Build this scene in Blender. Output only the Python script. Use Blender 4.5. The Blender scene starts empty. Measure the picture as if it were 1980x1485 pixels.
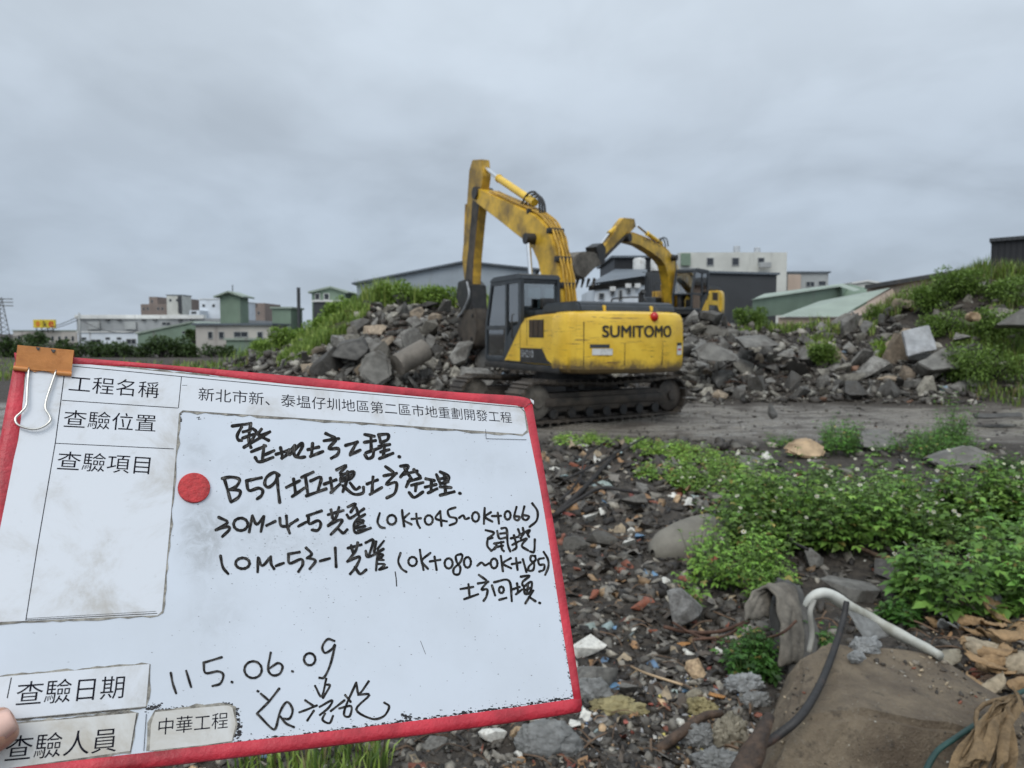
import bpy, bmesh, math, random
import numpy as np
from mathutils import Vector, Matrix, Quaternion
R = math.radians
SC = bpy.context.scene
COL = SC.collection
rnd = random.Random(11)

# ------------------------------------------------------------------ camera
FPX = 1450.0; TH = math.atan(97.5/1450); CAMZ = 1.8
cam_d = bpy.data.cameras.new('camera'); cam = bpy.data.objects.new('camera', cam_d); COL.objects.link(cam)
cam.location = (0, 0, CAMZ); cam.rotation_euler = (math.pi/2-TH, 0, 0)
cam_d.sensor_width = 36; cam_d.lens = 36*FPX/1980; cam_d.clip_start = 0.05; cam_d.clip_end = 5000
cam_d.dof.use_dof = True; cam_d.dof.focus_distance = 0.66; cam_d.dof.aperture_fstop = 13.0
SC.camera = cam

# ------------------------------------------------------------------ sky, sun, exposure
SUN_EL, SUN_AZ = 52, 200            # azimuth clockwise from +Y: behind the photographer
w = bpy.data.worlds.new('World'); SC.world = w; w.use_nodes = True
nt = w.node_tree; N = nt.nodes; L = nt.links
for n in list(N): N.remove(n)
def nn(t, **k):
    n = N.new(t)
    for a, b in k.items(): setattr(n, a, b)
    return n
out = nn('ShaderNodeOutputWorld'); bg = nn('ShaderNodeBackground'); bg.inputs[1].default_value = 0.1
sky = nn('ShaderNodeTexSky', sky_type='NISHITA', sun_disc=False, sun_elevation=R(SUN_EL), sun_rotation=R(SUN_AZ))
tc = nn('ShaderNodeTexCoord'); sep = nn('ShaderNodeSeparateXYZ'); L.new(tc.outputs['Generated'], sep.inputs[0])
def mth(op, a, b=None, c=None):
    n = nn('ShaderNodeMath', operation=op)
    for i, v in enumerate((a, b, c)):
        if v is None: continue
        if isinstance(v, (int, float)): n.inputs[i].default_value = v
        else: L.new(v, n.inputs[i])
    return n.outputs[0]
zz = mth('ADD', mth('MAXIMUM', sep.outputs[2], 0.0), 0.30)
px_ = mth('DIVIDE', sep.outputs[0], zz); py_ = mth('DIVIDE', sep.outputs[1], zz)
cmb = nn('ShaderNodeCombineXYZ'); L.new(px_, cmb.inputs[0]); L.new(py_, cmb.inputs[1])
def noise_w(scale, det, rough, off, sx=1.0, sy=1.0, dist=0.4):
    mp = nn('ShaderNodeMapping'); mp.inputs[1].default_value = off; mp.inputs[3].default_value = (sx, sy, 1)
    L.new(cmb.outputs[0], mp.inputs[0])
    t = nn('ShaderNodeTexNoise'); t.inputs['Scale'].default_value = scale; t.inputs['Detail'].default_value = det
    t.inputs['Roughness'].default_value = rough; t.inputs['Distortion'].default_value = dist
    L.new(mp.outputs[0], t.inputs['Vector']); return t.outputs[0]
n1 = noise_w(0.95, 5, 0.5, (3.1, 7.7, 0)); n2 = noise_w(1.9, 5, 0.5, (8.3, 1.2, 4), 0.75, 0.8, 0.5)
def mr(v, a, b, c, d, smooth=True):
    n = nn('ShaderNodeMapRange', interpolation_type='SMOOTHSTEP' if smooth else 'LINEAR')
    L.new(v, n.inputs[0])
    for i, x in enumerate((a, b, c, d)): n.inputs[i+1].default_value = x
    return n.outputs[0]
streak = mth('MULTIPLY', mr(n2, 0.46, 0.72, 0, 1), mr(n1, 0.42, 0.6, 0.1, 1))
n4 = noise_w(4.2, 4, 0.5, (1.3, 4.4, 9), 0.9, 0.7, 0.3); soft = mth('MULTIPLY', mr(n1, 0.3, 0.7, 1.06, 0.92), mr(n4, 0.35, 0.68, 1.03, 0.93))
side = mr(sep.outputs[0], -0.35, 0.5, 0.25, 1.0)           # the heavier banks lie to the east
shade = mth('MULTIPLY', soft, mth('SUBTRACT', 1.0, mth('MULTIPLY', mth('MULTIPLY', streak, side), 0.36)))
zen = mr(sep.outputs[2], 0.45, 0.95, 1.0, 1.6)               # an overcast sky is brightest overhead
back = mr(sep.outputs[1], 0.15, -0.7, 1.0, 1.35)              # and towards the veiled sun behind the camera
low = mr(sep.outputs[2], 0.02, 0.42, 0.99, 1.18)
gain = mth('MULTIPLY', mth('MULTIPLY', shade, zen), mth('MULTIPLY', back, low))
hue = nn('ShaderNodeMix', data_type='RGBA'); L.new(mr(sep.outputs[2], 0.0, 0.42, 0, 1), hue.inputs[0])
hue.inputs[6].default_value = (4.6, 5.4, 6.45, 1); hue.inputs[7].default_value = (5.5, 6.2, 6.95, 1)
mixh = nn('ShaderNodeMix', data_type='RGBA', blend_type='MULTIPLY'); mixh.inputs[0].default_value = 1
L.new(hue.outputs[2], mixh.inputs[6]); L.new(gain, mixh.inputs[7])
mixs = nn('ShaderNodeMix', data_type='RGBA'); mixs.inputs[0].default_value = 0.93
L.new(sky.outputs[0], mixs.inputs[6]); L.new(mixh.outputs[2], mixs.inputs[7])
L.new(mixs.outputs[2], bg.inputs[0]); L.new(bg.outputs[0], out.inputs[0])

sun_d = bpy.data.lights.new('sun', 'SUN'); sun_d.energy = 1.4; sun_d.angle = R(35); sun_d.color = (1.0, 0.96, 0.9)
sun = bpy.data.objects.new('sun', sun_d); COL.objects.link(sun)
_a, _e = R(SUN_AZ), R(SUN_EL)
_dir = Vector((math.sin(_a)*math.cos(_e), math.cos(_a)*math.cos(_e), math.sin(_e)))
sun.rotation_euler = _dir.to_track_quat('Z', 'Y').to_euler(); sun.location = (0, -10, 20)
SC.view_settings.view_transform = 'Standard'; SC.view_settings.look = 'None'
SC.view_settings.exposure = 0.0; SC.view_settings.gamma = 1.0; SC.view_settings.use_curve_mapping = False
SC.render.engine = 'CYCLES'
try:
    SC.cycles.use_denoising = True; SC.cycles.max_bounces = 6; SC.cycles.transparent_max_bounces = 12
except Exception: pass

# ------------------------------------------------------------------ helpers: pixel rays (layout measuring), tagging, meshes
_F = np.array([0, math.cos(TH), -math.sin(TH)]); _U = np.array([0, math.sin(TH), math.cos(TH)]); _R = np.array([1., 0, 0])
CAM = np.array([0, 0, CAMZ])
def ray(px, py):
    return _F + (px-990)/FPX*_R - (py-742.5)/FPX*_U
def at(px, py, Y):
    d = ray(px, py); return CAM + d*(Y/d[1])

def tag(o, label=None, cat=None, group=None, kind=None):
    if label: o['label'] = label
    if cat: o['category'] = cat
    if group: o['group'] = group
    if kind: o['kind'] = kind
    return o
def empty(name, loc=(0, 0, 0), rz=0):
    o = bpy.data.objects.new(name, None); COL.objects.link(o); o.location = loc; o.rotation_euler.z = rz
    o.empty_display_size = 0.2
    return o
def make(name, V, Fc, mat, parent=None, smooth=False, cols=None, loc=None, rot=None):
    me = bpy.data.meshes.new(name)
    me.from_pydata([tuple(v) for v in V], [], [tuple(f) for f in Fc]); me.update()
    if mat: me.materials.append(mat)
    if smooth: me.polygons.foreach_set('use_smooth', [True]*len(me.polygons))
    if cols is not None:
        ca = me.color_attributes.new('Col', 'FLOAT_COLOR', 'POINT')
        ca.data.foreach_set('color', np.asarray(cols, np.float32).reshape(-1))
    o = bpy.data.objects.new(name, me); COL.objects.link(o)
    if parent: o.parent = parent
    if loc is not None: o.location = loc
    if rot is not None: o.rotation_euler = rot
    return o
def make_np(name, V, Fc, mat, parent=None, cols=None, smooth=False):
    """large meshes: V (n,3) array, Fc (m,k) array"""
    V = np.asarray(V, np.float32); Fc = np.asarray(Fc, np.int32); m, k = Fc.shape
    me = bpy.data.meshes.new(name)
    me.vertices.add(len(V)); me.vertices.foreach_set('co', V.reshape(-1))
    me.loops.add(m*k); me.loops.foreach_set('vertex_index', Fc.reshape(-1))
    me.polygons.add(m); me.polygons.foreach_set('loop_start', np.arange(0, m*k, k, dtype=np.int32))
    me.polygons.foreach_set('loop_total', np.full(m, k, np.int32))
    if smooth: me.polygons.foreach_set('use_smooth', np.ones(m, bool))
    me.update(calc_edges=True)
    if cols is not None:
        ca = me.color_attributes.new('Col', 'FLOAT_COLOR', 'POINT')
        ca.data.foreach_set('color', np.asarray(cols, np.float32).reshape(-1))
    if mat: me.materials.append(mat)
    o = bpy.data.objects.new(name, me); COL.objects.link(o)
    if parent: o.parent = parent
    return o

class MB:
    def __init__(s): s.V = []; s.F = []
    def add(s, V, Fc):
        b = len(s.V); s.V += [tuple(v) for v in V]; s.F += [tuple(i+b for i in f) for f in Fc]; return s
    def box(s, x0, x1, y0, y1, z0, z1, M=None):
        V = [(x, y, z) for z in (z0, z1) for y in (y0, y1) for x in (x0, x1)]
        if M is not None: V = [tuple(M @ Vector(v)) for v in V]
        return s.add(V, [(0, 2, 3, 1), (4, 5, 7, 6), (0, 1, 5, 4), (2, 6, 7, 3), (0, 4, 6, 2), (1, 3, 7, 5)])
    def bbox(s, x0, x1, y0, y1, z0, z1, b=0.02, M=None):
        bm = bmesh.new(); bmesh.ops.create_cube(bm, size=1)
        for v in bm.verts: v.co = Vector(((x0+x1)/2+v.co.x*(x1-x0), (y0+y1)/2+v.co.y*(y1-y0), (z0+z1)/2+v.co.z*(z1-z0)))
        bmesh.ops.bevel(bm, geom=bm.edges[:], offset=b, segments=2, affect='EDGES', profile=0.6)
        return s.bm(bm, M)
    def bm(s, bm, M=None):
        bm.verts.index_update()
        V = [tuple(M @ v.co) if M is not None else tuple(v.co) for v in bm.verts]
        s.add(V, [[v.index for v in f.verts] for f in bm.faces]); bm.free(); return s
    def prism(s, pts, fn, a, b, bev=0.0):
        """pts 2-D outline; fn(p, t) -> 3-D point at offset t; between offsets a and b"""
        bm = bmesh.new(); n = len(pts)
        A = [bm.verts.new(fn(p, a)) for p in pts]; B = [bm.verts.new(fn(p, b)) for p in pts]
        f1 = bm.faces.new(A); f2 = bm.faces.new(B[::-1])
        for i in range(n): bm.faces.new((A[i], B[i], B[(i+1) % n], A[(i+1) % n]))
        bmesh.ops.recalc_face_normals(bm, faces=bm.faces[:])
        if bev:
            bmesh.ops.bevel(bm, geom=[e for e in bm.edges], offset=bev, segments=2, affect='EDGES', clamp_overlap=True)
        bmesh.ops.triangulate(bm, faces=[f for f in bm.faces if len(f.verts) > 4])
        return s.bm(bm)
    def tube(s, pts, r, n=8, cap=True, flat=1.0):
        pts = [Vector(p) for p in pts]; rs = r if isinstance(r, (list, tuple)) else [r]*len(pts)
        V = []; up = None
        for i, p in enumerate(pts):
            t = (pts[min(i+1, len(pts)-1)]-pts[max(i-1, 0)]).normalized()
            if up is None:
                up = Vector((0, 0, 1)) if abs(t.z) < 0.9 else Vector((1, 0, 0))
            sd = t.cross(up)
            if sd.length < 1e-6: sd = t.orthogonal()
            sd.normalize(); up = sd.cross(t).normalized()
            for k in range(n):
                a = 2*math.pi*k/n
                V.append(p+(sd*math.cos(a)+up*math.sin(a)*flat)*rs[i])
        Fc = []
        for i in range(len(pts)-1):
            for k in range(n):
                Fc.append((i*n+k, i*n+(k+1) % n, (i+1)*n+(k+1) % n, (i+1)*n+k))
        if cap: Fc += [tuple(range(n))[::-1], tuple((len(pts)-1)*n+k for k in range(n))]
        return s.add(V, Fc)
    def cyl(s, a, b, r, n=20, r2=None): return s.tube([a, b], [r, r if r2 is None else r2], n)
    def build(s, name, mat, parent=None, smooth=False, **k):
        return make(name, s.V, s.F, mat, parent, smooth, **k)
def smooth_path(pts, n=6):
    P = [np.array(p, float) for p in pts]
    if len(P) < 3: return [P[0]+(P[1]-P[0])*t/n for t in range(n+1)]
    Q = [2*P[0]-P[1]]+P+[2*P[-1]-P[-2]]; out = []
    for i in range(1, len(Q)-2):
        for k in range(n):
            t = k/n; a, b, c, d = Q[i-1], Q[i], Q[i+1], Q[i+2]
            out.append(0.5*(2*b+(c-a)*t+(2*a-5*b+4*c-d)*t*t+(-a+3*b-3*c+d)*t**3))
    out.append(P[-1]); return out
def autosmooth(o, ang=40):
    o.data.polygons.foreach_set('use_smooth', [True]*len(o.data.polygons))
    try: o.data.set_sharp_from_angle(angle=R(ang))
    except Exception: pass
    return o

# ------------------------------------------------------------------ materials
def new_mat(name):
    m = bpy.data.materials.new(name); m.use_nodes = True
    t = m.node_tree; return m, t, t.nodes['Principled BSDF']
def tn(t, typ, ins=None, **k):
    n = t.nodes.new(typ)
    for a, b in k.items(): setattr(n, a, b)
    for a, b in (ins or {}).items():
        if isinstance(b, bpy.types.NodeSocket): t.links.new(b, n.inputs[a])
        else: n.inputs[a].default_value = b
    return n
def c4(c): return (c[0], c[1], c[2], 1)
def mixc(t, fac, a, b, mode='MIX'):
    n = t.nodes.new('ShaderNodeMix'); n.data_type = 'RGBA'; n.blend_type = mode
    for i, v in ((0, fac), (6, a), (7, b)):
        if isinstance(v, bpy.types.NodeSocket): t.links.new(v, n.inputs[i])
        elif i == 0: n.inputs[0].default_value = v
        else: n.inputs[i].default_value = c4(v)
    return n.outputs[2]
def rng(t, v, a, b, c=0.0, d=1.0):
    return tn(t, 'ShaderNodeMapRange', {0: v, 1: a, 2: b, 3: c, 4: d}, interpolation_type='SMOOTHSTEP').outputs[0]
def noise(t, vec, scale, det=5, rough=0.6, dist=0.0):
    return tn(t, 'ShaderNodeTexNoise', {'Vector': vec, 'Scale': scale, 'Detail': det, 'Roughness': rough, 'Distortion': dist}).outputs[0]
def ocoord(t, rand=True):
    o = tn(t, 'ShaderNodeTexCoord').outputs['Object']
    if not rand: return o
    r = tn(t, 'ShaderNodeObjectInfo').outputs['Random']
    r2 = tn(t, 'ShaderNodeMath', {0: r, 1: 37.0}, operation='MULTIPLY').outputs[0]
    return tn(t, 'ShaderNodeVectorMath', {0: o, 1: r2}, operation='ADD').outputs[0]
def bump(t, bs, h, strength=0.3, dist=0.02):
    b = tn(t, 'ShaderNodeBump', {'Strength': strength, 'Distance': dist, 'Height': h})
    t.links.new(b.outputs[0], bs.inputs['Normal'])
def pmat(name, col, rough=0.6, var=0.25, scale=6, bstr=0.15, bscale=None, metal=0.0, dirt=None, dirt_amt=0.5, coat=0.0, spec=0.5):
    m, t, bs = new_mat(name)
    v = ocoord(t); n = noise(t, v, scale)
    d = tuple(c*(1-var) for c in col); l = tuple(min(1, c*(1+var)) for c in col)
    c = mixc(t, rng(t, n, 0.3, 0.7), d, l)
    if dirt:
        nd = noise(t, v, scale*0.45, 7, 0.7)
        c = mixc(t, rng(t, nd, 0.62-dirt_amt*0.25, 0.72, 0, 0.9), c, dirt)
    t.links.new(c, bs.inputs['Base Color']); bs.inputs['Roughness'].default_value = rough
    bs.inputs['Metallic'].default_value = metal; bs.inputs['Coat Weight'].default_value = coat
    bs.inputs['Specular IOR Level'].default_value = spec
    if bstr: bump(t, bs, noise(t, v, bscale or scale*4, 6, 0.65), bstr)
    return m
# ------------------------------------------------------------------ ground: one sheet shaped from measured points
def P3(px, py, Y): p = at(px, py, Y); return (p[0], p[1], p[2])
CTRL = [(0, 0, .22), (3, 0, .22), (-3, 0, .22), (0, -6, .2), (8, -6, .2), (-8, -6, .2), (0, 2.2, .12), (2.5, 2.6, .1), (-2, 3, .1), (1, 4.5, .04), (4, 5, .1), (7, 6, .12),
        (-4, 6, .05), (0, 8, 0), (2.5, 8, .02), (5, 8.5, .14), (8, 9.5, .1), (2.5, 10.2, .02), (5.5, 11, .02), (-6, 11, 0), (12, 10, 0.15),
        (-4, 14, 0), (0, 14, 0), (3, 13.5, 0), (6, 13.5, -.02), (9.5, 13.5, 0), (14, 13.5, .05), (1.2, 16.7, 0), (4, 17, 0), (-1, 17.5, 0), (-5, 17.5, 0), (7.5, 17, 0), (-10, 17, 0),
        (-8.5, 20.5, .1), (-6, 19.8, .1), (-4, 19.4, .1), (-1.5, 19.4, .1), (1, 20, .1), (3.2, 20.3, .05), (5.1, 20.4, .05), (7, 20.2, .05), (8.6, 19.6, .05), (10.5, 18.4, .05), (12, 17.4, .08), (15, 17, .1),
        P3(700, 592, 25), P3(790, 588, 25), P3(880, 592, 25), P3(945, 600, 26), P3(1150, 612, 27), P3(650, 640, 23.5), P3(770, 650, 22.6), P3(850, 660, 22), P3(720, 700, 21.2), P3(880, 700, 21.4),
        P3(690, 605, 26), P3(610, 640, 26), P3(530, 675, 25), P3(480, 700, 25), P3(400, 712, 30), P3(300, 712, 30),
        P3(1340, 620, 27), P3(1420, 622, 28), P3(1500, 640, 27), P3(1600, 640, 26.5), P3(1680, 620, 25.2), P3(1740, 598, 24.6), P3(1800, 570, 24.2), P3(1850, 545, 24), P3(1915, 538, 24), P3(2000, 545, 24), P3(2200, 540, 24),
        P3(1400, 690, 23.3), P3(1500, 700, 23), P3(1600, 700, 23), P3(1720, 670, 22.6), P3(1850, 650, 21.5), P3(1980, 640, 21), P3(2150, 640, 21), P3(1920, 730, 19.5), P3(2100, 720, 19),
        (8, 32, 1.75), (9, 36, 1.65), (6, 36, 1.65), (8, 40, 1.5), (13, 34, 1.6), (17, 30, 2.6), (22, 28, 2.8), (20, 40, 1.2), (-4, 31, 1.4), (-4, 38, .5), (2, 34, 1.4), (-10, 32, .3), (-16, 24, .1), (-20, 40, .1), (2, 46, .5), (10, 52, .5),
        (0, 70, 0), (-40, 60, 0), (40, 60, .3), (-60, 20, 0), (60, 20, .5), (-40, 0, .1), (40, 0, .3), (0, -40, .2), (60, 110, 0), (-60, 110, 0)]
_C = np.array(CTRL, float)
def _phi(r): return r
_n = len(_C); _d = np.linalg.norm(_C[:, None, :2]-_C[None, :, :2], axis=2)
_A = np.zeros((_n+1, _n+1)); _A[:_n, :_n] = _phi(_d)-np.eye(_n)*0.15; _A[:_n, _n] = 1; _A[_n, :_n] = 1
_W = np.linalg.solve(_A, np.append(_C[:, 2], 0))
def hash2(ix, iy, s):
    h = (ix.astype(np.int64)*374761393+iy.astype(np.int64)*668265263+s*974634777) & 0x7fffffff
    h = ((h ^ (h >> 13))*1274126177) & 0x7fffffff
    return ((h ^ (h >> 16)) & 0xffff)/65535.0
def vnoise(x, y, s=0):
    ix = np.floor(x); iy = np.floor(y); fx = x-ix; fy = y-iy
    fx = fx*fx*(3-2*fx); fy = fy*fy*(3-2*fy)
    a = hash2(ix, iy, s); b = hash2(ix+1, iy, s); c = hash2(ix, iy+1, s); d = hash2(ix+1, iy+1, s)
    return (a*(1-fx)+b*fx)*(1-fy)+(c*(1-fx)+d*fx)*fy-0.5
def fbm(x, y, o=4, s=0):
    r = 0; a = 1.0
    for k in range(o): r = r+a*vnoise(x*2**k, y*2**k, s+k); a *= 0.5
    return r
def base_h(x, y):
    x = np.asarray(x, float); y = np.asarray(y, float); sh = x.shape; x = x.ravel(); y = y.ravel(); o = np.empty(len(x))
    for i in range(0, len(x), 20000):
        d = np.hypot(x[i:i+20000, None]-_C[None, :, 0], y[i:i+20000, None]-_C[None, :, 1])
        o[i:i+20000] = _phi(d) @ _W[:_n]+_W[_n]
    r = np.hypot(x, y-20); k = np.clip((r-55)/50, 0, 1)
    return (o*(1-k)).reshape(sh)
def road_w(x, y):
    """1 on the wet mud track"""
    lo = 12.0-0.02*x+0.9*vnoise(x*0.35, y*0+3, 5)+.5*vnoise(x*1.3, y*1.3, 8); hi = 19.6-np.clip(x-7, 0, 9)*0.36+0.9*vnoise(x*0.5, y*0+9, 6)+.6*vnoise(x*1.4, y*1.4, 9)
    return np.clip((y-lo)/1.3, 0, 1)*np.clip((hi-y)/1.1, 0, 1)
def H(x, y):
    x = np.asarray(x, float); y = np.asarray(y, float)
    rw = road_w(x, y); h = base_h(x, y)
    near = np.exp(-((y-5)/6)**2)
    h = h+(1-rw)*(0.10*fbm(x*0.9, y*0.9, 4, 20)*(0.5+0.9*(h > 0.3))+0.085*fbm(x*2.6, y*2.6, 4, 40)*near)
    rut = np.sin((y+0.10*x+0.25*fbm(x*.5, y*.5, 2, 70))*4.2)
    h = h+rw*(0.016*rut*np.clip(1.2-0.03*x, .3, 1)+0.07*fbm(x*0.9, y*1.5, 5, 60)+.03*fbm(x*4, y*5, 3, 64))
    return h
def hitv(PX, PY):
    PX = np.asarray(PX, float); PY = np.asarray(PY, float); n = len(PX)
    D = np.array([ray(a, b) for a, b in zip(PX, PY)]); D = D/D[:, 1:2]
    ts = np.geomspace(1.2, 60, 240); res = np.full(n, np.nan); prev = np.full(n, 1.2); pc = np.ones(n); done = np.zeros(n, bool)
    for t in ts:
        X = D[:, 0]*t; Y = np.full(n, t); Z = CAMZ+D[:, 2]*t
        G_ = base_fast(X, Y); below = (Z < G_) & ~done
        res[below] = prev[below]+(t-prev[below])*np.clip(pc[below]/(pc[below]-(Z-G_)[below]+1e-9), 0, 1); done |= below; prev[:] = t; pc = Z-G_
    P = CAM+D*res[:, None]; ok = done
    P[ok, 2] = H(P[ok, 0], P[ok, 1]); return P, ok
# coarse lookup so that ray marching stays quick
_gx = np.linspace(-25, 30, 330); _gy = np.linspace(0.5, 62, 400)
_G = H(*np.meshgrid(_gx, _gy, indexing='ij'))
def base_fast(x, y):
    u = np.clip((x+25)/55*329, 0, 328.999); v = np.clip((y-0.5)/61.5*399, 0, 398.999)
    i = u.astype(int); j = v.astype(int); a = u-i; b = v-j
    return (_G[i, j]*(1-a)+_G[i+1, j]*a)*(1-b)+(_G[i, j+1]*(1-a)+_G[i+1, j+1]*a)*b
def gp(px, py):
    P, ok = hitv([px], [py]); return P[0]
def hz(x, y): return float(H(np.array([x]), np.array([y]))[0])

def ground_material():
    m, t, bs = new_mat('soil_and_mud')
    v = tn(t, 'ShaderNodeNewGeometry').outputs['Position']
    road = tn(t, 'ShaderNodeAttribute', attribute_name='road').outputs['Fac']
    n1 = noise(t, v, 1.3, 7, 0.65); n2 = noise(t, v, 14, 6, 0.7)
    st = tn(t, 'ShaderNodeMapping', {0: v}); st.inputs[3].default_value = (0.6, 1.25, 1); n3 = noise(t, st.outputs[0], 1.5, 6, 0.6, 0.6)
    soil = mixc(t, rng(t, n2, 0.3, 0.7), (.014, .0105, .008), (.075, .06, .045))
    soil = mixc(t, rng(t, n1, 0.5, 0.7, 0, .6), soil, (.085, .07, .053))
    mud = mixc(t, rng(t, n3, 0.34, 0.66), (.07, .057, .044), (.30, .272, .23))
    mud = mixc(t, rng(t, n2, 0.55, 0.75, 0, .6), mud, (.045, .038, .031))
    mud = mixc(t, rng(t, n1, 0.6, 0.7, 0, .5), mud, (.16, .115, .07))
    t.links.new(mixc(t, road, soil, mud), bs.inputs['Base Color'])
    wet = rng(t, n3, 0.46, 0.58, 0.66, 0.13)
    rr = tn(t, 'ShaderNodeMix', {0: road, 2: 0.85, 3: wet}).outputs[0]; t.links.new(rr, bs.inputs['Roughness'])
    hmix = tn(t, 'ShaderNodeMath', {0: n2, 1: n1}, operation='ADD').outputs[0]
    bump(t, bs, hmix, 0.75, 0.08); return m
def build_ground():
    ang = np.radians(np.concatenate([np.arange(-180, -62, 6), np.arange(-62, 62, 0.33), np.arange(62, 180, 6)]))
    rad = np.concatenate([np.geomspace(0.5, 60, 300), np.geomspace(66, 2600, 34)])
    A, Rr = np.meshgrid(ang, rad, indexing='ij'); X = Rr*np.sin(A); Y = Rr*np.cos(A)
    Z = H(X, Y); V = np.stack([X, Y, Z], -1).reshape(-1, 3)
    na, nr = len(ang), len(rad); i, j = np.meshgrid(np.arange(na), np.arange(nr-1), indexing='ij'); i2 = (i+1) % na
    Fc = np.stack([i*nr+j, i2*nr+j, i2*nr+j+1, i*nr+j+1], -1).reshape(-1, 4)
    o = make_np('ground', V, Fc[:, ::-1], ground_material(), smooth=True)
    # closing disc under the photographer
    at_ = o.data.attributes.new('road', 'FLOAT', 'POINT'); at_.data.foreach_set('value', road_w(X, Y).reshape(-1).astype(np.float32))
    tag(o, 'dark rubble strewn soil with a wet grey mud track', 'ground', kind='structure'); return o
build_ground()

# ------------------------------------------------------------------ stones: templates, scattered masses, single chunks
def hull(pts, bev=0.0, sub=0, amp=0.0, seed=0, freq=2.0):
    bm = bmesh.new()
    for p in pts: bm.verts.new(p)
    r = bmesh.ops.convex_hull(bm, input=bm.verts[:])
    bmesh.ops.delete(bm, geom=list({g for g in r['geom_interior']+r['geom_unused'] if isinstance(g, bmesh.types.BMVert)}), context='VERTS')
    bmesh.ops.dissolve_limit(bm, angle_limit=R(14), verts=bm.verts[:], edges=bm.edges[:])
    if bev: bmesh.ops.bevel(bm, geom=bm.edges[:], offset=bev, segments=2, affect='EDGES', clamp_overlap=True)
    bmesh.ops.triangulate(bm, faces=bm.faces[:])
    if sub:
        bmesh.ops.subdivide_edges(bm, edges=bm.edges[:], cuts=sub, use_grid_fill=True)
        bmesh.ops.triangulate(bm, faces=bm.faces[:])
        for v in bm.verts:
            d = noise_vec(v.co*freq, seed)*amp+noise_vec(v.co*freq*3.1, seed+5)*amp*0.4
            v.co += d
    bm.normal_update(); bm.verts.index_update()
    V = [tuple(v.co) for v in bm.verts]; Fc = [[v.index for v in f.verts] for f in bm.faces]; bm.free(); return V, Fc
def noise_vec(p, s):
    from mathutils import noise as nz
    return nz.noise_vector(Vector(p)+Vector((s*7.3, s*3.1, s*1.7)))
def rock_points(rn, n, dims, boxy=0.5):
    out = []
    for _ in range(n):
        v = Vector((rn.gauss(0, 1), rn.gauss(0, 1), rn.gauss(0, 1))).normalized()
        m = max(abs(v.x), abs(v.y), abs(v.z)); k = (1-boxy)+boxy/m
        out.append((v.x*k*dims[0]*rn.uniform(.85, 1), v.y*k*dims[1]*rn.uniform(.85, 1), v.z*k*dims[2]*rn.uniform(.85, 1)))
    return out
PEB = []
for k in range(14):
    rn = random.Random(500+k); V, Fc = hull(rock_points(rn, 11, (1, rn.uniform(.6, .95), rn.uniform(.35, .75)), rn.uniform(.2, .7)))
    PEB.append((np.array(V), np.array(Fc)))
def scatter(name, pos, size, cols, mat, rn, parent=None, flat=(0.5, 1.0), lift=0.18):
    Vs, Fs, Cs = [], [], []; base = 0
    for p, s, c in zip(pos, size, cols):
        V, Fc = PEB[rn.randrange(len(PEB))]
        M = np.array((Quaternion((rn.gauss(0, .35)+1, rn.gauss(0, .35), rn.gauss(0, .35), rn.uniform(-3, 3))).normalized()).to_matrix())
        W = (V*np.array([s, s*rn.uniform(.7, 1), s*rn.uniform(*flat)])) @ M.T+np.array([p[0], p[1], p[2]+s*lift])
        Vs.append(W); Fs.append(Fc+base); base += len(V)
        Cs.append(np.tile(np.array([c[0], c[1], c[2], 1.0])*np.array([1, 1, 1, 1]), (len(V), 1)))
    return make_np(name, np.concatenate(Vs), np.concatenate(Fs), mat, parent, np.concatenate(Cs))
def attr_mat(name, rough=0.75, var=0.45, scale=30, bstr=0.4, wet=False, translucent=0.0, spec=0.4):
    m, t, bs = new_mat(name)
    c = tn(t, 'ShaderNodeAttribute', attribute_name='Col').outputs['Color']
    v = tn(t, 'ShaderNodeNewGeometry').outputs['Position']
    n = noise(t, v, scale, 6, 0.7)
    k = rng(t, n, 0.25, 0.75, 1-var, 1+var)
    cc = mixc(t, 1.0, c, (1, 1, 1), 'MULTIPLY')
    g = tn(t, 'ShaderNodeVectorMath', {0: c}, operation='SCALE'); t.links.new(k, g.inputs['Scale'])
    t.links.new(g.outputs[0], bs.inputs['Base Color']); bs.inputs['Roughness'].default_value = rough
    bs.inputs['Specular IOR Level'].default_value = spec
    if wet: t.links.new(rng(t, n, 0.4, 0.6, 0.35, 0.8), bs.inputs['Roughness'])
    if bstr: bump(t, bs, noise(t, v, scale*2, 6, 0.7), bstr, 0.01)
    if translucent:
        tr = tn(t, 'ShaderNodeBsdfTranslucent'); t.links.new(g.outputs[0], tr.inputs[0])
        mx = tn(t, 'ShaderNodeMixShader', {0: translucent}); t.links.new(bs.outputs[0], mx.inputs[1]); t.links.new(tr.outputs[0], mx.inputs[2])
        t.links.new(mx.outputs[0], t.nodes['Material Output'].inputs['Surface'])
    return m
M_STONES = attr_mat('mixed_stones', wet=True); M_LEAF = attr_mat('leaves', rough=0.5, var=0.2, scale=9, bstr=0, translucent=0.2, spec=0.35)
M_CHUNK = None
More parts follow.
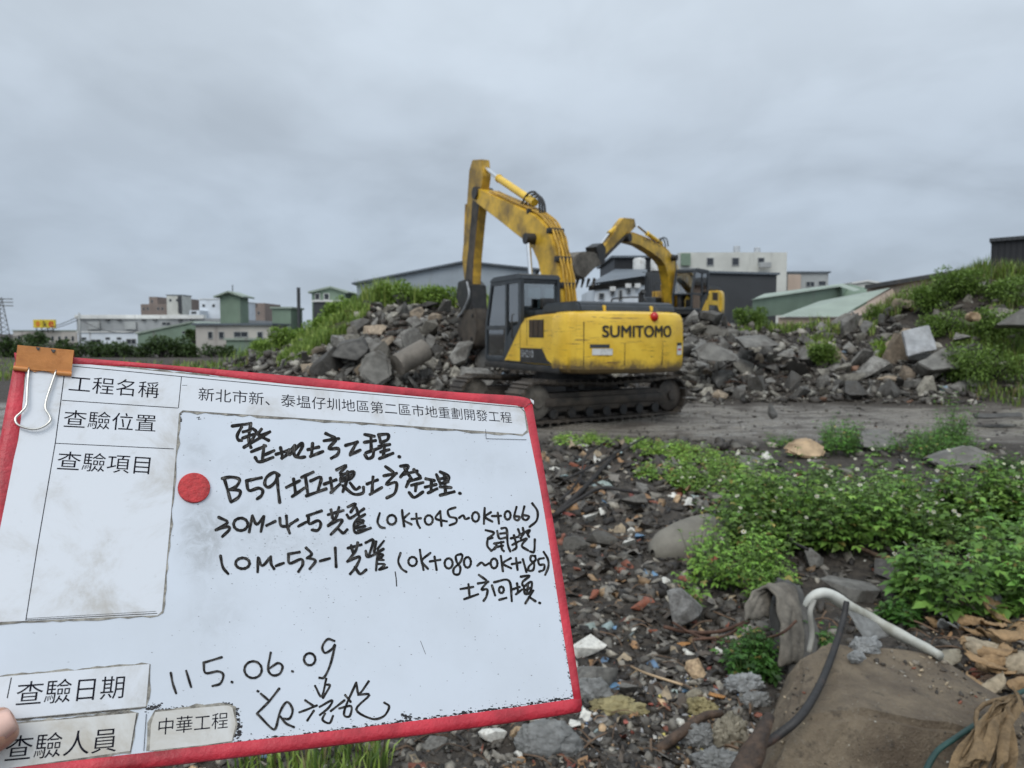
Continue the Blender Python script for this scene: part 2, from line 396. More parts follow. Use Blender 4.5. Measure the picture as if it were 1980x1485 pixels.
def chunk_material():
    m, t, bs = new_mat('broken_concrete')
    oi = tn(t, 'ShaderNodeObjectInfo'); v = ocoord(t)
    n1 = noise(t, v, 1.6, 6, 0.65); n2 = noise(t, v, 9, 7, 0.75)
    a = mixc(t, oi.outputs['Random'], (.072, .066, .057), (.35, .33, .29))
    a = mixc(t, 0.85, a, oi.outputs['Color'], 'MULTIPLY')
    a = mixc(t, rng(t, n1, 0.42, 0.68, 0, .75), a, (.055, .047, .038))
    k = rng(t, n2, 0.3, 0.72, 0.6, 1.35)
    g = tn(t, 'ShaderNodeVectorMath', {0: a}, operation='SCALE'); t.links.new(k, g.inputs['Scale'])
    t.links.new(g.outputs[0], bs.inputs['Base Color']); t.links.new(rng(t, n1, 0.3, 0.7, 0.55, 0.85), bs.inputs['Roughness'])
    bump(t, bs, n2, 0.6, 0.05); return m
M_CHUNK = chunk_material()
def inpoly(x, y, poly):
    ins = np.zeros(len(x), bool); n = len(poly)
    for i in range(n):
        x1, y1 = poly[i]; x2, y2 = poly[(i+1) % n]
        c = ((y1 > y) != (y2 > y)) & (x < (x2-x1)*(y-y1)/((y2-y1)+1e-9)+x1); ins ^= c
    return ins
def sample_poly(poly, n, rn):
    P = np.array(poly, float); lo = P.min(0); hi = P.max(0); X = []; Y = []
    g = np.random.default_rng(rn.randrange(1 << 30)); tot = 0; xs = np.zeros(0); ys = np.zeros(0)
    while len(xs) < n:
        x = g.uniform(lo[0], hi[0], n*2); y = g.uniform(lo[1], hi[1], n*2); k = inpoly(x, y, poly)
        xs = np.concatenate([xs, x[k]]); ys = np.concatenate([ys, y[k]])
    return xs[:n], ys[:n]
def pick(rn, pal):
    r = rn.random()*sum(p[0] for p in pal)
    for p in pal:
        r -= p[0]
        if r <= 0: break
    k = rn.uniform(.7, 1.3); return tuple(min(1, c*k) for c in p[1])

CHUNKS = []
for k in range(16):
    rn = random.Random(900+k)
    d = [(1, .8, .6), (1, .75, .26), (1, .85, .75), (1, .5, .34)][k % 4]
    CHUNKS.append(hull(rock_points(rn, rn.randint(9, 15), d, rn.uniform(.7, 1.05)), 0.018, 2, 0.03, k, 2.6))
chunk_mesh = []
def place_chunk(name, k, loc, size, rot, label, cat, group, tint=(1, 1, 1), squash=(1, 1, 1)):
    while len(chunk_mesh) <= k: chunk_mesh.append(None)
    if chunk_mesh[k] is None:
        o = make(name, *CHUNKS[k], M_CHUNK); autosmooth(o, 30); chunk_mesh[k] = o.data
    else:
        o = bpy.data.objects.new(name, chunk_mesh[k]); COL.objects.link(o)
    o.location = loc; o.rotation_euler = rot; o.scale = tuple(size*s for s in squash); o.color = (*tint, 1)
    return tag(o, label, cat, group)
def px_size(p): return p[1]/FPX
# sampled individual chunks on the two heaps
def heap(poly, n, smin, smax, group, where, seed, sep=0.34):
    rn = random.Random(seed); xs, ys = sample_poly(poly, n*26, rn); P, ok = hitv(xs, ys); got = []; shape = {0: 'block', 1: 'slab', 2: 'lump', 3: 'long piece'}
    ylo = min(p[1] for p in poly); yhi = max(p[1] for p in poly)
    for i in range(len(xs)):
        if len(got) >= n: break
        if not ok[i]: continue
        s = smin+(smax-smin)*rn.random()**2.2
        if ys[i] < 640: s = min(s, 46)
        if xs[i] < 600: s = min(s, 34)
        if any(math.hypot(xs[i]-a, (ys[i]-b)*1.5) < (s+c)*sep for a, b, c in got): continue
        got.append((xs[i], ys[i], s)); p = P[i]; size = s*p[1]/FPX*0.62; k = rn.randrange(16)
        v = rn.random(); tint = (1.25, 1.22, 1.12) if v > .82 else ((1.3, 1.05, .8) if v > .74 else (.85, .86, .88))
        colw = 'pale' if v > .82 else ('tan' if v > .74 else 'grey'); szw = 'large' if s > smin+.55*(smax-smin) else ('small' if s < smin+.2*(smax-smin) else 'medium')
        f = (ys[i]-ylo)/(yhi-ylo); lv = 'near the top of' if f < .35 else ('low on' if f > .7 else 'halfway up')
        place_chunk('concrete_chunk', k, (p[0], p[1], p[2]+size*0.28), size, (rn.gauss(0, .75), rn.gauss(0, .75), rn.uniform(0, 6.28)),
                    f'{szw} {colw} concrete {shape[k % 4]} {lv} {where}', 'rubble', group, tint)
    return got
HEAP_L = [(690, 585), (760, 580), (880, 585), (935, 600), (945, 740), (880, 770), (760, 760), (640, 735), (560, 715), (470, 700), (500, 690), (620, 685), (690, 640)]
HEAP_R = [(1325, 615), (1420, 635), (1500, 690), (1600, 695), (1700, 690), (1760, 660), (1900, 720), (1880, 760), (1780, 770), (1600, 768), (1330, 775)]
HEAP_R2 = [(1590, 640), (1700, 590), (1760, 600), (1740, 650), (1640, 680), (1560, 670)]
heap(HEAP_L, 135, 26, 96, 'broken concrete on the left rubble heap', 'the left rubble heap', 1)
heap(HEAP_R, 100, 26, 100, 'broken concrete on the right rubble heap', 'the right rubble heap', 2)
heap(HEAP_R2, 22, 22, 60, 'broken concrete below the grassy mound', 'the bank below the grassy mound', 3)
heap([(920, 735), (1010, 700), (1330, 700), (1335, 760), (1200, 770), (930, 770)], 16, 22, 55, 'broken concrete behind the big excavator', 'the ground behind the big excavator', 4)
heap([(1760, 600), (1850, 550), (1985, 545), (1985, 700), (1900, 690), (1820, 640)], 22, 20, 52, 'broken concrete among the weeds of the right mound', 'the weedy right mound', 5)
PAL_HEAP = [(6, (.045, .038, .031)), (4, (.12, .108, .09)), (2.5, (.25, .235, .2)), (1.4, (.035, .03, .026)), (.5, (.34, .31, .26)), (.12, (.2, .11, .07)), (.05, (.2, .26, .32))]
def rubble(name, poly, n, s0, s1, pal, label, seed, lift=0.0):
    rn = random.Random(seed); xs, ys = sample_poly(poly, n, rn); P, ok = hitv(xs, ys); P = P[ok]
    sz = [(s0+(s1-s0)*rn.random()**2.5)*p[1]/FPX*0.5 for p in P]
    o = scatter(name, P, sz, [pick(rn, pal) for _ in P], M_STONES, rn)
    return tag(o, label, 'rubble', kind='stuff')
rubble('rubble', [(430, 700), (690, 640), (700, 578), (890, 580), (960, 610), (1000, 780), (430, 760)], 4200, 4, 30, PAL_HEAP, 'small broken concrete and soil filling the left heap', 21)
rubble('rubble', [(1000, 690), (1330, 612), (1500, 640), (1700, 610), (1760, 640), (1920, 730), (1900, 785), (1600, 778), (1330, 785), (1000, 770)], 5000, 4, 30, PAL_HEAP, 'small broken concrete and soil along the right heap', 22)
rubble('rubble', [(1000, 775), (1980, 775), (2200, 870), (2200, 900), (1000, 850)], 1500, 2, 11, PAL_HEAP, 'clods and stones lying on the wet mud track', 23)
# single pieces one can point to
def solid(name, px_pts, label, cat, mat, bev=.02, amp=.02, sub=2, depth=(0.4, 0), seed=0, group=None, freq=2.5):
    """hull of traced points (px, py, Y) and the same points pushed back and down"""
    pts = []
    for a, b, Y in px_pts:
        p = at(a, b, Y); pts.append(tuple(p)); pts.append((p[0]*(1+depth[0]/Y*.5), p[1]+depth[0], p[2]+depth[1]))
    o = make(name, *hull(pts, bev, sub, amp, seed, freq), mat); autosmooth(o, 35)
    c = sum((Vector(v.co) for v in o.data.vertices), Vector())/len(o.data.vertices)
    o.data.transform(Matrix.Translation(-c)); o.location = c
    return tag(o, label, cat, group)
M_PALE = pmat('pale_concrete', (.34, .345, .35), .8, .25, 3, .5, 14, dirt=(.16, .15, .14), dirt_amt=.7)
M_GREYC = pmat('grey_concrete', (.15, .143, .127), .8, .3, 4, .5, 16, dirt=(.07, .06, .05), dirt_amt=.6)
M_DARKC = pmat('dark_concrete', (.075, .07, .062), .75, .4, 5, .6, 18, dirt=(.02, .018, .015), dirt_amt=.7)
M_TAN = pmat('tan_stone', (.42, .30, .18), .75, .3, 5, .4, 14, dirt=(.13, .07, .03), dirt_amt=.8)
M_BRICK = pmat('red_brick', (.27, .085, .045), .85, .35, 8, .5, 30, dirt=(.12, .08, .06), dirt_amt=.6)
solid('concrete_slab', [(1745, 640, 20.6), (1797, 630, 20.9), (1812, 676, 20.5), (1756, 690, 20.2)], 'square pale concrete slab standing upright against the grassy mound', 'slab', M_PALE, .02, .03, 2, (.18, 0))
solid('concrete_block', [(1775, 700, 19.6), (1825, 672, 20), (1860, 696, 19.6), (1855, 712, 19.2), (1800, 716, 19.2)], 'pale tilted concrete block below the upright slab', 'rubble', M_GREYC, .03, .05, 2, (.8, -.25))
solid('boulder', [(690, 722, 19.3), (700, 690, 19.5), (725, 678, 19.5), (750, 690, 19.5), (760, 730, 19.3), (725, 752, 19.2)], 'rounded dark grey boulder at the foot of the left heap', 'boulder', M_GREYC, .12, .05, 3, (.7, 0), 4)
o = MB().cyl(at(768, 706, 19.6), at(822, 676, 20.1), .3, 24).build('column_fragment', M_TAN and pmat('column_concrete', (.17, .15, .125), .8, .25, 4, .5, 16), smooth=False); autosmooth(o, 50)
tag(o, 'broken cylindrical concrete column lying beside the rounded boulder', 'column fragment')
solid('concrete_slab', [(655, 668, 20.8), (700, 655, 21.2), (712, 680, 20.8), (690, 698, 20.5), (640, 690, 20.5)], 'dark overhanging slab left of the rounded boulder', 'slab', M_DARKC, .03, .06, 2, (.6, .1))
solid('concrete_block', [(1340, 680, 20.8), (1370, 660, 21), (1425, 682, 20.9), (1435, 700, 20.6), (1390, 703, 20.5), (1345, 695, 20.5)], 'big smooth grey block beside the excavator counterweight', 'rubble', M_GREYC, .08, .05, 3, (.8, 0))
solid('concrete_slab', [(1425, 655, 22), (1480, 650, 22.3), (1512, 668, 21.8), (1440, 672, 21.5)], 'flat slab with a brown edge on the right heap', 'slab', M_GREYC, .02, .04, 2, (.8, .05))
solid('stone', [(1872, 612, 20), (1880, 602, 20), (1896, 603, 20), (1898, 618, 20), (1880, 620, 20)], 'round tan stone half buried in the grassy mound', 'stone', M_TAN, .04, .03, 2, (.4, 0))
solid('concrete_slab', [(1925, 628, 19.4), (1985, 592, 19.6), (2050, 600, 19.6), (2040, 630, 19.3)], 'sloping grey slab at the edge of the grassy mound', 'slab', M_GREYC, .03, .05, 2, (.5, -.1))
solid('stone', [(1490, 780, 14.2), (1497, 786, 14.2), (1505, 806, 14), (1492, 812, 14), (1486, 800, 14)], 'small dark upright lump in the wet mud', 'stone', M_DARKC, .02, .03, 2, (.15, 0))
solid('stone', [(1520, 872, 10.6), (1535, 853, 10.7), (1570, 850, 10.7), (1600, 868, 10.6), (1590, 884, 10.5), (1540, 884, 10.5)], 'rust stained tan stone beyond the green weeds', 'stone', M_TAN, .04, .04, 3, (.3, 0), 3)
solid('stone', [(1800, 888, 9.3), (1850, 866, 9.4), (1880, 861, 9.5), (1925, 888, 9.3), (1900, 905, 9.2), (1820, 905, 9.2)], 'large grey peaked stone behind the weeds', 'stone', M_GREYC, .03, .05, 3, (.6, -.1), 6)
solid('concrete_slab', [(1660, 842, 11.8), (1725, 836, 12), (1740, 850, 11.7), (1730, 868, 11.3), (1670, 866, 11.3)], 'flat grey slab between the two bushes', 'slab', M_GREYC, .03, .04, 2, (.5, 0))
solid('concrete_slab', [(1885, 800, 14.8), (1975, 797, 15), (1980, 806, 14.6), (1890, 808, 14.5)], 'thin dark slab lying on the mud track', 'slab', M_DARKC, .02, .03, 2, (.3, -.05))
# ------------------------------------------------------------------ foreground rubble
PAL_F = [(7, (.043, .036, .029)), (6, (.088, .078, .065)), (4, (.165, .15, .125)), (1.2, (.29, .26, .21)), (.17, (.52, .5, .44)), (.5, (.2, .07, .042)), (.8, (.22, .14, .075)),
         (.12, (.38, .26, .15)), (.06, (.1, .16, .24)), (.1, (.22, .27, .26)), (4, (.022, .018, .015)), (.03, (.45, .34, .06))]
def frubble(name, poly, n, s0, s1, pal, label, seed, pw=3.6):
    rn = random.Random(seed); xs, ys = sample_poly(poly, n, rn); P, ok = hitv(xs, ys); P = P[ok]
    sz = [(s0+(s1-s0)*rn.random()**pw)*p[1]/FPX*0.5 for p in P]
    return tag(scatter(name, P, sz, [pick(rn, pal) for _ in P], M_STONES, rn, lift=.02), label, 'rubble', kind='stuff')
frubble('gravel', [(900, 860), (1460, 850), (1500, 1000), (1440, 1485), (1500, 1560), (200, 1560), (700, 900)], 17000, 4, 46, PAL_F, 'small stones, brick crumbs and scraps covering the near ground', 31)
frubble('gravel', [(-700, 862), (950, 860), (760, 900), (240, 1560), (-700, 1560)], 6500, 4, 42, PAL_F, 'small stones and brick crumbs on the ground hidden behind the board', 30)
frubble('gravel', [(1400, 860), (2250, 870), (2300, 1560), (1400, 1560)], 6500, 4, 46, PAL_F, 'small stones and scraps under and behind the green weeds', 32)
PAL_W = [(3, (.40, .27, .14)), (2, (.5, .38, .24)), (2, (.2, .18, .16)), (1, (.55, .52, .45)), (1, (.22, .10, .05)), (.2, (.1, .2, .3)), (2, (.05, .04, .03))]
frubble('debris', [(1780, 1190), (2150, 1150), (2200, 1560), (1940, 1560), (1900, 1380), (1850, 1280)], 1300, 5, 26, PAL_W, 'tan shells, wood chips and scraps beside the concrete boulder', 33)
frubble('debris', [(1080, 1300), (1480, 1280), (1450, 1500), (1080, 1560)], 1300, 4, 24, [(3, (.3, .3, .3)), (2, (.5, .48, .44)), (3, (.07, .065, .06)), (1, (.4, .27, .14)), (.5, (.25, .07, .05)), (.4, (.12, .2, .35)), (.3, (.5, .42, .12))], 'torn plastic scraps and pebbles near the board corner', 34)

# single stones and brick pieces of the near ground
SMALL = []
def near_stone(px, py, wpx, k, tint, label, cat='stone', name='stone', group=None, sq=(1, 1, 1), mat=None, rz=0.0, tilt=0.2):
    p = gp(px, py+wpx*.25); s = wpx*p[1]/FPX*0.5/0.85
    o = place_chunk(name, k, (p[0], p[1], p[2]+s*.3), s, (rnd.uniform(-tilt, tilt), rnd.uniform(-tilt, tilt), rz or rnd.uniform(0, 6)), label, cat, group, tint, sq)
    if mat:
        o.data = o.data.copy(); o.data.materials[0] = mat
    return o
W_ = (3.2, 3.1, 2.8); G_ = (1, 1, 1); D_ = (.5, .48, .45); T_ = (2.2, 1.6, 1.0); B_ = (1.2, 1.6, 2.4)
M_WST = pmat('white_stone', (.62, .6, .54), .7, .2, 4, .3, 14, dirt=(.3, .25, .2), dirt_amt=.4)
M_BLUE = pmat('blue_plastic', (.10, .22, .36), .4, .4, 9, .3, 20, dirt=(.3, .33, .33), dirt_amt=.6)
M_CYAN = pmat('pale_green_plastic', (.36, .47, .47), .4, .2, 9, .2, 20)
M_ORG = pmat('orange_scrap', (.42, .2, .06), .7, .4, 9, .4, 20, dirt=(.12, .06, .03), dirt_amt=.8)
for a in [(1248, 942, 38, 4, G_, 'pale grey flat stone below the upper green patch', None, 0), (1336, 970, 22, 2, W_, 'small white pebble left of the green weeds', M_WST, 0),
          (1140, 1001, 34, 6, W_, 'long white stone near the right edge of the board', M_WST, .6), (1160, 990, 26, 2, T_, 'yellowish stone touching the long white stone', M_WST, 0),
          (1216, 1049, 30, 6, W_, 'oval white stone left of the concrete pipe piece', M_WST, .1), (1236, 1037, 24, 6, B_, 'bluish pebble behind the oval white stone', M_BLUE, .2),
          (1219, 1024, 18, 2, W_, 'small upright white chip above the oval white stone', M_WST, 0), (1112, 1052, 48, 8, D_, 'dark rounded stone beside the board edge', None, 0),
          (1164, 1040, 52, 0, D_, 'dark blocky stone left of the oval white stone', None, 0), (1284, 1127, 24, 2, W_, 'round cream stone below the concrete pipe piece', M_WST, 0),
          (1240, 960, 80, 9, D_, 'flat dark stone under the pale grey flat stone', None, .1), (1300, 1175, 110, 2, (.9, .93, 1), 'big rounded grey stone under the left weeds', None, .4),
          (1135, 1252, 60, 6, W_, 'big pale oblong stone touching the board corner', M_WST, 2.2), (1152, 1310, 84, 14, G_, 'grey flat stone with tan stain near the board corner', M_GREYC, .3),
          (1213, 1330, 48, 6, G_, 'small grey oval stone right of the flat stained stone', None, .2), (1350, 1290, 52, 2, T_, 'tan pyramid shaped stone below the rusty wires', M_TAN, 0),
          (1005, 1425, 48, 2, G_, 'smooth round brown pebble under the board', M_TAN, 0), (955, 1420, 44, 10, W_, 'pale rough stone left of the smooth brown pebble', M_WST, 0),
          (840, 1440, 42, 10, G_, 'pale grey rock under the lower board edge', M_GREYC, 0), (1000, 1458, 24, 2, W_, 'small cream stone below the smooth brown pebble', M_WST, 0),
          (1110, 1400, 32, 6, W_, 'pale pebble just below the board corner', M_WST, .2), (1560, 1080, 60, 2, G_, 'round grey stone in the gap of the weeds', M_GREYC, 0),
          (1645, 1126, 110, 5, G_, 'long flat grey stone in front of the round grey stone', M_GREYC, .05), (1700, 1085, 90, 9, D_, 'dark flat stone right of the round grey stone', M_DARKC, 0),
          (1450, 893, 46, 8, G_, 'grey stone behind the main weed patch', M_GREYC, 0), (1285, 905, 40, 13, D_, 'dark stone in the upper green patch', None, 0),
          (1700, 1190, 26, 2, D_, 'dark stone beside the white pipe', None, 0)]:
    near_stone(a[0], a[1], a[2], a[3], a[4], a[5], mat=a[6], rz=a[7], group='single stones of the near ground')
for a in [(1237, 1172, 46, 'red brick fragment left of the big rounded grey stone', .5), (1147, 1147, 36, 'chunky red brick fragment beside the board edge', 1), (1110, 897, 20, 'small red brick fragment at the upper left of the rubble', 0),
          (1262, 1222, 22, 'tiny red brick fragment near the rusty wires', 0), (1180, 952, 18, 'red brick crumb right of the dark branches', 0), (1115, 1098, 22, 'red brick crumb beside the middle board edge', 0)]:
    near_stone(a[0], a[1], a[2], 7, G_, a[3], 'brick', 'brick_fragment', 'brick pieces on the near ground', (1, .7, .8), M_BRICK, a[4])
for a in [(1188, 1322, 40, M_BLUE, 'crumpled blue plastic scrap near the board corner'), (1195, 872, 26, M_CYAN, 'pale blue plastic sheet scrap at the top of the rubble'), (1322, 1239, 26, M_ORG, 'small orange scrap below the rusty wires'),
          (1178, 1327, 20, M_ORG, 'small orange pebble below the crumpled blue scrap'), (1385, 1343, 34, M_ORG, 'rusty orange scrap beside the yellow foam'), (1088, 918, 22, M_CYAN, 'faded green plastic scrap beside the board top'), (1065, 1427, 22, M_BLUE, 'light blue scrap on the stone under the board'),
          (1090, 1425, 20, M_BLUE, 'second light blue scrap right of the first under the board')]:
    near_stone(a[0], a[1], a[2], 13, G_, a[4], 'scrap', 'plastic_scrap', 'coloured scraps on the near ground', (1, .8, .6), a[3])

# crumpled film: bags, foam, shells
def crumple(name, px, py, wpx, hpx, mat, label, cat, seed, Y=None, thick=.5, amp=.35, group=None, lift=0.4, freq=2.2):
    bm = bmesh.new(); bmesh.ops.create_icosphere(bm, subdivisions=5, radius=1)
    for v in bm.verts:
        n = v.co.normalized(); d = noise_vec(n*freq, seed); e = noise_vec(n*freq*2.7+d, seed+3)
        g_ = noise_vec(n*freq*5.2+e, seed+9)
        r = 1+amp*d.x+amp*.9*(.35-abs(e.y))-amp*.9*abs(e.x)+amp*.45*(.3-abs(g_.x)); v.co = n*r+d*amp*.4+e*amp*.35+g_*amp*.12
    p = gp(px, py+hpx*.3) if Y is None else at(px, py, Y); s = p[1]/FPX*.5
    for v in bm.verts: v.co = Vector((v.co.x*wpx*s, v.co.y*wpx*s*thick, v.co.z*hpx*s*1.05))
    V = [tuple(v.co) for v in bm.verts]; Fc = [[v.index for v in f.verts] for f in bm.faces]; bm.free()
    o = make(name, V, Fc, mat, smooth=True); o.location = (p[0], p[1], p[2]+(hpx*s*lift if Y is None else 0)); o.rotation_euler = (rnd.uniform(-.2, .2), rnd.uniform(-.3, .3), rnd.uniform(-.4, .4))
    return tag(o, label, cat, group)
def film_mat(name, col, rough=.35, tr=.35):
    m, t, bs = new_mat(name); v = ocoord(t); n = noise(t, v, 14, 7, .7, 1.0)
    t.links.new(mixc(t, rng(t, n, .3, .7), tuple(c*.55 for c in col), col), bs.inputs['Base Color']); bs.inputs['Roughness'].default_value = rough
    bump(t, bs, noise(t, v, 22, 7, .65, 1.5), .8, .03)
    tb = tn(t, 'ShaderNodeBsdfTranslucent', {0: c4(col)}); mx = tn(t, 'ShaderNodeMixShader', {0: tr})
    t.links.new(bs.outputs[0], mx.inputs[1]); t.links.new(tb.outputs[0], mx.inputs[2]); t.links.new(mx.outputs[0], t.nodes['Material Output'].inputs['Surface']); return m
M_FILM = film_mat('white_film', (.62, .63, .62)); M_GFILM = film_mat('grey_film', (.52, .52, .50), .35, .45); M_FOAM = film_mat('yellow_foam', (.52, .44, .22), .7, .2); M_CREAM = film_mat('cream_film', (.56, .5, .38)); M_SHELL = film_mat('tan_husk', (.50, .32, .16), .6, .15); M_SHELL2 = film_mat('pale_husk', (.58, .47, .32), .55, .15)
crumple('plastic_bag', 1410, 1418, 76, 74, M_CREAM, 'crumpled cream plastic bag between the sticks', 'bag', 2)
crumple('plastic_bag', 1355, 1425, 80, 52, M_GFILM, 'grey torn plastic bag left of the cream bag', 'bag', 3)
crumple('plastic_bag', 1390, 1468, 100, 50, M_GFILM, 'flat grey plastic bag at the bottom edge', 'bag', 4)
crumple('foam_lump', 1360, 1368, 62, 40, M_FOAM, 'dirty yellow foam lump above the brown stick', 'foam', 5)
crumple('shell', 1342, 1345, 40, 34, M_CREAM, 'pale cream shell behind the yellow foam', 'shell', 6, amp=.15)
crumple('foam_lump', 1190, 1362, 110, 34, M_FOAM, 'long flat yellowish foam strip right of the board corner', 'foam', 7, amp=.25)
crumple('plastic_bag', 1435, 1325, 70, 40, M_FILM, 'white torn plastic beside the concrete boulder', 'bag', 8)
crumple('plastic_bag', 1060, 1425, 130, 84, M_GFILM, 'large dirty grey bag under the board corner', 'bag', 9, amp=.2)
crumple('plastic_bag', 1150, 1335, 80, 60, M_GFILM, 'dirty grey bag behind the stained flat stone', 'bag', 10, amp=.25)
crumple('plastic_bag', 1460, 1355, 60, 34, M_GFILM, 'small grey plastic scrap left of the concrete boulder', 'bag', 12)
def curl(name, px, py, wpx, hpx, mat, label, cat, seed, group=None):
    rn = random.Random(seed); p = gp(px, py+hpx*.35); s = p[1]/FPX; V, Fc = [], []; nu, nv = 16, 9; W_, D_ = wpx*s, wpx*s*rn.uniform(.45, .75); bend = rn.uniform(1.2, 2.6); tw = rn.uniform(-.7, .7)
    W_ *= .8; D_ *= .8
    for i in range(nu+1):
        for j in range(nv+1):
            u, v = i/nu-.5, j/nv-.5; wd = math.sqrt(max(.04, 1-(2*u)**2))*(1+.25*noise_vec((u*5, seed, 0), 3).x); a = v*bend*wd
            q = Vector((u*W_, math.sin(a)/bend*D_, math.cos(a)/bend*D_*1.1+.25*hpx*s)); q += noise_vec((u*6, v*6, seed), 1)*.05*W_+noise_vec((u*16, v*14, seed), 2)*.022*W_
            q.z += tw*u*v*D_; V.append(tuple(q))
    for i in range(nu):
        for j in range(nv): k = i*(nv+1)+j; Fc.append((k, k+1, k+nv+2, k+nv+1))
    o = make(name, V, Fc, mat, smooth=True); md = o.modifiers.new('t', 'SOLIDIFY'); md.thickness = .003
    o.location = (p[0], p[1], p[2]+.1*hpx*s); o.rotation_euler = (rn.uniform(-.6, .9), rn.uniform(-.5, .5), rn.uniform(-1.2, 1.2)); return tag(o, label, cat, group)
_hx, _hy = sample_poly([(1800, 1190), (1985, 1165), (2060, 1250), (2040, 1400), (1960, 1380), (1900, 1350), (1840, 1285)], 30, random.Random(17))
HUSK = [(float(a), float(b), 36+(i*37) % 40, 18+(i*23) % 22) for i, (a, b) in enumerate(zip(_hx, _hy))]+[(1905, 1205, 60, 30), (1960, 1215, 80, 40), (1890, 1235, 70, 26), (1945, 1245, 90, 40), (1990, 1240, 60, 40), (1870, 1262, 90, 34), (1915, 1275, 100, 46), (1970, 1285, 70, 50), (1830, 1282, 60, 30), (1895, 1300, 80, 44),
        (1960, 1320, 60, 40), (1815, 1190, 34, 44), (1785, 1205, 60, 22), (1925, 1330, 70, 30), (1885, 1335, 60, 26), (1965, 1370, 60, 50), (1745, 1375, 56, 34), (1800, 1355, 50, 34), (1990, 1180, 60, 30), (1850, 1215, 50, 20)]
HW = ['by the white pipe end', 'at the picture edge under the leaves', 'behind the concrete boulder', 'above the concrete boulder', 'beside the green strap']
for i, (a, b, c_, d_) in enumerate(HUSK):
    mt = (M_SHELL, M_SHELL2, M_CREAM, M_GFILM)[(i*7 % 10) % 4 if i % 3 else 0]
    cn = {M_SHELL: 'tan', M_SHELL2: 'pale brown', M_CREAM: 'cream', M_GFILM: 'grey'}[mt]
    wh = HW[1] if a > 1950 and b < 1260 else HW[0] if b < 1225 else (HW[4] if b > 1315 and a > 1850 else HW[3] if a > 1900 else HW[2])
    curl('husk_scrap', a, b, c_*1.15, d_*1.2, mt, f'{"large" if c_ > 75 else "small"} {cn} crumpled husk {wh}', 'husk', 40+i, group='crumpled husks around the concrete boulder')

# the concrete boulder, the block under cloth, pipe, cables, wires, branches
def boulder_mat():
    m, t, bs = new_mat('rough_brown_concrete'); v = tn(t, 'ShaderNodeTexCoord').outputs['Object']; n1 = noise(t, v, 3.5, 7, .7); n2 = noise(t, v, 48, 5, .75); n3 = noise(t, v, 11, 6, .7)
    c = mixc(t, rng(t, n1, .32, .66), (.115, .082, .052), (.25, .195, .13)); c = mixc(t, rng(t, n3, .55, .68, 0, .7), c, (.05, .038, .028)); c = mixc(t, rng(t, n2, .58, .72, 0, .75), c, (.30, .27, .22)); c = mixc(t, rng(t, n2, .40, .28, 0, .8), c, (.02, .016, .012))
    dv = tn(t, 'ShaderNodeVectorMath', {0: v, 1: tn(t, 'ShaderNodeTexNoise', {'Vector': v, 'Scale': 5.0}).outputs['Color']}, operation='ADD').outputs[0]
    vo = tn(t, 'ShaderNodeTexVoronoi', {'Vector': dv, 'Scale': 1.35}, feature='DISTANCE_TO_EDGE').outputs[0]
    k = tn(t, 'ShaderNodeMath', {0: rng(t, vo, .03, .008), 1: rng(t, n3, .42, .6)}, operation='MULTIPLY').outputs[0]
    t.links.new(mixc(t, .0, c, (.30, .28, .235)), bs.inputs['Base Color']); t.links.new(rng(t, n1, .3, .7, .55, .9), bs.inputs['Roughness'])
    bump(t, bs, tn(t, 'ShaderNodeMath', {0: n3, 1: n2}, operation='ADD').outputs[0], .9, .03); return m
M_BOULD = boulder_mat()
pts = [tuple(at(*p)) for p in [(1545, 1278, 3.3), (1600, 1240, 3.4), (1700, 1248, 3.42), (1800, 1262, 3.4), (1845, 1325, 3.2), (1950, 1375, 3.1), (2060, 1430, 3.0), (1490, 1432, 2.82), (1530, 1392, 2.8), (1660, 1378, 2.74), (1800, 1390, 2.74), (1960, 1425, 2.75), (1450, 1530, 2.68), (1470, 1700, 2.5), (1700, 1720, 2.46), (1900, 1710, 2.5), (2150, 1600, 2.65), (1512, 1345, 3.1)]]
pts += [(1.0, 2.7, -.3), (2.6, 2.8, -.3), (2.4, 3.8, -.2), (1.3, 3.8, -.2)]
o = make('concrete_boulder', *hull(pts, .025, 4, .022, 3, 5.0), M_BOULD); autosmooth(o, 40); tag(o, 'huge brown concrete boulder filling the lower right corner', 'boulder')
from mathutils.bvhtree import BVHTree
bv = BVHTree.FromPolygons([v.co.copy() for v in o.data.vertices], [tuple(p.vertices) for p in o.data.polygons]); rn = random.Random(91); Ps, Ss, Cs = [], [], []
for poly_, n_, s1 in (([(1500, 1290), (1600, 1245), (1840, 1300), (2000, 1400), (1980, 1485), (1480, 1485)], 150, 9), ([(1640, 1250), (1830, 1275), (1990, 1400), (1990, 1485), (1900, 1400)], 190, 20), ([(1480, 1400), (1560, 1290), (1580, 1320), (1500, 1470)], 50, 12)):
    xs_, ys_ = sample_poly(poly_, n_, rn)
    for a, b in zip(xs_, ys_):
        d = ray(a, b); hit = bv.ray_cast(Vector(CAM), Vector(d))[0]
        if hit is not None: Ps.append(tuple(hit)); Ss.append((2+(s1-2)*rn.random()**2.5)*hit.y/FPX*.5); Cs.append(pick(rn, [(3, (.05, .04, .03)), (2, (.2, .17, .13)), (1, (.38, .3, .2)), (.6, (.5, .47, .4)), (.4, (.2, .07, .04))]))
tag(scatter('gravel', Ps, Ss, Cs, M_STONES, rn), 'crumbs of stone, shell and soil lying on the concrete boulder', 'gravel', kind='stuff')
solid('concrete_block', [(1505, 1160, 3.95), (1530, 1150, 4.0), (1575, 1190, 3.95), (1590, 1240, 3.85), (1580, 1310, 3.7), (1515, 1318, 3.66), (1508, 1240, 3.8)], 'dark upright concrete block half covered by grey cloth', 'rubble', M_DARKC, .03, .03, 3, (.35, .02), 5, freq=4)
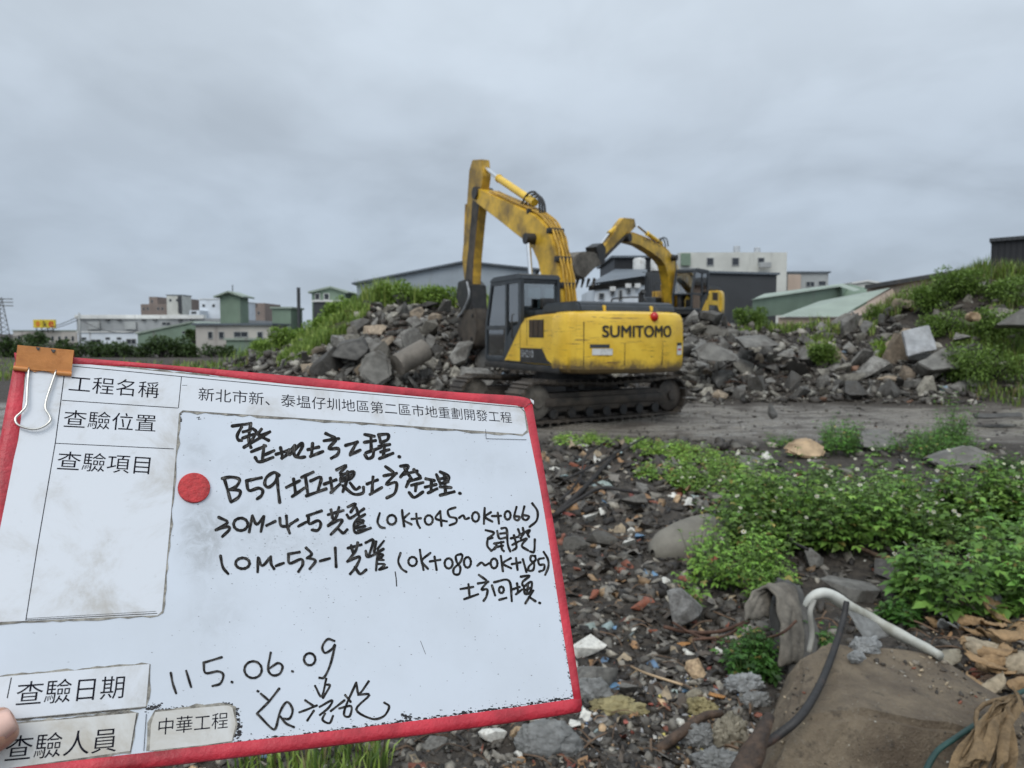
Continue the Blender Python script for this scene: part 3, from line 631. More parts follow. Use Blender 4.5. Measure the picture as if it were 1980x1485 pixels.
M_CLOTH = pmat('dirty_cloth', (.16, .142, .115), .9, .35, 8, .6, 30, dirt=(.06, .05, .04), dirt_amt=.7)
cl = []
for px, py, Y in [(1440, 1205, 3.78), (1444, 1170, 3.85), (1456, 1148, 3.92), (1474, 1136, 3.97), (1494, 1146, 3.92), (1505, 1180, 3.84), (1510, 1235, 3.72), (1506, 1292, 3.62)]: cl.append(at(px, py, Y))
cl = smooth_path(cl, 5); V, Fc = [], []; nw = 9
for i, p in enumerate(cl):
    for k in range(nw):
        u = k/(nw-1); q = p+np.array([.17*u, .14*u, -.03*u*u])+np.array(noise_vec((i*.35, k*.8, 1), 3))*.02+np.array([0, 0, .010*math.sin(k*2.2+i*.1)])
        V.append(q)
for i in range(len(cl)-1):
    for k in range(nw-1): Fc.append((i*nw+k, i*nw+k+1, (i+1)*nw+k+1, (i+1)*nw+k))
o = make('cloth', V, Fc, M_CLOTH, smooth=True); md = o.modifiers.new('t', 'SOLIDIFY'); md.thickness = .022; md.offset = 0
md = o.modifiers.new('s', 'SUBSURF'); md.levels = md.render_levels = 1
tag(o, 'grey cloth folded over the dark upright block', 'cloth')
M_PVC = pmat('white_plastic', (.52, .52, .47), .45, .2, 5, .2, 14, dirt=(.24, .22, .15), dirt_amt=.8)
path = smooth_path([at(1556, 1172, 3.55), at(1570, 1154, 3.55), at(1600, 1148, 3.58), at(1640, 1172, 3.6), at(1690, 1200, 3.62), at(1745, 1230, 3.5), at(1788, 1252, 3.4), at(1818, 1268, 3.32)], 6)
rr = [.016+.021*min(1, i/12) for i in range(len(path))]; rr = [r*(1-.3*max(0, (i-28)/15))*(1+.05*math.sin(i*.9)) for i, r in enumerate(rr)]
o = MB().tube(path, rr, 12, flat=.75).build('plastic_pipe', M_PVC, smooth=True); tag(o, 'bent white plastic pipe lying over the concrete boulder', 'pipe')
o = MB().tube(smooth_path([at(1574, 1160, 3.53), at(1566, 1185, 3.5), at(1570, 1225, 3.48), at(1564, 1262, 3.45)], 5), .014, 6, flat=.5).build('plastic_strap', pmat('grey_strap', (.26, .25, .22), .6), smooth=True)
tag(o, 'flat grey strap hanging from the bent white pipe', 'strap')
def sheet(name, px_pts, mat, label, cat, thick=.004):
    V = [at(*p) for p in px_pts]; o = make(name, V, [tuple(range(len(V)))], mat)
    bm = bmesh.new(); bm.from_mesh(o.data); bmesh.ops.triangulate(bm, faces=bm.faces[:]); bmesh.ops.subdivide_edges(bm, edges=bm.edges[:], cuts=4, use_grid_fill=True)
    for v in bm.verts: v.co += noise_vec(v.co*14, 2)*.008
    bm.to_mesh(o.data); bm.free(); md = o.modifiers.new('t', 'SOLIDIFY'); md.thickness = thick
    o.data.polygons.foreach_set('use_smooth', [True]*len(o.data.polygons)); return tag(o, label, cat)
sheet('plastic_sheet', [(1632, 1172, 3.58), (1690, 1203, 3.58), (1730, 1226, 3.57), (1690, 1240, 3.5), (1672, 1238, 3.48)], M_GFILM, 'thin grey plastic sheet hanging under the white pipe', 'plastic sheet')
crumple('plastic_bag', 1672, 1252, 60, 36, M_FILM, 'small torn white plastic on top of the boulder', 'bag', 21, Y=3.36)
crumple('plastic_bag', 1655, 1270, 30, 22, M_FILM, 'tiny white plastic flap on the boulder face', 'bag', 22, Y=3.2)
M_CABLE = pmat('black_rubber', (.02, .018, .017), .55, .3, 8, .3, 30, dirt=(.1, .05, .03), dirt_amt=.4)
path = smooth_path([at(1637, 1163, 3.4), at(1630, 1200, 3.36), at(1612, 1258, 3.22), at(1585, 1325, 2.94), at(1548, 1385, 2.72), at(1500, 1425, 2.68), at(1455, 1452, 2.6), at(1430, 1490, 2.55)], 6)
o = MB().tube(path, [.013+.006*i/len(path) for i in range(len(path))], 9).build('cable', M_CABLE, smooth=True); tag(o, 'thick black cable running down across the boulder', 'cable')
M_WOOD = pmat('wet_wood', (.075, .045, .027), .6, .6, 14, .8, 40, dirt=(.018, .013, .01), dirt_amt=.8)
o = MB().tube(smooth_path([at(1270, 1452, 2.98), at(1320, 1415, 3.05), at(1362, 1385, 3.12), at(1395, 1380, 3.15)], 5), [.022]*8+[.018]*8, 8).build('stick', M_WOOD, smooth=True); tag(o, 'broken brown stick leaning left of the cream bag', 'stick')
o = MB().tube(smooth_path([at(1405, 1560, 2.4), at(1450, 1470, 2.55), at(1470, 1425, 2.62), at(1488, 1385, 2.7)], 5), [.05, .05, .05, .048, .045, .045, .044, .04, .036, .034, .03, .028, .026, .024, .022, .02], 9).build('branch', M_WOOD, smooth=True); tag(o, 'frayed brown branch stump at the left of the boulder', 'branch')
M_RUST = pmat('rusty_wire', (.09, .045, .028), .8, .4, 20, .3)
for pts_, lb, r in [([(1283, 1212, 4.2), (1330, 1222, 4.2), (1385, 1222, 4.1), (1430, 1208, 4.0), (1450, 1195, 3.95)], 'thick rusty wire running into the cloth fold', .011),
                    ([(1300, 1203, 4.2), (1345, 1228, 4.15), (1400, 1240, 4.0), (1460, 1238, 3.85), (1510, 1225, 3.6), (1540, 1200, 3.6)], 'long rusty wire curving in front of the cloth', .007),
                    ([(1340, 1237, 4.0), (1400, 1230, 4.0), (1435, 1210, 3.95), (1448, 1202, 3.9)], 'short rusty wire between the two longer ones', .008)]:
    tag(MB().tube(smooth_path([at(*p) for p in pts_], 6), r, 7).build('rusty_wire', M_RUST, smooth=True), lb, 'wire')
def gtube(name, px_pts, r, mat, label, cat, lift=.03, n=7):
    pp = []
    for a, b in px_pts: p = gp(a, b); p[2] += lift; pp.append(p)
    return tag(MB().tube(smooth_path(pp, 5), r, n).build(name, mat, smooth=True), label, cat)
M_BARK = pmat('black_branch', (.022, .018, .016), .8, .4, 8, .4)
for i, (a, lb, r) in enumerate([([(1070, 1012), (1110, 975), (1150, 930), (1195, 880)], 'thick dark branch rising from the board edge', .03), ([(1082, 985), (1110, 955), (1140, 905)], 'thin dark twig left of the thick branch', .014), ([(1075, 1020), (1125, 985), (1165, 965), (1235, 975)], 'dark branch lying toward the flat stone', .018),
                                ([(1120, 960), (1135, 900), (1175, 870)], 'slender dark twig crossing the thick branch', .012), ([(1090, 960), (1160, 920), (1250, 865)], 'long dark twig pointing at the green patch', .014)]):
    gtube('branch', a, r, M_BARK, lb, 'branch', .06+.03*i)
gtube('stick', [(1490, 1030), (1530, 1085), (1560, 1110)], .012, M_BARK, 'thin dark stick in the gap of the weeds', 'stick', .18)
gtube('stick', [(1630, 1062), (1680, 1085), (1735, 1110)], .018, M_WOOD, 'brown stick lying behind the long flat stone', 'stick', .06)
gtube('stick', [(1220, 1300), (1250, 1318), (1320, 1335)], .006, M_TAN, 'thin tan straw across the near rubble', 'straw', .03)
M_STRAP = pmat('green_strap', (.012, .045, .038), .5, .3, 8, .2)
o = MB().tube(smooth_path([at(2010, 1325, 3.1), at(1960, 1345, 3.05), at(1910, 1385, 2.88), at(1850, 1425, 2.66), at(1810, 1455, 2.6), at(1785, 1500, 2.52)], 6), .012, 8, flat=.6).build('strap', M_STRAP, smooth=True); tag(o, 'dark green strap trailing over the right of the boulder', 'strap')
mb = MB(); rn = random.Random(5)
for k in range(14):
    a = at(1962+rn.gauss(0, 5), 1352+rn.gauss(0, 5), 2.92); b = at(1885+rn.gauss(0, 26), 1500+rn.gauss(0, 15), 2.46+rn.gauss(0, .03)); m_ = (a+b)/2+np.array([rn.gauss(0, .03), rn.gauss(0, .02), .04+rn.gauss(0, .02)])
    mb.tube(smooth_path([a, m_, b], 4), rn.uniform(.004, .009), 5)
for k in range(11):
    a = at(1962+rn.gauss(0, 6), 1350+rn.gauss(0, 6), 2.92); b = at(1888+rn.gauss(0, 32), 1505+rn.gauss(0, 15), 2.46+rn.gauss(0, .02)); ww = rn.uniform(.012, .035); ph = rn.uniform(0, 6); V, Fc = [], []
    for i in range(15):
        t_ = i/14; c_ = a+(b-a)*t_+np.array([0, 0, .06*math.sin(t_*3.1)])+np.array(noise_vec((t_*4, k*2.3, 1), 4))*.03; d_ = np.array([math.cos(ph+t_*2.2), .3, math.sin(ph+t_*2.2)*.6])*ww*(.25+t_)
        V += [c_-d_, c_+np.array([0, 0, .01]), c_+d_]
    for i in range(14): Fc += [(i*3, i*3+1, i*3+4, i*3+3), (i*3+1, i*3+2, i*3+5, i*3+4)]
    mb.add(V, Fc)
tag(mb.build('frayed_sack', film_mat('sack_fibre', (.30, .2, .1), .8, .1), smooth=True), 'frayed bundle of tan sack fibre below the green strap', 'sack')
# piece of concrete pipe
V, Fc = [], []; c0 = gp(1262, 1078); c1 = gp(1362, 1052); n = 18
for i, (t_, r) in enumerate([(0, .03), (.05, .1), (.2, .16), (.5, .20), (.8, .22), (1.0, .22), (1.0, .18), (.3, .15)]):
    p = c0+(c1-c0)*t_*1.1; ax = (c1-c0)/np.linalg.norm(c1-c0); s_ = np.cross(ax, [0, 0, 1]); s_ /= np.linalg.norm(s_)
    for k in range(n):
        a = 2*math.pi*k/n; V.append(p+s_*math.cos(a)*r+np.array([0, 0, 1])*(math.sin(a)*r+.03))
for i in range(7):
    for k in range(n): Fc.append((i*n+k, i*n+(k+1) % n, (i+1)*n+(k+1) % n, (i+1)*n+k))
o = make('pipe_fragment', V, Fc, pmat('pipe_concrete', (.17, .155, .125), .7, .2, 5, .3, 16), smooth=True); tag(o, 'smooth grey brown pipe fragment at the left edge of the weeds', 'pipe fragment')

# torn litter, straws and twigs too many to count
def litter(poly, n, label, seed):
    rn = random.Random(seed); xs, ys = sample_poly(poly, n, rn); P, ok = hitv(xs, ys); V, Fc, C = [], [], []
    pal = [(2.5, (.19, .17, .145)), (1.2, (.30, .235, .155)), (5, (.07, .055, .042)), (.6, (.5, .48, .43)), (1.2, (.30, .17, .08)), (.3, (.10, .18, .27)), (.3, (.24, .07, .05)), (.3, (.28, .33, .3))]
    for p in P[ok]:
        s = rn.uniform(4, 17)*p[1]/FPX; c = pick(rn, pal); a = rn.uniform(0, 6.3); u = np.array([math.cos(a), math.sin(a), rn.gauss(0, .35)]); v = np.array([-math.sin(a), math.cos(a), rn.gauss(0, .35)]); b = len(V); asp = rn.uniform(.3, .9)
        for i in range(4):
            for j in range(3): V.append(p+u*s*(i/3-.5)*2+v*s*asp*(j/2-.5)*2+np.array([rn.gauss(0, .12), rn.gauss(0, .12), .3+rn.gauss(0, .28)])*s); C.append((*c, 1))
        for i in range(3):
            for j in range(2): k = b+i*3+j; Fc.append((k, k+3, k+4, k+1))
    return tag(make_np('litter', V, Fc, M_STONES, None, C), label, 'litter', kind='stuff')
def straws(poly, n, label, seed, mat=None, r0=.002, r1=.006, name='twigs'):
    rn = random.Random(seed); xs, ys = sample_poly(poly, n, rn); P, ok = hitv(xs, ys); mb = MB()
    for p in P[ok]:
        l = rn.uniform(15, 75)*p[1]/FPX; a = rn.uniform(0, 6.3); d = np.array([math.cos(a), math.sin(a), rn.gauss(.1, .2)])*l; e = np.array([rn.gauss(0, .15), rn.gauss(0, .15), .12])*l
        mb.tube(smooth_path([p-d*.5+[0, 0, .02], p+e+[0, 0, .02], p+d*.5+[0, 0, .01]], 3), rn.uniform(r0, r1), 4)
    return tag(mb.build(name, mat or M_BARK2), label, name, kind='stuff')
M_BARK2 = pmat('dry_twig', (.12, .075, .045), .8, .6, 3, .2)
litter([(1000, 1000), (1450, 980), (1480, 1485), (1480, 1560), (500, 1560), (1000, 1400)], 400, 'torn paper, film and wood scraps over the near rubble', 81); litter([(1780, 1190), (2150, 1150), (2200, 1560), (1940, 1560), (1900, 1380), (1850, 1280)], 420, 'torn scraps and wood chips beside the concrete boulder', 82); litter([(1040, 860), (1420, 870), (1420, 1000), (1040, 1000)], 200, 'torn scraps over the upper rubble', 83)
straws([(1050, 900), (1460, 900), (1480, 1500), (600, 1560), (1000, 1300)], 170, 'thin twigs and straws tangled over the near rubble', 84); straws([(1400, 960), (2100, 960), (2100, 1240), (1500, 1240)], 90, 'dry stalks lying among the green weeds', 85); M_REBAR = pmat('rusty_rebar', (.10, .05, .03), .8, .4, 9, .3)
straws([(1790, 1190), (2100, 1170), (2100, 1520), (1940, 1520)], 90, 'dry stalks and fibres beside the concrete boulder', 86)
straws([(620, 600), (900, 600), (930, 740), (640, 720)], 34, 'rusty reinforcing rods poking from the left heap', 87, M_REBAR, .007, .012, 'rebar'); straws([(1340, 640), (1720, 650), (1880, 750), (1340, 760)], 44, 'rusty reinforcing rods poking from the right heap', 88, M_REBAR, .007, .012, 'rebar')
# ------------------------------------------------------------------ vegetation
class Leaves:
    def __init__(s): s.P, s.D, s.N, s.L, s.W, s.C = [], [], [], [], [], []
    def leaf(s, p, d, n, l, w_, c): s.P.append(p); s.D.append(d); s.N.append(n); s.L.append(l); s.W.append(w_); s.C.append(c)
    def build(s, name, extra=None, parent=None):
        P = np.array(s.P); D = np.array(s.D); Nn = np.array(s.N); Ln = np.array(s.L)[:, None]; Wd = np.array(s.W)[:, None]
        D /= np.linalg.norm(D, axis=1, keepdims=True)+1e-9; S = np.cross(D, Nn); S /= np.linalg.norm(S, axis=1, keepdims=True)+1e-9; U = np.cross(S, D)
        b = P; l = P+D*Ln*.45+S*Wd*.5+U*Wd*.16; r = P+D*Ln*.45-S*Wd*.5+U*Wd*.16; m = P+D*Ln*.5; t = P+D*Ln-U*Ln*.12
        V = np.stack([b, l, m, r, t], 1).reshape(-1, 3); k = np.arange(len(P))[:, None]*5
        Fc = np.concatenate([k+np.array([[0, 2, 1]]), k+np.array([[1, 2, 4]]), k+np.array([[0, 3, 2]]), k+np.array([[2, 3, 4]])])
        C = np.repeat(np.concatenate([np.array(s.C), np.ones((len(P), 1))], 1), 5, 0)
        return make_np(name, V, Fc, M_LEAF, parent, C)
def weed(LV, ST, FLW, p, h, rn, leaf=.07, green=(.075, .17, .03), spread=.5, flowers=.1):
    n = rn.randint(2, 4)
    for _ in range(n):
        az = rn.uniform(0, 6.28); lean = rn.uniform(.05, spread); hh = h*rn.uniform(.6, 1.1); top = np.array(p)+np.array([math.cos(az)*lean*hh, math.sin(az)*lean*hh, hh])
        ST.append((np.array(p), top)); nodes = max(3, int(hh/.075)); a0 = rn.uniform(0, 3.14)
        for i in range(1, nodes+1):
            t = i/nodes; q = np.array(p)+(top-np.array(p))*t**.9; sc = leaf*(1.15-.55*t)*rn.uniform(.75, 1.2); a0 += 1.57+rn.gauss(0, .25)
            for sd in (0, math.pi):
                a = a0+sd; pet = np.array([math.cos(a), math.sin(a), rn.uniform(.1, .5)]); e = q+pet*sc*.55
                kk = rn.uniform(.5, 1.5); c = tuple(g*kk*rn.uniform(.92, 1.08) for g in green) if rn.random() > .03 else (.26*kk, .22*kk, .06*kk)
                for da, ls in ((0, 1.0), (.85, .75), (-.85, .75)):
                    d = np.array([math.cos(a+da), math.sin(a+da), rn.uniform(-.45, .25)])
                    LV.leaf(e if da == 0 else e-pet*sc*.1, d, np.array([rn.gauss(0, .3), rn.gauss(0, .3), 1]), sc*ls, sc*.52*ls, c)
        if rn.random() < flowers: FLW.append(top+np.array([rn.gauss(0, .03), rn.gauss(0, .03), .04+.05*rn.random()]))
def stems(name, ST, parent, mat, r=.004):
    V, Fc = [], []
    for a, b in ST:
        k = len(V)
        for q, rr in ((a, r), (b, r*.5)):
            for j in range(3): V.append(q+np.array([math.cos(j*2.1)*rr, math.sin(j*2.1)*rr, 0]))
        for j in range(3): Fc.append((k+j, k+(j+1) % 3, k+3+(j+1) % 3, k+3+j))
    return tag(make(name, V, Fc, mat, parent), kind='stuff')
M_STEM = pmat('green_stem', (.07, .11, .03), .6, .2, 9, 0); M_PETAL = pmat('white_petal', (.78, .76, .66), .6, .1, 9, 0); M_YEL = pmat('yellow_centre', (.6, .4, .03), .6, .1, 9, 0)
def flowers(name, FLW, rn, label):
    if not FLW: return
    V, Fc = [], []; C = []
    for p in FLW:
        r = rn.uniform(.011, .019); nx = np.array([rn.gauss(0, .5), -.5+rn.gauss(0, .4), 1.0]); nx /= np.linalg.norm(nx); u = np.cross(nx, [1, 0, .1]); u /= np.linalg.norm(u); v = np.cross(nx, u)
        for k in range(5):
            a = k*1.257; b = len(V); d = u*math.cos(a)+v*math.sin(a); e = -u*math.sin(a)+v*math.cos(a)
            V += [p+d*r*.2, p+d*r*.8+e*r*.4, p+d*r*1.15-nx*r*.1, p+d*r*.8-e*r*.4]; Fc.append((b, b+1, b+2, b+3)); C += [(.75, .73, .6, 1)]*4
        b = len(V)
        V += [p+nx*r*.22+u*r*.3*math.cos(a)+v*r*.3*math.sin(a) for a in (0, 1.57, 3.14, 4.71)]; Fc.append((b, b+1, b+2, b+3)); C += [(.5, .34, .03, 1)]*4
    return tag(make_np(name, V, Fc, M_LEAF, None, C), label, 'flowers', kind='stuff')
def weed_patch(name, poly, n, h, label, seed, leaf=.07, green=(.075, .17, .03), flw=.1, edge=1.0, kind='stuff', cat='weeds', group=None):
    rn = random.Random(seed); xs, ys = sample_poly(poly, n, rn); P, ok = hitv(xs, ys); LV = Leaves(); ST = []; FLW = []
    for p in P[ok]:
        c = vnoise(np.array([p[0]*1.7]), np.array([p[1]*1.7]), seed)[0]; k = 1+.7*c
        if kind == 'stuff' and vnoise(np.array([p[0]*2.9]), np.array([p[1]*2.9]), seed+7)[0] < -.17: continue
        weed(LV, ST, FLW, p, h*rn.uniform(.55, 1.15)*(1+.9*c), rn, leaf, tuple(g*k for g in green), .55, flw)
    if kind == 'stuff':
        o = LV.build(name); tag(o, label, cat, group, kind); s = stems('stem', ST, o, M_STEM)
    else:
        c0 = P[ok].mean(0); o = empty(name, (0, 0, 0)); tag(o, label, cat, group); LV.build('foliage', parent=o); stems('stem', ST, o, M_STEM)
    return o, FLW, rn
G1 = (.12, .21, .038); G2 = (.115, .21, .036); G3 = (.165, .28, .048)
FA = []
o, f_, rn = weed_patch('weeds', [(1400, 1000), (1500, 975), (1700, 972), (1980, 985), (2250, 985), (2250, 1085), (1980, 1075), (1800, 1085), (1640, 1080), (1520, 1075), (1400, 1080), (1360, 1040)], 400, .47, 'thick green weeds with small white flowers across the middle right', 51, .085, G2, .2); FA += f_
o, f_, rn = weed_patch('weeds', [(1380, 1015), (1500, 995), (1750, 995), (2250, 1005), (2250, 1060), (1800, 1060), (1640, 1060), (1400, 1060)], 60, .5, 'taller yellow green weeds standing out of the thick weeds', 57, .125, (.155, .26, .045), .3); FA += f_
o, f_, rn = weed_patch('weeds', [(1340, 1090), (1420, 1070), (1530, 1120), (1540, 1170), (1470, 1180), (1420, 1240), (1340, 1235), (1325, 1170)], 130, .32, 'green weeds growing left of the cloth covered block', 52, .062, (.16, .29, .045), .04); FA += f_
o, f_, rn = weed_patch('weeds', [(1740, 1150), (1850, 1120), (2000, 1110), (2300, 1110), (2300, 1230), (1980, 1215), (1860, 1220), (1760, 1200)], 110, .46, 'broad leaved green weeds at the right above the husks', 53, .095, (.13, .25, .045), .05); FA += f_
o, f_, rn = weed_patch('weeds', [(1230, 925), (1330, 900), (1460, 915), (1470, 950), (1380, 960), (1270, 950)], 130, .16, 'low bright green weeds on the crest of the rubble', 54, .06, G3, .04); FA += f_
o, f_, rn = weed_patch('weeds', [(1070, 850), (1180, 845), (1300, 862), (1420, 895), (1440, 915), (1330, 905), (1200, 872), (1080, 868)], 190, .15, 'bright green strip of weeds along the edge of the mud', 55, .06, (.22, .36, .06), .0)
o, f_, rn = weed_patch('weeds', [(1420, 1270), (1480, 1275), (1500, 1330), (1410, 1330)], 26, .2, 'small dark green weeds under the cloth covered block', 56, .055, (.05, .13, .02), 0)
flowers('wildflowers', FA, random.Random(8), 'small white wildflowers scattered over the green weeds')
for a, n, h, lb, gc in [([(1590, 858), (1655, 858), (1660, 885), (1590, 885)], 42, .42, 'upright rounded green bush at the edge of the mud', (.085, .2, .028)), ([(1750, 862), (1800, 858), (1880, 862), (1890, 895), (1760, 895)], 64, .36, 'wide green bush right of the rounded bush', (.08, .18, .026)),
                        ([(1820, 858), (1860, 858), (1860, 872), (1820, 872)], 16, .6, 'taller green plant rising behind the wide bush', (.075, .165, .026)), ([(1690, 866), (1740, 866), (1740, 884), (1690, 884)], 12, .2, 'small green tuft between the two bushes', (.08, .18, .026)),
                        ([(1480, 856), (1530, 856), (1530, 868), (1480, 868)], 10, .14, 'small green tuft near the rust stained stone', (.08, .17, .026)), ([(1565, 935), (1610, 915), (1640, 925), (1600, 945)], 10, .22, 'sparse flowering weed behind the main weed patch', (.08, .16, .026)),
                        ([(1920, 905), (1990, 905), (1990, 925), (1920, 925)], 16, .2, 'dark weed tuft right of the peaked grey stone', (.06, .12, .022))]:
    weed_patch('weed_bush', a, n, h, lb, sum(map(ord, lb)), .065, gc, 0.1, kind='thing', cat='bush', group='green bushes at the edge of the mud')
weed_patch('weed_bush', [(1690, 1200), (1760, 1180), (1760, 1215), (1700, 1215)], 12, .15, 'dark green sprig behind the bent white pipe', 77, .06, (.06, .15, .024), 0, kind='thing', cat='bush')
weed_patch('weed_bush', [(1575, 1255), (1600, 1255), (1600, 1275), (1575, 1275)], 7, .2, 'small green sprig between the strap and the boulder', 78, .055, (.08, .2, .03), 0, kind='thing', cat='bush')
# blades of grass
def grass(name, P, h, wd, rn, cols, bend=.5):
    n = len(P); g = np.random.default_rng(rn.randrange(1 << 30)); az = g.uniform(0, 6.28, n); hh = h*g.uniform(.45, 1.2, n); be = bend*g.uniform(.2, 1.2, n)
    D = np.stack([np.cos(az), np.sin(az), np.zeros(n)], 1); S = np.stack([-np.sin(az), np.cos(az), np.zeros(n)], 1); Z = np.array([0, 0, 1.0]); hh = hh[:, None]; be = be[:, None]; wv = (wd*g.uniform(.7, 1.3, n))[:, None]
    a = P-S*wv; b = P+S*wv; m = P+Z*hh*.6+D*hh*be*.25; c = m-S*wv*.8; d = m+S*wv*.8; t = P+Z*hh*(1-.3*be)+D*hh*be*.9
    V = np.stack([a, b, c, d, t], 1).reshape(-1, 3); k = np.arange(n)[:, None]*5
    Fc = np.concatenate([k+np.array([[0, 1, 3]]), k+np.array([[0, 3, 2]]), k+np.array([[2, 3, 4]])])
    pal = np.array(cols); cc = pal[g.integers(0, len(pal), n)]*g.uniform(.75, 1.25, (n, 1)); C = np.repeat(np.concatenate([cc, np.ones((n, 1))], 1), 5, 0)
    return make_np(name, V, Fc, M_LEAF, None, C)
def grass_poly(poly, n, h, wd, cols, label, seed, clump=True, cat='grass'):
    rn = random.Random(seed); xs, ys = sample_poly(poly, n, rn); P, ok = hitv(xs, ys); P = P[ok]
    if clump:
        k = fbm(P[:, 0]*1.1, P[:, 1]*1.1, 3, seed) > -.06; P = P[k]
        if n > 20000: k = fbm(P[:, 0]*.75+4, P[:, 1]*.75, 4, seed+3) > -.08; P = P[k]
    hv = h*(1+.9*fbm(P[:, 0]*.8, P[:, 1]*.8, 3, seed+1))
    o = grass('grass', P, hv, wd, rn, cols); return tag(o, label, cat, kind='stuff')
GB = [(.27, .37, .08), (.21, .31, .065), (.36, .44, .11), (.13, .21, .045)]; GD = [(.145, .225, .04), (.095, .16, .03), (.21, .285, .052), (.065, .11, .022), (.19, .165, .075)]
def grass_ring(pts, n, h, wd, cols, label, seed, jx=1.0, jy=.8):
    """grass along a crest given as measured points"""
    rn = random.Random(seed); g = np.random.default_rng(seed); Q = np.array([at(*p)[:2] for p in pts]); u = g.uniform(0, len(Q)-1.001, n); i = u.astype(int); f = (u-i)[:, None]
    xy = Q[i]*(1-f)+Q[i+1]*f+np.stack([g.normal(0, jx*.5, n), np.abs(g.normal(0, jy, n))], 1); z = H(xy[:, 0], xy[:, 1]); P = np.concatenate([xy, z[:, None]], 1)
    k = fbm(P[:, 0]*1.3, P[:, 1]*1.3, 3, seed) > -.2; P = P[k]
    hv = h*(1+.8*fbm(P[:, 0]*.9, P[:, 1]*.9, 3, seed+1))
    return tag(grass('grass', P, hv, wd, rn, cols), label, 'grass', kind='stuff')
grass_ring([(700, 590, 25), (790, 586, 25), (885, 590, 25), (940, 600, 26)], 5200, .72, .016, GB, 'tall bright grass on top of the left heap', 61, 1.0, 1.3)
grass_poly([(700, 560), (885, 560), (880, 592), (700, 594)], 2600, .55, .016, GB, 'bright grass hanging over the crest of the left heap', 62)
grass_poly([(692, 600), (640, 618), (590, 640), (530, 668), (490, 700), (560, 712), (650, 660), (690, 640), (715, 605)], 8000, .36, .014, GB+GD[:1], 'bright grass covering the left slope of the left heap', 63)
grass_ring([(700, 596, 26), (610, 640, 26), (530, 675, 25), (480, 700, 25)], 3600, .5, .014, GB+GD[:2], 'tall grass along the left slope crest', 64, 1.0, 1.0)
grass_poly([(1420, 620), (1560, 634), (1700, 618), (1690, 650), (1560, 668), (1480, 640), (1430, 650)], 4200, .36, .013, GB+GD, 'short grass along the crest of the right heap', 65)
grass_poly([(1700, 615), (1760, 575), (1850, 535), (2000, 530), (2300, 520), (2300, 760), (1960, 770), (1880, 700), (1830, 650), (1760, 620)], 26000, .36, .013, GD+GB[:2], 'grass and weeds covering the mound at the right', 66)
grass_ring([(1740, 598, 24.6), (1800, 570, 24.2), (1850, 545, 24), (1915, 538, 24), (2000, 545, 24), (2150, 540, 24)], 5200, .55, .014, GD+GB[:2], 'grass along the skyline of the right mound', 67, 1.0, .8)
rubble('rubble', [(1700, 615), (1760, 575), (1850, 535), (2000, 530), (2300, 520), (2300, 790), (1960, 780), (1880, 700), (1830, 650), (1760, 620)], 900, 5, 34, PAL_HEAP, 'stones showing between the weeds of the right mound', 24)
grass_poly([(1900, 720), (2300, 690), (2300, 800), (1900, 790), (1800, 785), (1850, 770)], 3000, .3, .012, GD+[(.10, .09, .04)], 'thin grass at the foot of the right mound', 68)
grass_poly([(1560, 660), (1610, 655), (1620, 695), (1555, 700)], 420, .28, .014, GB, 'bright tuft in the middle of the right heap', 69, False)
grass_poly([(1680, 665), (1745, 658), (1750, 690), (1690, 700)], 520, .3, .014, [(.2, .3, .04), (.14, .24, .03)], 'yellow green tuft left of the upright slab', 70, False)
grass_poly([(470, 1468), (720, 1440), (760, 1480), (700, 1560), (440, 1560)], 420, .11, .005, GD+GB[:1], 'short grass under the lower edge of the board', 71, False)
grass_poly([(-200, 690), (480, 704), (480, 730), (-200, 740)], 5000, .28, .02, GD+GB[:1], 'field grass far left behind the board', 72)
# ------------------------------------------------------------------ excavators
def yellow_mat():
    m, t, bs = new_mat('worn_yellow_paint'); v = tn(t, 'ShaderNodeTexCoord').outputs['Object']
    n1 = noise(t, v, 2.0, 6, .65); mp = tn(t, 'ShaderNodeMapping', {0: v}); mp.inputs[3].default_value = (1.1, 1.1, 14); n2 = noise(t, mp.outputs[0], 1.1, 6, .7, .4)
    mp2 = tn(t, 'ShaderNodeMapping', {0: v}); mp2.inputs[3].default_value = (9, 9, 1.2); mp2.inputs[1].default_value = (3, 1, 2); n3 = noise(t, mp2.outputs[0], .8, 6, .7)
    c = mixc(t, rng(t, n1, .3, .7), (.69, .42, .026), (.84, .55, .05))
    c = mixc(t, rng(t, n2, .60, .635, 0, .85), c, (.16, .085, .03))          # scrapes
    c = mixc(t, rng(t, n3, .66, .74, 0, .5), c, (.10, .06, .03))            # rust runs
    mp3 = tn(t, 'ShaderNodeMapping', {0: v}); mp3.inputs[3].default_value = (1.6, 1.6, 38); n5 = noise(t, mp3.outputs[0], 1.3, 3, .6, .3); n6 = noise(t, v, 26, 5, .7)
    c = mixc(t, rng(t, n5, .655, .68, 0, .8), c, (.10, .06, .03)); c = mixc(t, rng(t, n6, .66, .72, 0, .6), c, (.30, .19, .05))
    t.links.new(c, bs.inputs['Base Color']); t.links.new(rng(t, n1, .3, .7, .28, .5), bs.inputs['Roughness']); bs.inputs['Coat Weight'].default_value = .15
    bump(t, bs, n2, .12, .02); return m
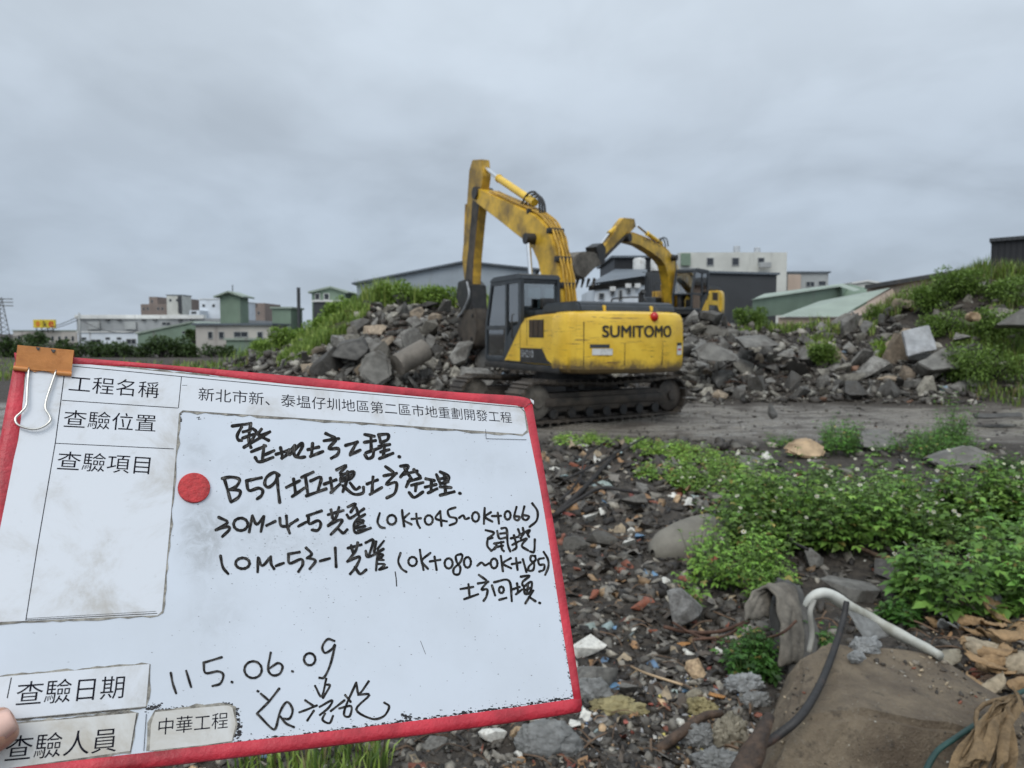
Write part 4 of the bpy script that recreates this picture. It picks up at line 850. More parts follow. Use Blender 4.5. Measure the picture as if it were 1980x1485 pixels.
def mud_yellow():
    """yellow paint caked with mud towards the lower edge"""
    m = yellow_mat(); m.name = 'muddy_yellow_paint'; t = m.node_tree; bs = t.nodes['Principled BSDF']; v = tn(t, 'ShaderNodeTexCoord').outputs['Object']
    z = tn(t, 'ShaderNodeSeparateXYZ', {0: v}).outputs[2]; n = noise(t, v, 3.2, 7, .7)
    s = tn(t, 'ShaderNodeMath', {0: n, 1: .55, 2: z}, operation='MULTIPLY_ADD').outputs[0]
    old = bs.inputs['Base Color'].links[0].from_socket
    t.links.new(mixc(t, rng(t, s, 1.62, 1.40, 0, .92), old, (.075, .05, .03)), bs.inputs['Base Color']); return m
M_YEL_P = yellow_mat(); M_YEL_M = mud_yellow()
M_YEL_D = pmat('grimy_yellow_paint', (.52, .30, .03), .45, .3, 2.5, .2, 12, dirt=(.07, .045, .025), dirt_amt=.75)
M_YEL_B = pmat('smeared_yellow_paint', (.66, .40, .03), .42, .22, 2.2, .15, 12, dirt=(.07, .043, .022), dirt_amt=.85)
M_ARM = pmat('caked_yellow_paint', (.50, .30, .03), .5, .35, 2.2, .3, 12, dirt=(.055, .036, .02), dirt_amt=1.0)
M_STEEL = pmat('muddy_steel', (.042, .034, .027), .65, .5, 3, .6, 14, dirt=(.115, .09, .065), dirt_amt=.85)
M_DKPAINT = pmat('dark_grey_paint', (.032, .037, .042), .38, .25, 4, .1, 12, dirt=(.09, .08, .07), dirt_amt=.3)
M_BLACK = pmat('black_steel', (.018, .017, .016), .5, .4, 5, .3, 12, dirt=(.05, .04, .03), dirt_amt=.6)
M_CHROME = pmat('chrome_rod', (.75, .75, .75), .2, .05, 5, 0, metal=1.0)
M_RED = pmat('red_lamp', (.5, .015, .012), .25, .1, 5, 0)
M_TEXT = pmat('black_decal', (.025, .023, .02), .5, .4, 9, 0)
M_MUDDY = pmat('caked_mud', (.13, .115, .095), .9, .4, 4, .8, 12, dirt=(.06, .05, .04), dirt_amt=.6)
M_WHITE = pmat('white_paint', (.6, .6, .58), .5, .1, 6, .05, dirt=(.3, .28, .25), dirt_amt=.4)
def glass_mat():
    m, t, bs = new_mat('cab_glass'); tr = tn(t, 'ShaderNodeBsdfTransparent', {0: (.62, .68, .68, 1)}); gl = tn(t, 'ShaderNodeBsdfGlossy', {0: (1, 1, 1, 1), 1: .04})
    fr = tn(t, 'ShaderNodeFresnel', {0: 1.5}).outputs[0]; k = tn(t, 'ShaderNodeMath', {0: fr, 1: 1.2, 2: .16}, operation='MULTIPLY_ADD').outputs[0]
    mx = tn(t, 'ShaderNodeMixShader', {0: k}); t.links.new(tr.outputs[0], mx.inputs[1]); t.links.new(gl.outputs[0], mx.inputs[2]); t.links.new(mx.outputs[0], t.nodes['Material Output'].inputs['Surface']); return m
M_GLASS = glass_mat()
_cv = {}
def text_mesh(s, offset=0.0, bold=False):
    cu = bpy.data.curves.new('lettering', 'FONT'); cu.body = s; cu.size = 1; cu.offset = offset; cu.resolution_u = 6
    ob = bpy.data.objects.new('lettering', cu); COL.objects.link(ob); bpy.context.view_layer.update()
    me = bpy.data.meshes.new_from_object(ob.evaluated_get(bpy.context.evaluated_depsgraph_get()))
    V = np.array([v.co[:] for v in me.vertices]); Fc = [tuple(p.vertices) for p in me.polygons]
    bpy.data.objects.remove(ob); bpy.data.meshes.remove(me); return V, Fc

def excavator(loc, yaw, track_yaw, trace, tool, label):
    b = R(yaw); root = empty('excavator', loc, 0); tag(root, label, 'excavator', 'excavators working on the rubble')
    up = empty('upper_structure', (0, 0, 0)); up.parent = root; up.rotation_euler.z = b+math.pi/2      # local x = heading, y = left
    dv = np.array([-math.sin(b), math.cos(b), 0]); lv = np.array([-math.cos(b), -math.sin(b), 0]); C = np.array(loc, float)
    # parts hang on the excavator itself; the turn of the upper structure is baked into their vertices
    bpy.data.objects.remove(up); MU = Matrix.Rotation(b+math.pi/2, 4, 'Z')
    def part(mb, name, mat, parent=None, smooth=True, ang=35):
        o = mb.build(name, mat, parent or root); o.data.transform(Matrix.Identity(4))
        o.rotation_euler.z = 0 if parent else b+math.pi/2
        if smooth: autosmooth(o, ang)
        return o
    def onplane(px, py, yoff):
        d = ray(px, py); n = np.array([lv[0], lv[1], 0]); o = C+lv*yoff; t = ((o-CAM)@n)/(d@n); p = CAM+d*t-C
        return (p@dv, p[2])
    # undercarriage
    MT = Matrix.Rotation(R(track_yaw)-b, 4, 'Z')
    for sy in (-1, 1):
        y0, y1 = (sy*1.2-.3, sy*1.2+.3); fr = MB(); Lh, rad, zc = 1.78, .37, .45
        fr.bbox(-1.55, 1.55, sy*1.2-.16, sy*1.2+.16, .22, .62, .05, MT); fr.bbox(-1.75, 1.75, sy*1.2-.22, sy*1.2+.22, .34, .52, .05, MT)
        tr = part(fr, 'track', M_STEEL)
        bl = MB(); n = 46; per = 4*Lh+2*math.pi*rad
        for k in range(n):
            s = k*per/n
            if s < 2*Lh: x, z, a = -Lh+s, zc-rad, 0
            elif s < 2*Lh+math.pi*rad: q = (s-2*Lh)/rad; x, z, a = Lh+rad*math.sin(q), zc-rad*math.cos(q), q
            elif s < 4*Lh+math.pi*rad: q = s-2*Lh-math.pi*rad; x, z, a = Lh-q, zc+rad-.055*math.sin(math.pi*q/(2*Lh))**2-.02*math.sin(3*math.pi*q/(2*Lh))**2, math.pi
            else: q = (s-4*Lh-math.pi*rad)/rad; x, z, a = -Lh-rad*math.sin(q), zc+rad*math.cos(q), math.pi+q
            M = MT @ Matrix.Translation((x, sy*1.2, z)) @ Matrix.Rotation(-a, 4, 'Y'); w_ = per/n*.48
            bl.box(-w_, w_, -.3, .3, -.045, 0, M); bl.box(-.02, .02, -.3, .3, -.085, -.045, M); bl.box(-w_*.9, w_*.9, -.09, .09, 0, .05, M)
        part(bl, 'track_belt', M_STEEL, tr, False)
        for nm, x, r in (('sprocket', -Lh, .34), ('idler', Lh, .35)):
            wmb = MB(); c0 = Vector((x, sy*1.2, zc)); e = Vector((0, .17, 0))
            wmb.tube([MT@(c0-e*1.3), MT@(c0-e), MT@(c0+e), MT@(c0+e*1.3)], [r*.55, r, r, r*.55], 28); wmb.tube([MT@(c0-e*1.6), MT@(c0+e*1.6)], r*.3, 16)
            if nm == 'sprocket':
                for k in range(11): wmb.box(r-.02, r+.06, -.05, .05, -.035, .035, MT @ Matrix.Translation(c0) @ Matrix.Rotation(k*.571, 4, 'Y'))
            part(wmb, nm, M_MUDDY if nm == 'idler' else M_STEEL, tr)
        for k in range(7):
            part(MB().cyl(MT@Vector((-1.35+k*.45, sy*1.2-.2, .2)), MT@Vector((-1.35+k*.45, sy*1.2+.2, .2)), .1, 14), 'track_roller', M_BLACK, tr)
        for k in (-.6, .6): part(MB().cyl(MT@Vector((k, sy*1.2-.1, .72)), MT@Vector((k, sy*1.2+.1, .72)), .07, 12), 'carrier_roller', M_BLACK, tr)
        for o in list(tr.children): o.rotation_euler.z = 0
    cb = MB().bbox(-.75, .75, -.95, .95, .45, .8, .08, MT); cb.tube([(0, 0, .78), (0, 0, 1.06)], .72, 32)
    part(cb, 'carbody', M_BLACK)
    # house
    part(MB().bbox(-2.0, 1.5, -1.33, 1.36, 1.03, 1.17, .02).bbox(-1.2, .9, -.5, .5, .95, 1.1, .02), 'deck', M_BLACK)
    # counterweight: arc tail, rounded edges
    def outline(ins):
        P = []; rr = 2.75-ins; half = 1.36-ins; rc = .28
        am = math.asin((half-.05)/rr)
        pts = [(-1.72, half)]
        for k in range(6):
            a = k/5*math.pi/2*.9; pts.append((-1.95-(math.cos(am)*rr-2.12)*0-.0-math.sin(a)*rc*1.1, half-rc*.42*(1-math.cos(a))))
        for k in range(17):
            a = (am*.93)*(1-2*k/16); pts.append((-rr*math.cos(a)*1.0, rr*math.sin(a)))
        q = [(x, -y) for x, y in pts[:7]][::-1]; return pts+q
    lev = [(1.04, .10), (1.07, .04), (1.13, 0), (1.55, -.012), (2.0, 0), (2.1, .015), (2.17, .05), (2.21, .12), (2.225, .22)]
    V, Fc = [], []; n = None
    for z, ins in lev:
        o_ = outline(ins); n = len(o_); V += [(x, y, z) for x, y in o_]
    for i in range(len(lev)-1):
        for k in range(n): Fc.append((i*n+k, i*n+(k+1) % n, (i+1)*n+(k+1) % n, (i+1)*n+k))
    Fc += [tuple(range(n))[::-1], tuple((len(lev)-1)*n+k for k in range(n))]
    cwt = part(MB().add(V, Fc), 'counterweight', M_YEL_M, ang=28)
    # maker's name on the tail, bent to the arc
    tv, tf = text_mesh('SUMITOMO', 0); lo = tv.min(0); hi = tv.max(0); W_ = 1.62; sc = W_/(hi[0]-lo[0]); hh = .215/(hi[1]-lo[1]); X = []
    for x, y, z in tv:
        u = (x-lo[0])*sc-W_/2; a = -u/2.79; X.append((-2.7685*math.cos(a), 2.7685*math.sin(a)+.0, 1.735+(y-lo[1])*hh))
    nX = len(X); X = [p for k in range(4) for p in [(q[0]-.0006*k, q[1]+(.009, -.009, .004, -.004)[k], q[2]+(.005, -.005, -.005, .005)[k]) for q in X]]
    o = make('lettering', X, [tuple(i+nX*k for i in f) for k in range(4) for f in tf], M_TEXT, cwt)
    for (ya, yb, za, zb, mt, nm) in [(.98, .60, 1.40, 1.52, M_WHITE, 'sticker'), (1.02, .66, 1.535, 1.60, M_DKPAINT, 'sticker'), (-1.0, -1.17, 1.38, 1.56, M_WHITE, 'sticker'), (-1.0, -1.17, 1.565, 1.62, M_DKPAINT, 'sticker'), (-1.03, -1.14, 1.47, 1.5, M_RED, 'sticker')]:
        mb = MB(); st = [ya+(yb-ya)*k/4 for k in range(5)]; rr_ = 2.77 if mt is not M_RED else 2.773
        mb.add([(-math.sqrt(rr_**2-y*y), y, z) for z in (za, zb) for y in st], [(k, k+5, k+6, k+1) for k in range(4)]); part(mb, nm, mt, cwt, False)
    mb = MB(); bm = bmesh.new(); bmesh.ops.create_uvsphere(bm, u_segments=16, v_segments=10, radius=.085); mb.bm(bm, Matrix.Translation((-2.72, -.33, 2.12)) @ Matrix.Diagonal((1, 1, 1.1, 1)))
    mb.tube([(-2.62, -.33, 2.02), (-2.72, -.33, 2.05)], .03, 8); bl = part(mb, 'red_lamp', M_RED)
    for y in (1.12, .35, -.55):
        mb = MB(); x_ = -math.sqrt(2.756**2-y*y); mb.bbox(x_-.006, x_+.03, y-.006, y+.006, 1.15 if y > 1 else 1.2, 2.02 if y > 1 else 1.62, .002); part(mb, 'panel_seam', M_BLACK, cwt, False)
    for y in (.55, -.55): part(MB().bbox(-2.35, -2.25, y-.03, y+.03, 2.2, 2.34, .02), 'lifting_eye', M_YEL_P)
    # left rear body panel with louvres and model badge
    def xz(p, y): return (p[0], y, p[1])
    sp = [(-1.74, 1.18), (-1.74, 2.19), (-1.0, 2.17), (-.5, 2.12), (-.33, 2.02), (.1, 1.6), (.55, 1.18)]
    side = part(MB().prism(sp, xz, .25, 1.335, .035), 'side_panel', M_YEL_P)
    part(MB().box(-1.35, -.72, 1.33, 1.342, 1.72, 2.08), 'louvre_recess', M_BLACK, side, False)
    for k in range(3): part(MB().box(-1.33+k*.21, -1.17+k*.21, 1.34, 1.352, 1.74, 2.06), 'louvre', pmat('dark_brown_grille', (.05, .03, .015), .6), side, False)
    part(MB().prism([(-1.72, 1.2), (-1.5, 1.28), (-1.28, 1.5), (-.32, 1.5), (-.32, 1.2)], xz, 1.336, 1.342), 'badge_panel', M_BLACK, side, False)
    tv, tf = text_mesh('SH210', .006); lo = tv.min(0); hi = tv.max(0); make('lettering', [(-.36-(x-lo[0])*.56/(hi[0]-lo[0]), 1.346, 1.31+(y-lo[1])*.15/(hi[1]-lo[1])) for x, y, z in tv], tf, pmat('silver_decal', (.35, .36, .37), .4), side)
    part(MB().box(-.315, -.305, 1.325, 1.339, 1.2, 2.0).box(-.62, -.61, 1.325, 1.339, 1.55, 2.1), 'panel_seam', M_BLACK, side, False)
    # right side body, engine hood
    part(MB().bbox(-1.74, .1, -1.33, -.3, 1.17, 2.18, .05), 'right_body_panel', M_YEL_D)
    part(MB().bbox(.1, 1.25, -1.3, -.55, 1.17, 1.85, .06), 'fuel_tank', M_DKPAINT)
    part(MB().prism([(-2.35, 2.2), (-2.3, 2.36), (-2.2, 2.42), (-.95, 2.42), (-.85, 2.36), (-.8, 2.2)], xz, -1.15, 1.1, .04), 'engine_hood', M_DKPAINT)
    part(MB().bbox(-.8, -.1, -.9, .95, 2.12, 2.3, .05), 'front_hood', M_DKPAINT)
    part(MB().tube([(-1.5, -.9, 2.3), (-1.5, -.9, 2.62), (-1.58, -.9, 2.68)], .06, 12), 'exhaust_pipe', M_BLACK)
    for y in (-1.2,): part(MB().tube(smooth_path([(.1, y, 1.85), (.1, y, 2.5), (-.2, y, 2.6), (-1.2, y, 2.55), (-1.25, y, 2.2)], 4), .018, 6), 'handrail', M_BLACK)
    # cab
    cab = MB(); y0, y1 = .38, 1.32; prof = [(-.30, 1.18), (1.52, 1.18), (1.52, 1.95), (1.22, 2.9), (1.1, 3.02), (-.2, 3.02), (-.3, 2.92)]
    cab.bbox(-.3, 1.5, y0, y1, 1.17, 1.3, .02)
    cab.prism([(-.3, 1.25), (-.3, 2.05), (.12, 1.95), (.5, 1.62), (.6, 1.25)], xz, y1-.06, y1, .01)
    for y in (y0+.035, y1-.035):
        for (a, c_) in [((1.50, 1.2), (1.50, 1.95)), ((1.50, 1.95), (1.19, 2.93)), ((.42, 1.25), (.42, 2.95)), ((-.25, 1.2), (-.25, 2.95)), ((-.25, 2.95), (1.19, 2.95)), ((.42, 1.93), (1.5, 1.93))]:
            d_ = Vector((c_[0]-a[0], 0, c_[1]-a[1])); n_ = Vector((-d_.z, 0, d_.x)).normalized()*(.075 if a[0] < -.2 else .05)
            q = [(a[0]-n_.x, a[1]-n_.z), (c_[0]-n_.x, c_[1]-n_.z), (c_[0]+n_.x, c_[1]+n_.z), (a[0]+n_.x, a[1]+n_.z)]; cab.prism(q, xz, y-.04, y+.04, .01)
    for z in (2.0, 2.92): cab.bbox(-.29, -.2, y0, y1, z-.06, z+.06, .015)
    cab.bbox(-.29, -.22, y0, y1, 1.2, 2.0, .015); cab.bbox(1.15, 1.24, y0, y1, 2.87, 2.97, .015); cab.bbox(1.45, 1.54, y0, y1, 1.2, 1.35, .02); cab.bbox(1.45, 1.53, y0, y1, 1.88, 1.96, .015)
    cabo = part(cab, 'cab', M_DKPAINT)
    part(MB().prism([(-.33, 2.93), (-.30, 3.03), (-.2, 3.07), (1.05, 3.07), (1.2, 3.03), (1.27, 2.93)], xz, y0-.03, y1+.03, .03), 'roof', M_DKPAINT, cabo).rotation_euler.z = 0
    def pane(pts, y_a): return MB().prism(pts, xz, y_a-.004, y_a+.004)
    for (pts, y_) in [([(.47, 1.98), (1.44, 1.98), (1.16, 2.9), (.47, 2.9)], y1-.03), ([(-.18, 2.06), (.37, 2.06), (.37, 2.9), (-.18, 2.9)], y1-.03), ([(.62, 1.3), (1.45, 1.3), (1.45, 1.88), (.62, 1.88)], y1-.03),
                      ([(-.18, 2.06), (1.42, 2.06), (1.16, 2.9), (-.18, 2.9)], y0+.03)]:
        part(pane(pts, y_), 'window_pane', M_GLASS, cabo, False).rotation_euler.z = 0
    yz = lambda p, x: (x, p[0], p[1])
    part(MB().prism([(y0+.08, 2.06), (y1-.08, 2.06), (y1-.08, 2.86), (y0+.08, 2.86)], yz, -.25, -.242), 'rear_window', M_GLASS, cabo, False).rotation_euler.z = 0
    part(MB().add([(1.5, y0+.08, 1.96), (1.5, y1-.08, 1.96), (1.2, y1-.08, 2.9), (1.2, y0+.08, 2.9)], [(0, 1, 2, 3)]), 'windscreen', M_GLASS, cabo, False).rotation_euler.z = 0
    part(MB().bbox(.1, .62, .6, 1.1, 1.3, 1.72, .06).bbox(.02, .2, .6, 1.1, 1.65, 2.35, .06).bbox(.04, .16, .72, .98, 2.36, 2.58, .04), 'seat', M_BLACK, cabo).rotation_euler.z = 0
    part(MB().bbox(1.15, 1.4, .55, .75, 1.3, 2.05, .04), 'console', M_BLACK, cabo).rotation_euler.z = 0
    part(MB().bbox(-.2, 0, .45, .7, 1.95, 2.3, .04), 'storage_box', M_BLACK, cabo).rotation_euler.z = 0
    part(MB().tube([(-.02, 1.345, 1.7), (-.02, 1.39, 1.72), (-.02, 1.39, 2.2), (-.02, 1.345, 2.22)], .014, 6), 'door_handle', M_BLACK, cabo).rotation_euler.z = 0
    part(MB().tube([(-.45, .75, 2.2), (-.45, .75, 2.42)], .02, 6).bbox(-.5, -.4, .6, .92, 2.34, 2.55, .03), 'mirror', M_BLACK)
    # boom
    T = trace
    def pl(key, yo): return [onplane(a, c_, yo) for a, c_ in T[key]]
    bo = pl('boom_up', .22)+pl('boom_lo', .22)[::-1]
    boom = part(MB().prism(bo, xz, -.2, .2, .015), 'boom', M_YEL_B, ang=25)
    upl = [np.array(p) for p in smooth_path(pl('boom_up', .22), 4)]
    for k, yo in enumerate((-.15, -.07, .02, .10)):
        path = []
        for i, p in enumerate(upl[2:]):
            t_ = upl[min(i+3, len(upl)-1)]-upl[i+1]; n_ = np.array([-t_[1], t_[0]]); n_ = n_/(np.linalg.norm(n_)+1e-9); n_ = n_*(-1 if n_@np.array([1, -.6]) > 0 else 1)
            path.append((p[0]+n_[0]*.05, yo+.012*math.sin(i*1.3+k), p[1]+n_[1]*.05))
        part(MB().tube(path, .026, 7), 'hydraulic_pipe', M_YEL_D, boom).rotation_euler.z = 0
    for f_ in (.28, .5, .72, .88):
        i = int(f_*(len(upl)-1)); p = upl[i]; part(MB().bbox(p[0]-.06, p[0]+.06, -.21, .21, p[1]-.06, p[1]+.07, .02), 'pipe_clamp', M_BLACK, boom).rotation_euler.z = 0
    e = onplane(*T['elbow'], .22); part(MB().cyl((e[0], -.26, e[1]), (e[0], .26, e[1]), .17, 20), 'pivot_pin', M_BLACK, boom).rotation_euler.z = 0
    a_o = pl('arm_a', .12)+pl('arm_b', .12)[::-1]
    arm = part(MB().prism(a_o, xz, -.12, .12, .015), 'arm', M_ARM, ang=25)
    fr = pl('arm_wear', .12); part(MB().prism(fr, xz, -.126, .126), 'grease_patch', M_STEEL, arm, False).rotation_euler.z = 0
    def cyl2(name, p0, p1, p2, yo, r, mat, sub=None):
        A, B_, C_ = [onplane(*p, yo) for p in (p0, p1, p2)]; o = part(MB().tube([(A[0], yo, A[1]), (B_[0], yo, B_[1])], r, 16).tube([(B_[0], yo, B_[1]), (B_[0]+(C_[0]-B_[0])*.04, yo, B_[1]+(C_[1]-B_[1])*.04)], r*1.15, 16), name, mat)
        part(MB().tube([(B_[0], yo, B_[1]), (C_[0], yo, C_[1])], r*.55, 14), 'piston_rod', M_CHROME, o).rotation_euler.z = 0
    cyl2('arm_cylinder', *T['arm_cyl'], 0.0, .095, M_YEL_P)
    for yo in (-.36, .36):
        A = onplane(*T['boom_cyl'][0], .22); part(MB().tube([(.75, yo, 1.25), (.75+(A[0]-.75)*.5, yo, 1.25+(A[1]-1.25)*.5)], .095, 16), 'boom_cylinder', M_YEL_D)
        part(MB().tube([(.75+(A[0]-.75)*.5, yo, 1.25+(A[1]-1.25)*.5), (A[0], yo, A[1])], .055, 14), 'boom_rod', M_CHROME)
    A = onplane(*T['boom_cyl'][0], .22); part(MB().cyl((A[0], -.44, A[1]), (A[0], .44, A[1]), .13, 16), 'boom_cylinder_pin', M_BLACK)
    hs = pl('hoses', 0)
    for k in range(3): part(MB().tube(smooth_path([(p[0]-.05*k, -.12+.1*k, p[1]+.04*k) for p in hs], 5), .028, 7), 'hose', M_BLACK)
    cyl2('bucket_cylinder', *T['bkt_cyl'], 0.0, .075, M_YEL_D if tool == 'breaker' else M_YEL_P)
    lk = pl('link', .1); part(MB().prism(lk, xz, -.24, .24, .02), 'bucket_link', M_BLACK)
    if tool == 'breaker':
        br = pl('breaker', .2); bk = part(MB().prism(br, xz, -.24, .24, .03), 'breaker', M_STEEL)
        for q in T['bolts']:
            p = onplane(*q, .2); part(MB().cyl((p[0], -.27, p[1]), (p[0], .27, p[1]), .055, 10), 'bolt', M_BLACK, bk).rotation_euler.z = 0
        A, B_ = onplane(*T['chisel'][0], 0), onplane(*T['chisel'][1], 0); part(MB().tube([(A[0], 0, A[1]), (A[0]+(B_[0]-A[0])*.8, 0, A[1]+(B_[1]-A[1])*.8), (B_[0], 0, B_[1])], [.075, .075, .02], 14), 'chisel', pmat('rusty_chisel', (.13, .07, .05), .6), bk).rotation_euler.z = 0
        hp = pl('breaker_hose', .3); part(MB().tube(smooth_path([(p[0], .3, p[1]) for p in hp], 5), .032, 8), 'breaker_hose', pmat('grey_hose', (.3, .31, .32), .5))
    else:
        bu = pl('bucket', .5)
        bk = part(MB().prism(bu, xz, -.55, .55, .05), 'bucket', M_MUDDY)
        for k in range(5):
            p0, p1 = pl('teeth', 0); y = -.48+.24*k; part(MB().tube([(p0[0], y, p0[1]), (p1[0], y, p1[1])], [.07, .03], 6), 'tooth', M_STEEL, bk).rotation_euler.z = 0
        tv, tf = text_mesh('SUMITOMO', 0); lo = tv.min(0); hi = tv.max(0); A, B_ = pl('name', .21)
        A = np.array(A); B_ = np.array(B_); ex = (B_-A); ey = np.array([-ex[1], ex[0]])/np.linalg.norm(ex); ey *= (1 if ey[1] > 0 else -1)
        make('lettering', [((A+ex*(x-lo[0])/(hi[0]-lo[0])+ey*(y-lo[1])*.17/(hi[1]-lo[1]))[0], .206, (A+ex*(x-lo[0])/(hi[0]-lo[0])+ey*(y-lo[1])*.17/(hi[1]-lo[1]))[1]) for x, y, z in tv], tf, M_TEXT, boom)
    return root
TR1 = dict(boom_up=[(917, 362), (960, 382), (1004, 402), (1030, 415), (1050, 434), (1063, 460), (1071, 493), (1077, 525), (1082, 562), (1085, 612)],
           boom_lo=[(912, 386), (938, 407), (968, 430), (991, 449), (1015, 467), (1028, 482), (1038, 505), (1045, 535), (1052, 570), (1060, 618)],
           elbow=(919, 373), arm_a=[(913, 309), (907, 329), (904, 372), (901, 423), (893, 499), (898, 545), (904, 590)], arm_b=[(931, 308), (934, 340), (930, 372), (924, 423), (917, 499), (915, 545), (917, 590)],
           arm_wear=[(914, 378), (929, 376), (923, 425), (916, 500), (914, 540), (916, 588), (904, 588), (899, 550), (904, 500), (911, 425)],
           arm_cyl=[(1034, 392), (966, 346), (926, 314)], boom_cyl=[(1031, 462)], hoses=[(1010, 404), (1022, 384), (1036, 380), (1044, 395), (1046, 425)],
           bkt_cyl=[(904, 395), (901, 480), (901, 560)], link=[(894, 545), (908, 540), (919, 552), (921, 600), (900, 602), (890, 575)],
           breaker=[(890, 598), (922, 596), (925, 640), (920, 668), (908, 676), (895, 672), (886, 640)], bolts=[(895, 610), (917, 610), (895, 655), (915, 655)], chisel=[(903, 670), (894, 718)],
           breaker_hose=[(903, 545), (907, 570), (900, 592), (892, 606), (886, 612)])
excavator((1.24, 16.75, 0), 26, 122, TR1, 'breaker', 'large yellow excavator with a rock breaker in front of the rubble heaps')
TR2 = dict(boom_up=[(1216, 448), (1240, 456), (1274, 471), (1296, 486), (1309, 505), (1316, 530), (1319, 560), (1319, 596)], boom_lo=[(1216, 468), (1238, 474), (1261, 488), (1278, 501), (1287, 513), (1293, 535), (1297, 562), (1303, 600)],
           elbow=(1217, 459), arm_a=[(1207, 421), (1196, 434), (1185, 453), (1170, 474), (1155, 496)], arm_b=[(1227, 423), (1230, 438), (1210, 459), (1178, 492), (1160, 514)],
           arm_wear=[(1210, 452), (1204, 458), (1178, 484), (1162, 502), (1166, 506), (1178, 492), (1208, 462)], arm_cyl=[(1278, 471), (1252, 452), (1232, 436)], boom_cyl=[(1300, 499)], hoses=[(1268, 472), (1276, 463), (1284, 466), (1287, 480)],
           bkt_cyl=[(1197, 434), (1178, 450), (1160, 474)], link=[(1146, 478), (1160, 470), (1166, 480), (1164, 510), (1154, 514), (1150, 494)],
           bucket=[(1152, 488), (1130, 486), (1112, 494), (1104, 512), (1110, 532), (1128, 541), (1140, 528), (1150, 518), (1162, 512)], teeth=[(1128, 540), (1124, 556)], name=[(1243, 464), (1277, 478)])
p2 = at(1312, 612, 35.0)
excavator((p2[0], 35.0, 1.62), 143, 150, TR2, 'bucket', 'smaller looking yellow excavator with a muddy bucket standing on the heap behind')
# ------------------------------------------------------------------ buildings
def wall_mat(name, col, rib=0.0, rough=.7, dirt=(.2, .19, .17), amt=.45, axis=0):
    m, t, bs = new_mat(name); v = tn(t, 'ShaderNodeTexCoord').outputs['Object']; mp = tn(t, 'ShaderNodeMapping', {0: v}); mp.inputs[3].default_value = (1, 1, .15); n = noise(t, mp.outputs[0], .9, 7, .7)
    n2 = noise(t, v, .35, 5, .6); c = mixc(t, rng(t, n2, .3, .7), tuple(x*.86 for x in col), tuple(min(1, x*1.1) for x in col)); c = mixc(t, rng(t, n, .68-.25*amt, .75, 0, .8), c, dirt)
    t.links.new(c, bs.inputs['Base Color']); bs.inputs['Roughness'].default_value = rough
    if rib:
        wv = tn(t, 'ShaderNodeTexWave', {'Vector': v, 'Scale': rib}, bands_direction='DIAGONAL' if axis == 2 else ('X' if axis == 0 else 'Y')); bump(t, bs, wv.outputs['Fac'], .6, .08)
    return m
M_WGREY = wall_mat('grey_cladding', (.34, .35, .35), 2.2); M_WWHITE = wall_mat('white_wall', (.62, .66, .70)); M_WCREAM = wall_mat('cream_wall', (.58, .58, .53), 0, .8, (.3, .29, .26), .5); M_WGREEN = wall_mat('green_cladding', (.20, .27, .20), 2.0)
M_RGREEN = wall_mat('green_roof', (.30, .355, .29), 1.4, .5); M_WBEIGE = wall_mat('beige_wall', (.43, .40, .36), 0, .85, (.25, .22, .2), .6); M_WBLUE = wall_mat('blue_grey_cladding', (.32, .36, .395), 1.6); M_WDARK = wall_mat('dark_cladding', (.055, .058, .062), 2.0, .6, (.1, .1, .1))
M_WBLK = wall_mat('black_cladding', (.018, .018, .02), 1.8, .55, (.05, .05, .05)); M_WBROWN = wall_mat('brown_tile_wall', (.23, .185, .16), 0, .8); M_ROOFW = wall_mat('pale_roof', (.66, .66, .63), 0, .6); M_ROOFD = wall_mat('dark_roof', (.12, .14, .16), 1.0, .5); M_WTAN = wall_mat('tan_wall', (.45, .35, .28)); M_WIN = pmat('window_glass', (.03, .034, .04), .15, .3, .5, 0)
M_CORR = wall_mat('corrugated_grey', (.40, .41, .40), 2.4); M_SILVER = pmat('steel_tank', (.55, .56, .57), .3, .1, 2, 0, metal=.6)
GRP = 'buildings beyond the rubble heaps'
def ground_z(y): return -0.3
